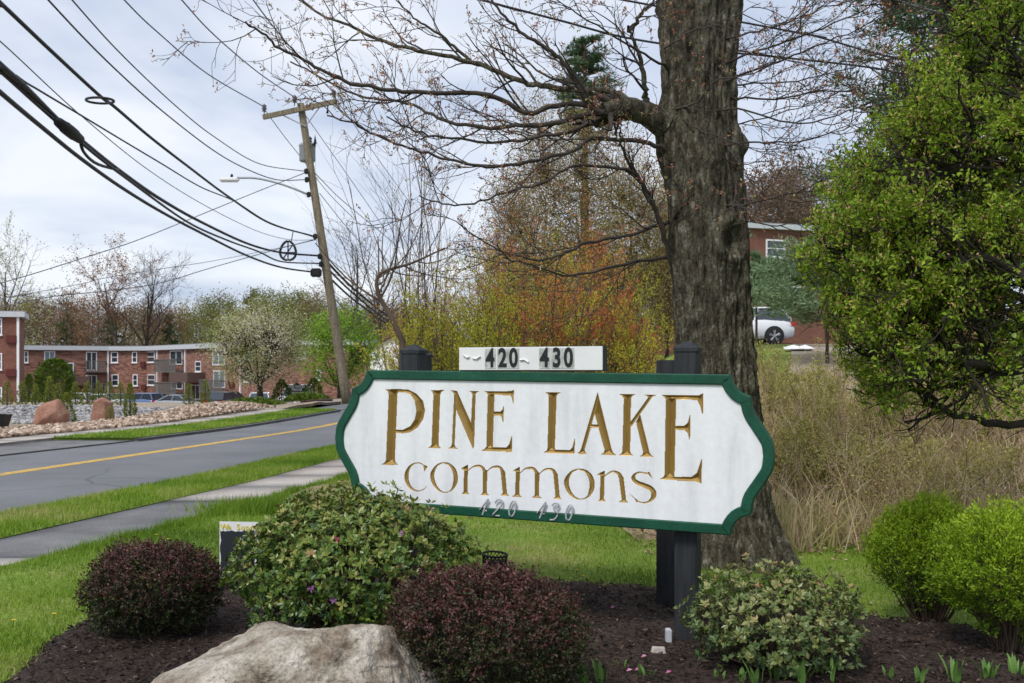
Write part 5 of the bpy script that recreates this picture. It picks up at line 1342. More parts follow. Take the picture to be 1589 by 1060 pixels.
wire([(170, -130), (282, 0), (332, 54), (400, 112), (457, 151)], 11.6, 12, 0.020, 'thin wire to the insulator on the pole top')
wire([(310, -120), (393, 0), (437, 57), (480, 105), (518, 144)], 11.6, 12, 0.020, 'thin wire to the right end of the crossarm')
wire([(-60, 20), (0, 64), (124, 178), (232, 265), (320, 320), (400, 359), (450, 372), (490, 372)], 6.6, 7, 0.011, 'faint grey wire crossing behind the heavy cables', 'wire_grey')
wire([(-120, 470), (20, 434), (124, 402), (207, 375), (290, 342), (400, 297), (474, 268)], 4.2, 9, 0.017, 'grey service wire running from the pole down to the left houses', 'wire_grey')
wire([(-60, 490), (70, 462), (160, 452), (245, 440), (330, 415), (437, 385), (490, 372)], 3.6, 7, 0.016, 'lower grey service wire running left above the treetops', 'wire_grey')
wire([(70, 451), (160, 432), (245, 418), (330, 405), (437, 384), (490, 371)], 4.1, 7, 0.010, 'faint grey service wire above the lower one', 'wire_grey')
# beyond the pole, falling away to the right
def wire2(pts, d0, d1, rad, label, mat='wire', far=False):
    n = len(pts); P = np.array([px(x, y, d0 + (d1 - d0) * i / (n - 1)) for i, (x, y) in enumerate(pts)]); o = P[0]
    if far: P = np.vstack([[P[0] + unit(P[0] - P[1]) * 12], P, [P[-1] + unit(P[-1] - P[-2]) * 12]])
    Q = resample(P, 8 * n)
    obj('overhead_wire', mesh_np('overhead_wire', *[q if i else q - o for i, q in enumerate(tube_np([Q], [np.full(len(Q), rad)], 5))], M[mat], smooth_shade=True), label=label, category='cable', group='wires strung to the utility pole', loc=o)
wire2([(500, 398), (540, 440), (580, 474), (615, 500)], PD, 62, 0.06, 'upper heavy cable beyond the pole towards the bushes')
wire2([(503, 411), (540, 448), (580, 482), (612, 505)], PD, 62, 0.05, 'middle heavy cable beyond the pole towards the bushes')
wire2([(505, 425), (545, 462), (585, 492), (612, 510)], PD, 62, 0.05, 'lowest heavy cable beyond the pole towards the bushes')
wire2([(412, 172), (440, 210), (466, 243), (510, 300), (560, 350)], PD, 62, 0.018, 'thin wire passing the pole from the left crossarm end')
wire2([(460, 158), (479, 186), (552, 290), (600, 360)], PD, 66, 0.018, 'thin wire passing the pole from the pole top')
wire2([(520, 152), (552, 197), (597, 261), (640, 320)], PD, 66, 0.018, 'thin wire passing the pole from the right crossarm end')
wire2([(488, 268), (530, 310), (588, 358), (620, 385)], PD, 64, 0.018, 'thin wire leaving the pole below the transformer')
wire2([(496, 300), (540, 355), (580, 400), (620, 440)], PD, 64, 0.016, 'thin wire leaving the pole below the street light', 'wire_grey')
wire2([(740, -2), (780, 9), (873, 33), (973, 59), (1100, 78), (1200, 88), (1351, 105), (1457, 125)], 14, 17, 0.018, 'black cable crossing the sky behind the maple trunk', far=True)
wire2([(1180, 40), (1260, 55), (1351, 81), (1426, 99), (1475, 110)], 15, 16, 0.016, 'black cable right of the trunk in front of the pine', far=True)
wire2([(1380, -4), (1415, 8), (1540, 42), (1640, 70)], 15, 16, 0.014, 'grey cable at the top right in front of the pine', 'wire_grey', far=True)
# slack loop on the upper cable and splice closure on the bundle
dl = (6.75 - EYE) * FPX / (HY - 157)
lp = np.array([px(155 + 22 * math.cos(t), 156 + 4.5 * math.sin(t) + 1.2 * math.cos(t), dl + 0.5 * math.sin(t)) for t in np.linspace(0, 2 * np.pi, 25)])
MB().tube(lp - lp[0], 0.024, 6, cap=False).build('cable_loop', M['wire'], smooth_shade=True, label='flat slack loop of black cable hung on the upper heavy cable', category='cable loop', loc=lp[0])
d1_ = (5.62 - EYE) * FPX / (HY - 187); d2_ = (5.65 - EYE) * FPX / (HY - 216)
sa, sb = px(91, 190, d1_), px(124, 216, d2_)
ax_ = unit(sb - sa); ln = np.linalg.norm(sb - sa)
pts = np.array([sa + ax_ * ln * t for t in (-0.1, -0.02, 0.0, 0.25, 0.3, 0.7, 0.75, 1.0, 1.02, 1.1)])
sc_ = MB().tube(pts - sa, np.array([0.04, 0.05, 0.08, 0.095, 0.105, 0.105, 0.095, 0.08, 0.05, 0.04]), 12).build('splice_closure', M['rubber'], smooth_shade=True, label='fat black splice closure hanging on the cable bundle', category='splice closure', loc=sa)
lo = resample([sb, px(130, 236, d2_ * 1.02), px(150, 254, d2_ * 1.1), px(183, 264, d2_ * 1.22)], 14)
MB().tube(lo - sa, 0.03, 6).build('drop_cable', M['wire'], sc_, smooth_shade=True)

# ------------------------------------------------------------------ buildings
def wall_frame(a, b):
    a, b = np.array(a, float), np.array(b, float); t = (b - a) / np.linalg.norm(b - a); n = np.array([t[1], -t[0]])
    return a, b, t, n
class Facade:
    """vertical wall from a to b (ground points); parts are placed by photo pixels on its plane"""
    def __init__(s, a, b, parent, origin):
        s.a, s.b, s.t, s.n = wall_frame(a, b); s.parent = parent; s.o = np.array(origin, float)
        s.L = np.linalg.norm(s.b - s.a)
    def at(s, x, y):
        r = np.array([(x - CX) / FPX, 1.0]); A = np.array([[s.t[0], -r[0]], [s.t[1], -r[1]]]); q = np.linalg.solve(A, -s.a)
        return q[0], EYE - (y - HY) / FPX * q[1]
    def w(s, u, off, z): 
        p = s.a + s.t * u + s.n * off; return np.array([p[0], p[1], z]) - s.o
    def box(s, name, u0, u1, z0, z1, o0, o1, mat, parent=None):
        V = [s.w(u, o, z) for z in (z0, z1) for o in (o0, o1) for u in (u0, u1)]
        return MB().add(V, [(0, 2, 3, 1), (4, 5, 7, 6), (0, 1, 5, 4), (2, 6, 7, 3), (0, 4, 6, 2), (1, 3, 7, 5)]).build(name, M[mat], parent or s.parent)
    def window(s, x, y0, y1, wpx, pale=False, slider=False):
        u, z1 = s.at(x, y0); _, z0 = s.at(x, y1); u0 = s.at(x - wpx / 2, y0)[0]; u1 = s.at(x + wpx / 2, y0)[0]
        u0, u1 = min(u0, u1), max(u0, u1)
        mb = MB(); e = 0.09
        for (p, q, r, t_) in ((u0, u1, z0, z0 + e), (u0, u1, z1 - e, z1), (u0, u0 + e, z0 + e, z1 - e), (u1 - e, u1, z0 + e, z1 - e)):
            V = [s.w(uu, o, z) for z in (r, t_) for o in (0.01, 0.07) for uu in (p, q)]
            mb.add(V, [(0, 2, 3, 1), (4, 5, 7, 6), (0, 1, 5, 4), (2, 6, 7, 3), (0, 4, 6, 2), (1, 3, 7, 5)])
        f = mb.build('sliding_door' if slider else 'window', M['white_paint'], s.parent)
        s.box('pane', u0 + e * 0.9, u1 - e * 0.9, z0 + e * 0.9, z1 - e * 0.9, 0.005, 0.03, 'glass_pale' if pale else 'glass_dark', f)
        if slider: s.box('mullion', (u0 + u1) / 2 - 0.04, (u0 + u1) / 2 + 0.04, z0 + e, z1 - e, 0.031, 0.06, 'white_paint', f)
        else: s.box('rail', u0 + e, u1 - e, (z0 + z1) / 2 - 0.03, (z0 + z1) / 2 + 0.03, 0.031, 0.06, 'white_paint', f); s.box('sill', u0 - 0.05, u1 + 0.05, z0 - 0.07, z0 - 0.003, 0.01, 0.12, 'white_paint', f)
        return f
    def ac(s, x, y0, y1, wpx):
        u0, z1 = s.at(x - wpx / 2, y0); u1, z0 = s.at(x + wpx / 2, y1); s.box('air_conditioner', min(u0, u1), max(u0, u1), z0, z1, 0.01, 0.22, 'unit_maroon')
    def spout(s, x, z0, z1, w=0.16):
        u, _ = s.at(x, 560); s.box('downspout', u - w / 2, u + w / 2, z0, z1, 0.012, 0.14, 'white_paint')
    def balcony(s, x0, x1, y0, y1):
        u0, z1 = s.at(x0, y0); u1, z0 = s.at(x1, y1); u0, u1 = min(u0, u1), max(u0, u1)
        b = s.box('balcony', u0, u1, z0 - 0.12, z0, 0.02, 0.9, 'grey_wood')
        for uu in np.arange(u0, u1 - 0.1, 0.28): s.box('slat', uu, uu + 0.14, z0 + 0.002, z1, 0.82, 0.86, 'grey_wood', b)
        s.box('handrail', u0, u1, z1 + 0.002, z1 + 0.08, 0.78, 0.9, 'grey_wood', b)
        for uu in (u0 + 0.02, u1 - 0.14): s.box('side_rail', uu, uu + 0.1, z1 - 0.12, z1 - 0.004, 0.03, 0.81, 'grey_wood', b)
def building(name, pts, z0, z1, deep, mat, label, fascia=0.42, over=0.35):
    """flat-roofed block along the ground line pts"""
    o = np.array([pts[0][0], pts[0][1], z0]); root = empty(name, o, 0, label, 'building')
    P = np.array(pts, float); n = len(P)
    # offset line towards the back
    def off(w):
        Q = []
        for i in range(n):
            t1 = unit(P[i] - P[i - 1]) if i else unit(P[1] - P[0]); t2 = unit(P[i + 1] - P[i]) if i < n - 1 else t1
            nn = unit(np.array([t1[1] + t2[1], -(t1[0] + t2[0])])); c = nn @ np.array([t2[1], -t2[0]])
            Q.append(P[i] + nn * w / max(c, 0.5))
        return np.array(Q)
    def slab(name, f, b, za, zb, mat, ext=0.0):
        A, B = off(f), off(b)
        A[0] -= unit(P[1] - P[0]) * ext; B[0] -= unit(P[1] - P[0]) * ext; A[-1] += unit(P[-1] - P[-2]) * ext; B[-1] += unit(P[-1] - P[-2]) * ext
        V = [[*q, z] for z in (za, zb) for q in np.vstack([A, B])]
        V = np.array(V) - o; m = 2 * n; F = []
        loop = list(range(n)) + list(range(2 * n - 1, n - 1, -1))
        for i in range(m): j = (i + 1) % m; F.append([loop[i], loop[j], loop[j] + m, loop[i] + m])
        for i in range(n - 1): F += [[i, i + 1, n + i + 1, n + i], [m + i, m + i + 1, m + n + i + 1, m + n + i]]
        return MB().add(V, F).build(name, M[mat], root)
    slab('wall', 0, -deep, z0, z1 - fascia - 0.002, mat)
    slab('fascia', over, -deep - over, z1 - fascia, z1, 'fascia', over)
    slab('roof', over - 0.05, -deep, z1 + 0.003, z1 + 0.06, 'flat_roof')
    return root, o
def gx(xp, d): return ((xp - CX) / FPX * d, d)
# long two-storey block
LZ = -2.0; RZ_ = EYE + 38.6 / FPX * 100
bl_pts = [gx(34, 100), gx(169, 103.8), gx(230, 103.8), gx(320, 93.7), (-19.7, 83.6), (-12.0, 82.0)]
lb, lo_ = building('apartment_block', bl_pts, LZ - 0.3, RZ_, 11, 'brick_mixed', 'long two storey brick apartment block with white fascia and balconies')
fA = Facade(bl_pts[0], bl_pts[1], lb, lo_); fB = Facade(bl_pts[1], bl_pts[2], lb, lo_); fC = Facade(bl_pts[2], bl_pts[3], lb, lo_); fD = Facade(bl_pts[3], bl_pts[4], lb, lo_); fE = Facade(bl_pts[4], bl_pts[5], lb, lo_)
zt = RZ_ - 0.44
fA.window(40.5, 545, 563, 7); fA.window(77, 545, 567, 17, True, True); fA.window(110, 563, 580, 9); fA.window(142, 546, 575, 17, False, True); fA.window(142, 582, 605, 17, False, True)
fA.balcony(66, 103, 561, 572); fA.balcony(132, 165, 561, 576); fA.balcony(138, 166, 596, 610); fA.ac(63, 562, 570, 7); fA.spout(167.4, LZ, zt)
fA.box('entry_canopy', fA.at(111, 580)[0], fA.at(137, 580)[0], fA.at(120, 598)[1], fA.at(120, 584)[1], 0.02, 1.8, 'brown_roof')
for x, w_ in ((178, 11), (209, 8)): fB.window(x, 546, 563, w_); fB.window(x + 1, 581, 599, w_)
fB.ac(222, 561, 569.5, 7); fB.ac(223, 597, 604, 7)
fC.window(234.8, 545.5, 562.5, 12); fC.window(235.5, 581, 598, 12); fC.spout(245, LZ, zt); fC.window(274, 544, 566, 19, False, True); fC.window(275, 580, 604, 18, False, True); fC.balcony(251.5, 285.5, 559, 576); fC.balcony(252, 286, 594, 610); fC.spout(288.5, LZ, zt); fC.window(308, 560.5, 577, 9); fC.window(304, 597, 620, 14, False, True)
fC.box('entry_canopy', fC.at(290, 590)[0], fC.at(319, 590)[0], fC.at(300, 593)[1], fC.at(300, 578)[1], 0.02, 1.8, 'brown_roof')
fD.window(340, 543, 567, 19, True, True); fD.balcony(322, 357, 590, 608); fD.window(341, 575, 602, 18, True, True); fD.ac(361, 593, 600, 8); fD.spout(374, LZ, zt); fD.window(386, 575.5, 593, 13); fD.window(386, 542, 559, 13); fD.window(415, 542, 559, 12)
fE.window(495, 574, 590, 8); fE.window(470, 540, 557, 10); fE.window(530, 540, 557, 10)
# three-storey block at the left edge
tb_pts = [gx(-90, 78), gx(31, 79), gx(37.5, 83)]
Z3 = EYE + 91 / FPX * 79
l3, o3 = building('apartment_block', tb_pts, LZ - 0.4, Z3, 14, 'brick_red', 'three storey red brick apartment block at the left edge')
fG = Facade(tb_pts[0], tb_pts[1], l3, o3)
for y in (494, 548, 601): fG.window(-1, y, y + 26, 9); fG.window(-38, y, y + 26, 12)
for y in (520.5, 572.5): fG.ac(18, y, y + 11.5, 16)
fG.spout(28.5, LZ, Z3 - 0.44, 0.17)
# white gabled house end and brown roof
gA, gB_ = gx(574, 78), gx(640, 76)
gh = empty('gabled_house', (gA[0], gA[1], 0.0), 0, 'white sided gable end of a house with brown roof behind the sign', 'building')
fH = Facade(gA, gB_, gh, (gA[0], gA[1], 0.0))
L_ = fH.L; zb_, ze, zr = -0.6, EYE + 33 / FPX * 78, EYE + 54 / FPX * 77
V = [fH.w(0, 0, zb_), fH.w(L_, 0, zb_), fH.w(L_, 0, ze), fH.w(L_ * 0.62, 0, zr), fH.w(0, 0, ze)]; V += [fH.w(0, -9, zb_), fH.w(L_, -9, zb_), fH.w(L_, -9, ze), fH.w(L_ * 0.62, -9, zr), fH.w(0, -9, ze)]
MB().add(V, [[0, 1, 2, 3, 4], [9, 8, 7, 6, 5]] + [[i, (i + 1) % 5, 5 + (i + 1) % 5, 5 + i] for i in range(5)]).build('wall', M['white_paint'], gh)
V = []
for o_ in (0.25, -9.2):
    V += [fH.w(-0.3, o_, ze - 0.18), fH.w(L_ * 0.62, o_, zr + 0.03), fH.w(L_ + 0.3, o_, ze - 0.2), fH.w(L_ + 0.3, o_, ze + 0.02), fH.w(L_ * 0.62, o_, zr + 0.25), fH.w(-0.3, o_, ze + 0.04)]
MB().add(V, [[0, 1, 4, 5], [1, 2, 3, 4], [6, 7, 10, 11], [7, 8, 9, 10]] + [[i, (i + 1) % 6, 6 + (i + 1) % 6, 6 + i] for i in range(6)]).build('roof', M['brown_roof'], gh)
# brick building up on the right-hand rise
rb_pts = [gx(1152, 60), gx(1560, 66)]
hz0 = float(ZG(rb_pts[0][0] + 5, 62)); Z4 = EYE + 225 / FPX * 61
rbld, o4 = building('apartment_block', rb_pts, hz0 - 1.0, Z4, 12, 'brick_red', 'red brick building with white roof edge on the rise behind the maple', 0.3, 0.3)
fR = Facade(rb_pts[0], rb_pts[1], rbld, o4)
fR.window(1203, 372, 400, 30); fR.window(1226, 444, 472, 42, True, True); fR.window(1275, 372, 400, 34); fR.window(1300, 444, 472, 40)

# ------------------------------------------------------------------ cars
M['chrome'] = flat('chrome', (0.6, 0.6, 0.62), rough=0.2, metal=0.9)
M['lamp_red'] = flat('lamp_red', (0.45, 0.02, 0.02), rough=0.2)
M['lamp_clear'] = flat('lamp_clear', (0.7, 0.72, 0.75), rough=0.15)
def paint(name, c):
    m, nt = new_mat(name); out = nt.nodes.new('ShaderNodeOutputMaterial'); b = nt.nodes.new('ShaderNodeBsdfPrincipled'); nt.links.new(b.outputs[0], out.inputs[0])
    n = noise_node(nt, nt.nodes.new('ShaderNodeTexCoord').outputs['Object'], 3); r = ramp_node(nt, [(0.3, tuple(v * 0.95 for v in c)), (0.7, c)])
    nt.links.new(n.outputs['Fac'], r.inputs[0]); nt.links.new(r.outputs[0], b.inputs['Base Color'])
    b.inputs['Roughness'].default_value = 0.3; b.inputs['Coat Weight'].default_value = 0.7; b.inputs['Coat Roughness'].default_value = 0.08
    return m
def car(loc, rz, color, label, suv=False, L=4.6, H=1.45):
    t = empty('parked_car', loc, rz, label, 'car', 'cars parked in the lots')
    pm = paint('car_paint', color); W = 0.9
    st = [(-L / 2, 0.45, 0.72, 0.70), (-L / 2 + 0.06, 0.32, 0.86, 0.80), (-L / 2 + 0.35, 0.24, 0.93 if not suv else 1.0, 0.87), (-L * 0.22, 0.22, 0.95 if not suv else 1.02, W), (L * 0.12, 0.22, 0.93 if not suv else 1.0, W), (L * 0.22, 0.22, 0.90 if not suv else 0.98, W), (L / 2 - 0.55, 0.23, 0.80 if not suv else 0.92, 0.86), (L / 2 - 0.12, 0.28, 0.70 if not suv else 0.82, 0.76), (L / 2, 0.40, 0.62 if not suv else 0.70, 0.66)]
    V, F = [], []; k = 10
    for x, zb, zt_, w in st:
        ring = [(0, zb), (w * 0.85, zb), (w * 0.98, zb + 0.12), (w, (zb + zt_) / 2), (w * 0.97, zt_ - 0.1), (w * 0.86, zt_), (0, zt_ + 0.03)]
        ring = ring + [(-a, b) for a, b in ring[5:0:-1]]; k = len(ring)
        V += [(x, a, b) for a, b in ring]
    for i in range(len(st) - 1):
        for j in range(k): F.append([i * k + j, i * k + (j + 1) % k, (i + 1) * k + (j + 1) % k, (i + 1) * k + j])
    F += [list(range(k)), list(range((len(st) - 1) * k, len(st) * k))]
    body = MB().add(V, F).build('body', pm, t, smooth_shade=True)
    zb = 0.92 if not suv else 0.99
    if suv: gl = [(-L / 2 + 0.15, -L / 2 + 0.55), (L * 0.22, L * 0.05)]
    else: gl = [(-L / 2 + 0.55, -L * 0.17), (L * 0.24, L * 0.07)]
    (r0, r1), (f0, f1) = gl; wt = 0.62
    V = [(r0, -0.80, zb - 0.02), (f0, -0.80, zb - 0.02), (f0, 0.80, zb - 0.02), (r0, 0.80, zb - 0.02), (r1, -wt, H - 0.05), (f1, -wt, H - 0.05), (f1, wt, H - 0.05), (r1, wt, H - 0.05)]
    MB().add(V, [[0, 1, 5, 4], [1, 2, 6, 5], [2, 3, 7, 6], [3, 0, 4, 7], [4, 5, 6, 7]]).build('windows', M['glass_dark'], t)
    rf = MB()
    V = [(r1 - 0.04, -wt - 0.03, H - 0.06), (f1 + 0.04, -wt - 0.03, H - 0.06), (f1 + 0.04, wt + 0.03, H - 0.06), (r1 - 0.04, wt + 0.03, H - 0.06), (r1 + 0.1, -wt + 0.1, H), (f1 - 0.1, -wt + 0.1, H), (f1 - 0.1, wt - 0.1, H), (r1 + 0.1, wt - 0.1, H)]
    rf.add(V, [[0, 1, 2, 3], [4, 5, 6, 7], [0, 1, 5, 4], [1, 2, 6, 5], [2, 3, 7, 6], [3, 0, 4, 7]]); rf.build('roof', pm, t)
    for s_ in (-1, 1):
        MB().tube([(f0, s_ * 0.80, zb - 0.02), (f1, s_ * (wt + 0.005), H - 0.04)], 0.04, 5).build('pillar', pm, t); MB().tube([(r0, s_ * 0.80, zb - 0.02), (r1, s_ * (wt + 0.005), H - 0.04)], 0.05, 5).build('pillar', pm, t); MB().tube([((r0 + f0) / 2, s_ * 0.81, zb - 0.02), ((r1 + f1) / 2, s_ * (wt + 0.01), H - 0.04)], 0.04, 5).build('pillar', pm, t)
        for x in (-L / 2 + 0.9, L / 2 - 0.9):
            R_ = 0.34
            wv = MB().lathe([(R_ * 0.7, -0.11), (R_ - 0.03, -0.11), (R_, -0.07), (R_, 0.07), (R_ - 0.03, 0.11), (R_ * 0.7, 0.11)], (x, s_ * 0.83, R_), 24, 'y').build('wheel', M['rubber'], t, smooth_shade=False)
            MB().lathe([(R_ * 0.72, -0.09), (R_ * 0.72, 0.085)], (x, s_ * 0.84, R_), 24, 'y').build('hub', M['black'], wv)
            mr = MB()
            for q in range(5):
                a = q * 2 * math.pi / 5 + 0.3
                for da in (-0.14, 0.14): mr.tube([(x, s_ * 0.945, R_), (x + math.cos(a + da) * R_ * 0.68, s_ * 0.945, R_ + math.sin(a + da) * R_ * 0.68)], 0.022, 4)
            mr.build('rim', M['chrome'], wv)
            MB().lathe([(R_ + 0.07, 0.0), (R_ + 0.07, 0.02)], (x, s_ * 0.895 - 0.01, R_), 24, 'y').build('wheel_arch', M['black'], t)
        MB().bevbox(L / 2 - 0.32, L / 2 - 0.06, s_ * 0.66 - 0.14, s_ * 0.66 + 0.14, 0.62, 0.76, 0.03).build('headlight', M['lamp_clear'], t)
        MB().bevbox(-L / 2 - 0.01, -L / 2 + 0.2, s_ * 0.66 - 0.16, s_ * 0.66 + 0.16, 0.72, 0.90, 0.03).build('taillight', M['lamp_red'], t)
    return t
def car_px(xp, d, rz, color, label, **kw):
    x, y = gx(xp, d); return car((x, y, float(ZG(x, y))), rz, color, label, **kw)
car_px(221, 92, math.radians(155), (0.10, 0.17, 0.36), 'blue hatchback parked before the brick apartment block', suv=True, L=4.3, H=1.58)
car_px(279, 90, math.radians(-15), (0.30, 0.33, 0.38), 'grey sedan parked between the blue and the black car', L=4.6)
car_px(357, 80, math.radians(70), (0.012, 0.013, 0.016), 'black car parked left of the blossoming tree', suv=True, L=4.4, H=1.6)
car_px(403, 78, math.radians(-80), (0.62, 0.63, 0.66), 'pale car parked behind the blossoming tree trunk', L=4.5)
car_px(460, 72, math.radians(-95), (0.72, 0.73, 0.75), 'white van parked behind the dark green estate sign', suv=True, L=4.8, H=1.75)
car_px(60, 92, math.radians(10), (0.55, 0.60, 0.63), 'pale silver car, leftmost of the row behind the young evergreens', L=4.5)
car_px(108, 92, math.radians(175), (0.62, 0.66, 0.68), 'pale silver car right of the big round bush', suv=True, L=4.5, H=1.6)
car_px(160, 93, math.radians(5), (0.66, 0.69, 0.72), 'white car below the middle balconies', L=4.5)
car_px(192, 94, math.radians(5), (0.10, 0.12, 0.16), 'dark car half hidden left of the blue hatchback', suv=True, L=4.3, H=1.5)
wx, wy = gx(1143, 42.0)
car((wx, wy, float(ZG(wx, wy)) + 0.035), math.radians(181), (0.68, 0.70, 0.74), 'white hatchback on the rise right of the maple trunk', suv=True, L=4.5, H=1.56)

# ------------------------------------------------------------------ small things near by
# yard sign half hidden by the azalea
M['yard_black'] = flat('yard_black', (0.020, 0.023, 0.032), rough=0.5)
M['yard_yellow'] = flat('yard_yellow', (0.72, 0.60, 0.05), rough=0.5)
d = 7.55; yb0 = px(341, 895, d); w_, h_ = 0.30, 0.425
ys = empty('yard_sign', (yb0[0], d, float(ZG(yb0[0], d))), math.radians(-6), 'dark yard sign with a torn white top strip beside the azalea', 'sign')
z0_ = 0.07
MB().box(0, w_, -0.004, 0.004, z0_, z0_ + h_).build('panel', M['white_paint'], ys)
rgy = random.Random(3)
jl = [(0.004 + 0.012 * rgy.random(), z0_ + 0.006 + (h_ - 0.07) * t / 9) for t in range(10)]
tp = [(0.012 + (w_ - 0.03) * t / 16, z0_ + h_ - 0.062 - 0.014 * rgy.random()) for t in range(17)]
jr = [(w_ - 0.012 - 0.02 * rgy.random(), z0_ + 0.006 + (h_ - 0.07) * t / 9) for t in range(9, -1, -1)]
MB().prism(jl + tp + jr, -0.0065, -0.0045).build('dark_print', M['yard_black'], ys)
for i, ch in enumerate('We Supp'):
    if ch != ' ': obj('letter', digits_mesh('letter', ch, 0.062, M['yard_yellow'], 0.0008, bold=0.0008), ys, label='yellow letter ' + ch, loc=(0.04 + i * 0.036, -0.0085, z0_ + h_ - 0.040))
for xx in (0.08, w_ - 0.08): MB().tube([(xx, 0.008, -0.1), (xx, 0.008, z0_ + 0.2)], 0.004, 5).build('stake', M['steel'], ys)
# wire basket by the big azalea
d = 7.15; bp = px_on(768, d); 
bk = empty('wire_basket', (bp[0], d, float(bed_z(bp[0], d)[0])), 0, 'dark wire mesh basket standing behind the large barberry', 'basket')
mb = MB(); r0, r1, hb = 0.078, 0.09, 0.25
for i in range(20):
    for sgn in (1, -1):
        pts = [((r0 + (r1 - r0) * t) * math.cos(i * math.pi / 10 + sgn * t * 1.6), (r0 + (r1 - r0) * t) * math.sin(i * math.pi / 10 + sgn * t * 1.6), hb * t) for t in np.linspace(0, 1, 6)]
        mb.tube(pts, 0.003, 3, cap=False)
mb.build('mesh_side', M['black'], bk)
MB().tube([(r1 * math.cos(a), r1 * math.sin(a), hb + 0.006 * math.cos(a - 2.5)) for a in np.linspace(0, 2 * math.pi, 25)], 0.008, 6, cap=False).build('rim', M['black'], bk)
MB().lathe([(r0 * 0.95, 0.0), (r0 * 0.98, 0.03), (r1 * 0.9, hb * 0.8), (0.01, hb * 0.82)], (0, 0, 0), 16).build('soil', M['mulch'], bk)
# white blocks at the foot of the right post
p = on_bed(*px(1036, 1000, 5.75)[:2]); MB().bevbox(-0.016, 0.016, -0.03, 0.03, -0.05, 0.085, 0.004).build('conduit_box', M['fascia'], label='small white upright conduit box at the foot of the right post', category='conduit box', loc=(p[0], 5.72, p[2]))
V, F = boulder_np((0, 0, 0), [((0, 0, 1), 0.014), ((1, 0, 0.2), 0.038), ((-1, 0, 0.3), 0.036), ((0, -1, 0.2), 0.02), ((0, 1, 0), 0.02), ((0, 0, -1), 0.02)], 4, 0.004, 3, 20, 20)
p = on_bed(*px(1022, 1024, 5.55)[:2]); obj('white_stone', mesh_np('white_stone', V, F, M['concrete'], smooth_shade=True), label='small whitish stone lying beside the right sign post', category='stone', loc=(p[0], 5.55, p[2] + 0.015))
# black tub at the far left edge
tp_ = px_on(2, 27.5); tub = empty('black_tub', tp_, math.radians(10), 'black tub on a low stand at the left edge across the road', 'tub')
V = [(-0.30, -0.22, 0.08), (0.12, -0.22, 0.08), (0.12, 0.22, 0.08), (-0.30, 0.22, 0.08), (-0.42, -0.3, 0.46), (0.20, -0.3, 0.42), (0.20, 0.3, 0.42), (-0.42, 0.3, 0.46)]
MB().add(V, [[0, 1, 2, 3], [0, 1, 5, 4], [1, 2, 6, 5], [2, 3, 7, 6], [3, 0, 4, 7]]).build('bin', M['black'], tub)
MB().bevbox(-0.34, 0.16, -0.2, 0.2, -0.02, 0.078, 0.015).build('stand', M['rubber'], tub)
# dark green estate sign across the road
M['estate_green'] = flat('estate_green', (0.010, 0.045, 0.045), rough=0.5)
d = 58.0; ex0 = px(446.5, 612, d); ex1 = px(474.5, 612, d); We = ex1[0] - ex0[0]
es = empty('estate_sign', (ex0[0], d, float(ZG(ex0[0], d))), 0, 'dark green estate sign with arched top between the conical evergreens', 'sign')
zb_ = EYE - (608 - HY) / FPX * d - es.location[2]; zt2 = EYE - (597.5 - HY) / FPX * d - es.location[2]
arch = [(We * (0.30 + 0.4 * t), zt2 + 0.12 * math.sin(math.pi * t)) for t in np.linspace(1, 0, 9)]
MB().prism([(0.0, zb_), (We, zb_), (We, zt2)] + arch + [(0, zt2)], -0.04, 0.04).build('board', M['estate_green'], es)
for xx in (0.02, We - 0.02): MB().box(xx - 0.05, xx + 0.05, -0.03, 0.06, -0.3, zt2 + 0.02).build('post', M['estate_green'], es)
for txt, zz2, sz in (('PINE WOOD', zt2 - 0.10, 0.20), ('TERRACE', zt2 - 0.27, 0.18)):
    obj('lettering', digits_mesh('lettering', txt, sz, M['white_paint'], 0.004, bold=0.006, sx=0.85), es, loc=(We / 2, -0.05, zz2))
MB().box(0.07, We - 0.07, -0.045, -0.041, zb_ - 0.12, zb_ - 0.01).build('footer_strip', M['concrete'], es)

# ------------------------------------------------------------------ trees and shrubs of the background
M['olive_leaf'] = leafmat('olive_leaf', [(0.0, (0.21, 0.155, 0.08)), (0.45, (0.31, 0.235, 0.10)), (0.75, (0.36, 0.31, 0.09)), (1.0, (0.43, 0.27, 0.12))], trans=0.25)
M['brown_bud'] = leafmat('brown_bud', [(0.0, (0.17, 0.08, 0.04)), (0.5, (0.28, 0.13, 0.065)), (1.0, (0.38, 0.21, 0.11))], trans=0.2)
M['wood_mix'] = leafmat('wood_mix', [(0.0, (0.09, 0.068, 0.05)), (0.25, (0.17, 0.115, 0.075)), (0.42, (0.24, 0.14, 0.085)), (0.55, (0.21, 0.175, 0.06)), (0.75, (0.25, 0.245, 0.055)), (0.9, (0.15, 0.19, 0.045)), (1.0, (0.045, 0.075, 0.03))], trans=0.2)
M['blossom'] = leafmat('blossom', [(0.0, (0.17, 0.22, 0.05)), (0.4, (0.34, 0.38, 0.12)), (0.65, (0.56, 0.54, 0.32)), (1.0, (0.80, 0.72, 0.62))], trans=0.25)
M['spring_green'] = leafmat('spring_green', [(0.0, (0.10, 0.20, 0.014)), (0.5, (0.20, 0.36, 0.02)), (1.0, (0.30, 0.46, 0.04))], trans=0.3)
M['thicket'] = leafmat('thicket', [(0.0, (0.26, 0.29, 0.02)), (0.35, (0.42, 0.42, 0.03)), (0.6, (0.52, 0.42, 0.05)), (0.75, (0.52, 0.25, 0.05)), (1.0, (0.55, 0.16, 0.06))], trans=0.3)
M['needle'] = leafmat('needle', [(0.0, (0.025, 0.055, 0.02)), (0.5, (0.06, 0.11, 0.045)), (1.0, (0.11, 0.17, 0.07))], trans=0.1)
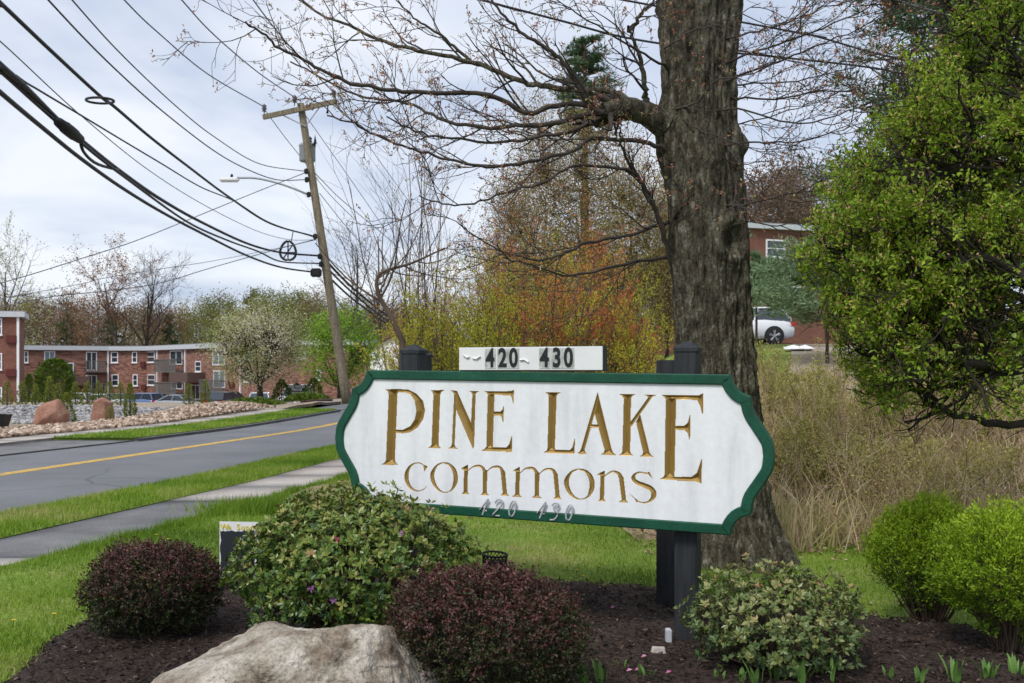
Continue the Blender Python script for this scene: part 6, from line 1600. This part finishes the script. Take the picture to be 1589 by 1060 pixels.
M['needle_blue'] = leafmat('needle_blue', [(0.0, (0.08, 0.13, 0.06)), (0.5, (0.17, 0.26, 0.13)), (1.0, (0.26, 0.35, 0.19))], trans=0.1)
M['conifer'] = leafmat('conifer', [(0.0, (0.025, 0.05, 0.008)), (0.5, (0.075, 0.13, 0.014)), (1.0, (0.15, 0.21, 0.025))], trans=0.15)
M['young_conifer'] = leafmat('young_conifer', [(0.0, (0.07, 0.095, 0.015)), (0.5, (0.17, 0.21, 0.025)), (1.0, (0.28, 0.29, 0.045))], trans=0.2)

def tree_geo(seed, H, spread=0.5, trunk_r=0.14, levels=4, kids=(7, 6, 4), fork=0.3, leaf_per=5, leaf=(0.06, 0.14), up=0.06, tone=(0.5, 0.2), lean=(0, 0), ang=(25, 55), leafspread=0.05, ratio=(0.42, 0.68)):
    g = np.random.default_rng(seed); out = {}
    spec = [dict(n=9, wig=0.05, up=0.06, kids=kids[0] * 1.6, ang=ang, ratio=(ratio[0], ratio[1]), rr=0.5, end=0.18, short=0.45)]
    spec[0]['from'] = fork
    for i in range(1, levels):
        s_ = dict(n=6 if i == 1 else 4, wig=0.13 + 0.03 * i, up=up, kids=kids[min(i, len(kids) - 1)], ang=(25, 60), ratio=(0.4, 0.7), rr=0.55, end=0.35, rmin=0.012 * H / 12)
        s_['from'] = 0.2
        spec.append(s_)
    grow(g, (0, 0, 0), unit(np.array([lean[0], lean[1], 1.0])), H * 0.85, trunk_r, 0, spec, out)
    W = wood_np(out, (8, 5, 3, 3, 3))
    Lf = rn = None
    if leaf_per:
        P, D = tip_points(out, leaf_per, g, leafspread, 0.1)
        Lf = scatter_leaves(P, D, g, leaf, (leaf[0] * 0.6, leaf[1] * 0.7), 0.9, 0.1)
        rn = np.repeat(np.clip(tone[0] + tone[1] * fbm(P * (3.0 / H), 2, seed) + g.normal(size=len(P)) * tone[1] * 0.6, 0, 1), 4)
    return W, Lf, rn
def put_tree(name, loc, geo, wmat, lmat, label, category='tree', group=None):
    W, Lf, rn = geo
    return plant(name, loc, label, category, W, Lf, group, leaf_mat=M[lmat] if lmat else None, wood_mat=M[wmat], rnd=rn)
def base_for(xp, d): x = (xp - CX) / FPX * d; return np.array([x, d, float(ZG(x, d)) - 0.05])
def height_to(y, d, b): return EYE + (HY - y) / FPX * d - b[2]

# far wood: one mass of many crowns
gW = np.random.default_rng(101)
protos = []
for i in range(7):
    protos.append(tree_geo(200 + i, 10.0, kids=(6, 4, 3), levels=3, leaf_per=62, leaf=(0.09, 0.24), tone=(0.5, 0.12), leafspread=0.40, fork=0.12, up=0.05, trunk_r=0.13))
pineP = []
def conifer_geo(seed, H, R_, tiers=16, per=11, needles=22, nl=(0.2, 0.4), droop=-0.1, zs=0.15, shape=0.9):
    g = np.random.default_rng(seed); P, D, polys, rad = [], [], [], []
    for i in range(tiers):
        t = i / tiers; z = H * (zs + (0.98 - zs) * t)
        L = R_ * (1 - t) ** shape * g.uniform(0.75, 1.1) + 0.05 * R_
        for j in range(max(4, int(per * (1 - 0.5 * t)))):
            a = g.uniform(0, 2 * np.pi); l = L * g.uniform(0.6, 1.1); d = np.array([math.cos(a), math.sin(a), droop + 0.35 * t])
            q0 = np.array([0, 0, z + g.normal() * H * 0.015]); e = q0 + d * l
            polys.append(np.array([q0, q0 + d * l * 0.5 + [0, 0, 0.02 * l], e])); rad.append(np.array([0.02, 0.013, 0.006]) * H / 8)
            s_ = g.random(needles) ** 0.7; pp_ = q0 + np.outer(s_, d * l) + g.normal(size=(needles, 3)) * 0.10 * l * np.array([1, 1, 0.6])
            P.append(pp_); D.append(np.tile(unit(d), (needles, 1)))
    P, D = np.concatenate(P), np.concatenate(D)
    polys.append(np.array([[0, 0, 0], [0, 0, H * 0.5], [0, 0, H]])); rad.append(np.array([0.018, 0.012, 0.003]) * H)
    W = tube_np(polys, rad, 4)
    n = len(P); d = unit(D + g.normal(size=(n, 3)) * 0.7)
    Lf = leaf_np(P, d, rand_dirs(n, g), g.uniform(*nl, n), g.uniform(nl[0] * 0.22, nl[1] * 0.3, n), 0.02)
    rn = np.repeat(np.clip(0.5 + 0.22 * fbm(P * (4.0 / H), 2, seed) + g.normal(size=n) * 0.18, 0, 1), 4)
    return W, Lf, rn
for i in range(2): pineP.append(conifer_geo(230 + i, 10.0, 2.6, 13, 9, 14, (0.35, 0.75)))
VV, FF, RN, o = [], [], [], 0
def place_wood(x, y, z, s, tone, pine=False):
    global o
    W, Lf, rn = (pineP if pine else protos)[gW.integers(0, 2 if pine else 7)]
    a = gW.uniform(0, 2 * np.pi); c, s_ = math.cos(a), math.sin(a)
    Rm = np.array([[c, -s_, 0], [s_, c, 0], [0, 0, 1]]) * s; Rm[2] *= 1.0
    for V, F, r in ((W[0], W[1], np.full(len(W[0]), 0.08)), (Lf[0], Lf[1], np.clip(rn - 0.5 + tone, 0, 0.96) if not pine else np.clip(0.97 + 0 * rn, 0, 1))):
        VV.append(V @ Rm.T + [x, y, z]); FF.append(F + o); RN.append(r); o += len(V)
for i in range(95):
    d = gW.uniform(120, 175); xp = -40 + 700 * (i + gW.random()) / 95
    x = (xp - CX) / FPX * d; ytop = np.interp(xp, [0, 60, 130, 200, 260, 330, 400, 450, 520, 660], [470, 478, 478, 487, 490, 480, 465, 462, 480, 490]) + gW.normal() * 6
    z = -2.0; Hh = EYE + (HY - ytop) / FPX * d - z
    tone = np.clip(np.interp(xp, [0, 100, 240, 330, 450, 660], [0.45, 0.35, 0.40, 0.68, 0.72, 0.5]) + gW.normal() * 0.17, 0.1, 0.9)
    place_wood(x, d, z, Hh / 9.6, tone, gW.random() < 0.12)
for i in range(26):   # wood behind the building on the rise
    d = gW.uniform(80, 110); xp = 1040 + 420 * gW.random(); x = (xp - CX) / FPX * d; z = float(ZG(x, d)); ytop = 268 + gW.normal() * 16
    place_wood(x, d, z, (EYE + (HY - ytop) / FPX * d - z) / 10.5, np.clip(0.22 + gW.normal() * 0.1, 0.05, 0.6))
for i in range(20):
    d = gW.uniform(58, 78); xp = 640 + 420 * gW.random(); x = (xp - CX) / FPX * d; z = float(ZG(x, d)); ytop = np.interp(xp, [640, 780, 860, 1060], [500, 430, 380, 380]) + gW.normal() * 18
    place_wood(x, d, z, (EYE + (HY - ytop) / FPX * d - z) / 10.5, np.clip(0.45 + gW.normal() * 0.2, 0.1, 0.8))
obj('far_woodland', mesh_np('far_woodland', np.concatenate(VV), np.concatenate(FF), M['wood_mix'], rnd=np.concatenate(RN)), label='brown and olive spring woodland behind the buildings', category='woodland', kind='stuff')

# trees with a full round crown
def crown_tree(seed, H, rx, z0, n_cl, per, leaf, tone, trunk_r, fork, spread):
    g = np.random.default_rng(seed); rz2 = (H - z0) / 2; cz = z0 + rz2
    d = rand_dirs(n_cl, g); r = (0.35 + 0.65 * g.random(n_cl) ** 0.5) * lumpy(d, seed, 0.16, 1.8)
    C = d * r[:, None] * [rx, rx, rz2] + [0, 0, cz]
    polys, rad = [np.array([[0, 0, -0.2], [0.02, 0, fork * 0.5], [0, 0, fork]])], [np.array([1.25, 1.0, 0.9]) * trunk_r]
    main = C[g.choice(n_cl, 14, replace=False)]
    mids = []
    for m in main:
        e = np.array([0, 0, fork]) + (m - [0, 0, fork]) * 0.62 + g.normal(size=3) * 0.1; q = resample([[0, 0, fork * 0.93], (np.array([0, 0, fork]) + e) / 2 + [0, 0, -0.05 * H], e], 7)
        polys.append(q); rad.append(np.linspace(trunk_r * 0.5, trunk_r * 0.16, 7)); mids += list(q[3:])
    mids = np.array(mids)
    for c in C:
        k = np.argmin(np.linalg.norm(mids - c, axis=1) + g.random(len(mids)) * 0.3); q = resample([mids[k], (mids[k] + c) / 2 + g.normal(size=3) * 0.06, c], 4)
        polys.append(q); rad.append(np.linspace(trunk_r * 0.13, trunk_r * 0.04, 4))
    W = tube_np(polys, rad, 6)
    P = np.repeat(C, per, 0) + g.normal(size=(n_cl * per, 3)) * spread
    D = unit(np.repeat(d, per, 0) + g.normal(size=P.shape) * 0.6)
    Lf = scatter_leaves(P, D, g, leaf, (leaf[0] * 0.6, leaf[1] * 0.7), 0.8, 0.1)
    rr = np.linalg.norm((P - [0, 0, cz]) / [rx, rx, rz2], axis=1)
    rn = np.repeat(np.clip(tone[0] + tone[1] * fbm(P * (4.0 / H), 2, seed) + g.normal(size=len(P)) * tone[2], 0, 1), 4)
    return W, Lf, rn
# distinct trees
def deco(name, xp, d, ytop, seed, wmat, lmat, label, **kw):
    b = base_for(xp, d); H = height_to(ytop, d, b)
    return put_tree(name, b, tree_geo(seed, H, **kw), wmat, lmat, label)
deco('bare_tree', 186, 116, 405, 301, 'twig_brown', 'brown_bud', 'tall spreading tree with rusty young leaves over the long block', trunk_r=0.3, leaf_per=9, leaf=(0.12, 0.26), fork=0.3, kids=(9, 6, 5), levels=4, ang=(30, 60), leafspread=0.2, ratio=(0.5, 0.75))
deco('bare_tree', 224, 118, 402, 302, 'twig_dark', None, 'tall bare narrow tree right of the rusty one', trunk_r=0.32, leaf_per=0, fork=0.35, kids=(10, 8, 6), levels=4, ang=(18, 42), ratio=(0.45, 0.7))
deco('bare_tree', 118, 122, 455, 303, 'twig_brown', 'brown_bud', 'small reddish budding tree left of the rusty one', trunk_r=0.15, leaf_per=4, leaf=(0.14, 0.28), kids=(6, 5, 3), levels=4, leafspread=0.15)
deco('bare_tree', 12, 104, 384, 304, 'twig_brown', 'blossom', 'pale budding tree rising behind the left brick block', trunk_r=0.3, leaf_per=3, leaf=(0.12, 0.26), fork=0.2, kids=(10, 7, 5), levels=4, ang=(25, 60), leafspread=0.25, ratio=(0.45, 0.72))
deco('bare_tree', 548, 88, 352, 305, 'twig_dark', None, 'broad bare tree behind the utility pole', trunk_r=0.28, leaf_per=0, fork=0.25, kids=(8, 6, 4), levels=4, ang=(30, 62))
deco('bare_tree', 600, 92, 372, 306, 'twig_dark', None, 'bare tree between the utility pole and the yellow thicket', trunk_r=0.25, leaf_per=0, fork=0.25, kids=(8, 6, 4), levels=4, ang=(30, 60))
b = base_for(403, 56); put_tree('blossom_tree', b, crown_tree(311, height_to(470, 56, b), 2.9, 1.15, 620, 34, (0.05, 0.12), (0.40, 0.4, 0.22), 0.18, 1.2, 0.30), 'twig_dark', 'blossom', 'rounded tree in white blossom beside the far parking lot')
b = base_for(526, 62); put_tree('young_maple', b, crown_tree(312, height_to(478, 62, b), 2.6, 0.9, 320, 26, (0.09, 0.19), (0.5, 0.3, 0.2), 0.14, 1.2, 0.28), 'twig_dark', 'spring_green', 'fresh green young tree behind the utility pole')
# tall vine-clad trees behind the thicket
for i, (xp, yt, sd, lab, tone) in enumerate([(842, 150, 321, 'tall twiggy olive tree, left of the pine top above the thicket', 0.45), (908, 150, 322, 'tall olive tree below the pine top, nearest the maple limb', 0.5), (978, 205, 323, 'tall olive tree just left of the maple trunk', 0.5), (1035, 270, 324, 'tall brownish tree half hidden behind the maple trunk', 0.4), (800, 260, 325, 'shorter brownish tree at the left end of the tall row', 0.4)]):
    b = base_for(xp, 44 + 2 * i); H = height_to(yt, 44 + 2 * i, b)
    put_tree('vine_clad_tree', b, crown_tree(sd, H, 1.75 + 0.12 * (i % 3), 0.3, 700, 40, (0.05, 0.12), (tone, 0.35, 0.16), 0.09, H * 0.45, 0.46), 'twig_brown', 'olive_leaf', lab)
b = base_for(908, 52); H = height_to(62, 52, b)
def pine_geo(seed, H, R_, tiers, z0, per=7, tuft=60, nl=(0.12, 0.26), shape=0.6, matscale=1.0):
    """open pine: boughs ending in round needle tufts"""
    g = np.random.default_rng(seed); P, D, polys, rad = [], [], [], []
    for i in range(tiers):
        t = (i + 0.5) / tiers; z = H * (z0 + (0.97 - z0) * t); L = R_ * (1 - t) ** shape + 0.12 * R_
        for j in range(per):
            a = g.uniform(0, 2 * np.pi); l = L * g.uniform(0.55, 1.1); d = unit(np.array([math.cos(a), math.sin(a), g.uniform(-0.1, 0.45)]))
            q0 = np.array([0, 0, z + g.normal() * 0.02 * H]); e = q0 + d * l + [0, 0, 0.1 * l]; mid = q0 + d * l * 0.5
            polys.append(np.array([q0, mid, e])); rad.append(np.array([0.035, 0.025, 0.012]) * H / 14)
            for k_ in range(4):
                s_ = g.uniform(0.45, 1.05); c = q0 + (e - q0) * s_ + g.normal(size=3) * 0.10 * l
                dd = rand_dirs(tuft // 4, g); dd[:, 2] = np.abs(dd[:, 2]) * 0.9 - 0.1; dd = unit(dd)
                P.append(c + dd * g.uniform(0.0, 0.16, (len(dd), 1)) * l * 0.9); D.append(dd)
    polys.append(np.array([[0, 0, 0], [0, 0, H * 0.5], [0, 0, H]])); rad.append(np.array([0.017, 0.012, 0.003]) * H)
    W = tube_np(polys, rad, 5); P, D = np.concatenate(P), np.concatenate(D); n = len(P)
    Lf = leaf_np(P, D, rand_dirs(n, g), g.uniform(*nl, n), g.uniform(nl[0] * 0.16, nl[1] * 0.2, n), 0.02)
    return W, Lf, np.repeat(np.clip(0.5 + 0.25 * fbm(P * (5.0 / H), 2, seed) + g.normal(size=n) * 0.2, 0, 1), 4)
put_tree('pine_tree', b, pine_geo(331, H, 1.75, 9, 0.72, 8, 200, (0.16, 0.34), 0.35), 'twig_brown', 'needle', 'dark pine top showing above the vine clad trees')
b = base_for(1465, 24); put_tree('pine_tree', b, pine_geo(332, 15.0, 2.6, 28, 0.25, 10, 220, (0.12, 0.26), 0.5), 'twig_brown', 'needle', 'tall dark pine behind the crabapple at the top right')
b = base_for(1284, 30); put_tree('white_pine', b, pine_geo(333, height_to(380, 30, b), 2.4, 12, 0.34, 12, 260, (0.10, 0.2), 0.35), 'twig_brown', 'needle_blue', 'soft bluish white pine in front of the brick building on the rise')
b = base_for(1174, 36); put_tree('white_pine', b, pine_geo(334, height_to(405, 36, b), 1.5, 10, 0.45, 10, 240, (0.10, 0.2), 0.4), 'twig_brown', 'needle_blue', 'smaller white pine close beside the maple trunk on the rise')
# wild thicket above the sign
M['dry_wood'] = pmat('dry_wood', [(0.3, (0.20, 0.14, 0.09)), (0.7, (0.42, 0.31, 0.21))], scale=3, rough=0.9)
def thicket(xp, d, ytop, seed, tone, label, stems=15, spread=0.6, lmat='thicket', leaf_per=17, leaf=(0.028, 0.062), tv=0.22, name='wild_shrub', wmat='twig_brown'):
    g = np.random.default_rng(seed); b = base_for(xp, d); H = height_to(ytop, d, b); out = {}
    spec = [dict(n=7, wig=0.07, up=0.06, kids=7, ang=(15, 45), ratio=(0.3, 0.55), rr=0.55, end=0.3), dict(n=5, wig=0.13, up=0.07, kids=4, ang=(18, 50), ratio=(0.4, 0.7), rr=0.6, rmin=0.005, end=0.4), dict(n=3, wig=0.15, up=0.06, rmin=0.003, end=0.5)]
    spec[0]['from'] = 0.25
    for i in range(stems):
        a = g.uniform(0, 2 * np.pi); s_ = spread * g.random() ** 0.6
        grow(g, np.array([math.cos(a) * 0.25, math.sin(a) * 0.25, 0]) * g.random(), unit(np.array([math.cos(a) * s_, math.sin(a) * s_, 1.0])), H * g.uniform(0.65, 1.0), 0.02, 0, spec, out)
    W = wood_np(out, (5, 4, 3)); P, D = tip_points(out, leaf_per, g, 0.03, 0.1) if leaf_per else (None, None)
    Lf = rn = None
    if leaf_per:
        Lf = scatter_leaves(P, D, g, leaf, (leaf[0] * 0.45, leaf[1] * 0.5), 0.7, 0.4)
        rn = np.repeat(np.clip(tone + tv * fbm(P * 0.8, 2, seed) + g.normal(size=len(P)) * 0.1, 0, 1), 4)
    return plant(name, b, label, 'shrub' if name == 'wild_shrub' else 'tree', W, Lf, None, wood_name='stems', leaf_name='foliage', leaf_mat=M[lmat], wood_mat=M[wmat], rnd=rn)
for i, (xp, d, yt, tone, lab) in enumerate([
    (662, 17, 500, 0.38, 'yellow green wild shrub, leftmost of the thicket behind the left post'), (690, 18, 440, 0.28, 'tall yellow green wild shrub left of the number box'),
    (745, 17, 455, 0.25, 'yellow green wild shrub above the left end of the number box'), (800, 19, 440, 0.35, 'yellow and orange wild shrub above the middle of the number box'),
    (850, 20, 385, 0.86, 'tall orange red wild shrub above the right end of the number box'), (895, 18, 430, 0.80, 'orange wild shrub right of the number box'),
    (930, 17, 470, 0.35, 'mixed yellow and red wild shrub left of the right post'), (985, 19, 490, 0.85, 'low reddish wild shrub beside the maple trunk'),
    (665, 21, 440, 0.7, 'rusty wild shrub behind the yellow ones at the left'), (765, 22, 385, 0.72, 'slender rusty wild shrub rising behind the yellow thicket'), (880, 23, 385, 0.20, 'tall pale green wild shrub behind the orange ones')]):
    thicket(xp, d, yt, 400 + i, tone, lab)
# bare whip-stemmed saplings at the left of the thicket
thicket(628, 19, 215, 431, 0.7, 'bare sapling with long upright whips left of the thicket', stems=7, spread=0.22, leaf_per=0, name='bare_sapling')
thicket(690, 21, 175, 432, 0.72, 'tall slender sapling with brown twigs above the yellow thicket', stems=3, spread=0.12, leaf_per=3, lmat='brown_bud', name='bare_sapling', leaf=(0.03, 0.07))
sx = resample([px(625, 530, 16.0), px(606, 490, 16), px(587, 455, 16), px(590, 425, 16), px(640, 408, 16), px(690, 385, 16)], 24); so = base_for(622, 16)
cr = empty('crooked_sapling', so, 0, 'crooked bare sapling stem bending left above the left post', 'tree')
P = np.vstack([so[None], so + (sx[0] - so) * 0.5, sx]); MB().tube(P - so, np.linspace(0.055, 0.012, len(P)), 7).build('stem', M['twig_brown'], cr, smooth_shade=True)
g = np.random.default_rng(77); out = {}
sp = [dict(n=9, kids=14, ang=(30, 80), ratio=(0.25, 0.6), rr=0.5), dict(n=6, wig=0.08, up=0.12, kids=4, ang=(20, 45), ratio=(0.4, 0.7), rr=0.5, rmin=0.006, end=0.4), dict(n=4, wig=0.12, up=0.08, rmin=0.004, end=0.5)]
sp[0]['from'] = 0.35
spawn(g, P, unit(np.gradient(P, axis=0)), np.linspace(0.055, 0.012, len(P)), 3.2, 0, sp, out)
V, F = wood_np(out, (4, 4, 3)); obj('twigs', mesh_np('twigs', V - so, F, M['twig_brown'], smooth_shade=True), cr)
# weedy shrubs on the bank below the crabapple and in front of the white car
for i, (xp, d, yt, tone, lab) in enumerate([(1235, 15, 545, 0.3, 'straggly yellow green weed shrub right of the trunk on the bank'), (1310, 13, 575, 0.25, 'green weed shrub on the bank under the crabapple edge'), (1420, 14, 570, 0.2, 'leafy weed shrub on the bank behind the low crabapple limb'), (1530, 13, 600, 0.25, 'leafy weed shrub on the bank at the right edge'), (1260, 11.5, 680, 0.3, 'low weed shrub at the foot of the bank right of the trunk'), (1370, 11, 700, 0.3, 'low weed shrub at the foot of the bank above the rear lime shrub'), (1490, 10.5, 690, 0.3, 'low weed shrub at the foot of the bank above the front lime shrub')]):
    thicket(xp, d, yt, 450 + i, 0.5, lab, stems=14, spread=0.8, lmat='weed', leaf_per=20, leaf=(0.025, 0.055), wmat='dry_wood')
for i, (xp, d, yt, lab) in enumerate([(1275, 11.5, 700, 'slim grey bare sapling upright on the bank, left one'), (1288, 11.8, 660, 'slim grey bare sapling upright on the bank, right one'), (1470, 12, 590, 'tan bare sapling with arching whips on the bank')]):
    thicket(xp, d, yt, 470 + i, 0.5, lab, stems=3 if i < 2 else 9, spread=0.1 if i < 2 else 0.6, leaf_per=0, name='bare_sapling', wmat='dry_wood')

# evergreens across the road
def cone_bush(xp, d, ytop, wpx, seed, label, lmat='conifer', shape=0.8, group=None, n=1500, round_=False, base=None):
    b = base_for(xp, d)
    if base is not None: b[2] = EYE - (base - HY) / FPX * d
    H = height_to(ytop, d, b); g = np.random.default_rng(seed); R_ = wpx / 2 / FPX * d
    t = g.random(n) ** (1.3 if not round_ else 0.9)
    prof = np.sqrt(np.clip(1 - (2 * t - 0.9) ** 2 / 1.25, 0.02, 1)) if round_ else np.minimum(1, 0.45 + t * 5) * (1 - t) ** shape + 0.04
    a = g.uniform(0, 2 * np.pi, n); r = R_ * prof * (0.72 + 0.28 * g.random(n)) * (1 + 0.18 * fbm(np.stack([np.cos(a) * 2, np.sin(a) * 2, t * 6], -1), 2, seed))
    P = np.stack([np.cos(a) * r, np.sin(a) * r, 0.04 * H + t * H * 0.97], -1)
    D = unit(np.stack([np.cos(a), np.sin(a), 0.9 + 0 * a], -1) + g.normal(size=(n, 3)) * 0.35)
    l = g.uniform(0.05, 0.11, n) * (H + R_) * 0.75
    Lf = leaf_np(P, D, rand_dirs(n, g), l, l * 0.45, 0.05)
    rn = np.repeat(np.clip(0.35 + 0.35 * t + g.normal(size=n) * 0.2, 0, 1), 4)
    W = tube_np([np.array([[0, 0, -0.3], [0, 0, H * 0.4], [0, 0, H * 0.9]])], [np.array([0.03, 0.025, 0.01]) * H], 6)
    return plant('evergreen_bush' if round_ else 'conical_evergreen', b, label, 'shrub', W, Lf, group, leaf_mat=M[lmat], wood_mat=M['twig_dark'], rnd=rn, leaf_name='foliage')
cone_bush(437, 56, 590, 33, 501, 'dark conical evergreen left of the estate sign', shape=0.7)
cone_bush(487, 56, 588, 32, 502, 'dark conical evergreen right of the estate sign', shape=0.6)
cone_bush(85, 70, 561, 56, 503, 'large rounded evergreen in front of the brick block', lmat='conifer', round_=True, n=2600)
cone_bush(45, 72, 582, 22, 504, 'dark evergreen between the left block and the rounded one', n=1200)
young = [(11, 596, 15), (34, 597, 16), (55, 600, 14), (77, 590, 16), (90, 598, 13), (117, 597, 15), (135, 596, 17), (153, 595, 12), (170, 596, 15), (187, 598, 14), (293, 600, 15), (319, 594, 13)]
ordn = ['first', 'second', 'third', 'fourth', 'fifth', 'sixth', 'seventh', 'eighth', 'ninth', 'tenth', 'eleventh', 'twelfth']
for i, (xp, yt, w_) in enumerate(young):
    cone_bush(xp, 42 + (i % 3), yt - 3, w_ + 3, 510 + i, ordn[i] + ' young evergreen from the left in the row behind the gravel', lmat='young_conifer', shape=0.7, group='young evergreens behind the gravel', n=600, base=630)
cone_bush(104, 31, 612, 26, 530, 'young evergreen beside the wide reddish boulder', lmat='young_conifer', n=900, base=659)
cone_bush(202, 33, 597, 20, 531, 'young evergreen standing alone in the gravel right of the upright boulder', lmat='young_conifer', n=900, base=649)
cone_bush(171, 30.5, 631, 12, 532, 'tiny round evergreen at the foot of the upright boulder', lmat='young_conifer', n=500, round_=True, base=653)
# low green groundcover and mulch round the estate sign
def patch(name, xp0, xp1, d0, d1, mat, dz, **kw):
    ys = np.linspace(d0, d1, 14)
    return loft(name, lambda y: (xp0 - CX) / FPX * y, lambda y: (xp1 - CX) / FPX * y, ys, 14, dz, mat, skirt=0.1, **kw)
M['red_mulch'] = pmat('red_mulch', [(0.3, (0.045, 0.022, 0.017)), (0.7, (0.10, 0.052, 0.04))], scale=3, rough=0.95, fine=(12, 0.4))
patch('far_mulch', 425, 515, 44, 60, M['red_mulch'], 0.08, kind='structure')
def low_cover(xp, d, rx, ry, h, seed, label):
    g = np.random.default_rng(seed); b = base_for(xp, d); n = 2200
    a = g.uniform(0, 2 * np.pi, n); r = np.sqrt(g.random(n)); P = np.stack([np.cos(a) * r * rx, np.sin(a) * r * ry, h * (1 - r ** 2) * g.uniform(0.5, 1.0, n) + 0.08], -1)
    Lf = leaf_np(P, unit(g.normal(size=(n, 3)) + [0, 0, 0.8]), rand_dirs(n, g), 0.22, 0.09, 0.05)
    W = tube_np([np.array([[0, 0, -0.1], [np.cos(q) * rx * 0.4, np.sin(q) * ry * 0.4, h * 0.5], [np.cos(q) * rx * 0.8, np.sin(q) * ry * 0.8, h * 0.35]]) for q in np.linspace(0, 6, 9)], [np.array([0.03, 0.02, 0.01])] * 9, 4)
    plant('spreading_juniper', b, label, 'shrub', W, Lf, leaf_mat=M['conifer'], wood_mat=M['twig_dark'], rnd=np.repeat(np.clip(0.7 + g.normal(size=n) * 0.2, 0, 1), 4), wood_name='stems', leaf_name='foliage')
low_cover(395, 42, 1.3, 0.9, 0.28, 541, 'low spreading juniper by the footpath below the blossoming tree')
low_cover(478, 50, 1.2, 0.7, 0.35, 542, 'low spreading juniper at the foot of the estate sign')
# paved pull-in on the rise, where the white car stands
def tilt_patch(): 
    ys = np.linspace(39, 50, 12)
    loft('upper_parking', lambda y: 0 * y + 4, lambda y: 0 * y + 26, ys, 20, 0.03, M['old_asphalt'], kind='structure')
    ys = np.linspace(20.5, 39, 24)
    loft('stony_bank', lambda y: np.interp(y, [20.5, 39], [5.6, 11.0]), lambda y: np.interp(y, [20.5, 39], [7.4, 14.0]), ys, 8, 0.02, M['gravel_lot'], kind='structure')
tilt_patch()
for i, (xp, yp, w_) in enumerate([(1231, 541, 0.36), (1249, 537, 0.30)]):
    d = 34.0; x = (xp - CX) / FPX * d
    MB().add([(-w_, -0.3, 0), (w_ * 0.8, -0.35, 0.02), (w_, 0.3, 0.10), (-w_ * 0.8, 0.35, 0.08), (0, 0, 0.16), (0.1, 0, -0.05)], [[0, 1, 4], [1, 2, 4], [2, 3, 4], [3, 0, 4], [0, 1, 5], [1, 2, 5], [2, 3, 5], [3, 0, 5]]).build('white_bag', M['white_paint'], label=('larger' if i == 0 else 'smaller') + ' crumpled white bag on the bank below the white hatchback', category='bag', loc=(x, d, float(ZG(x, d)) + 0.06))
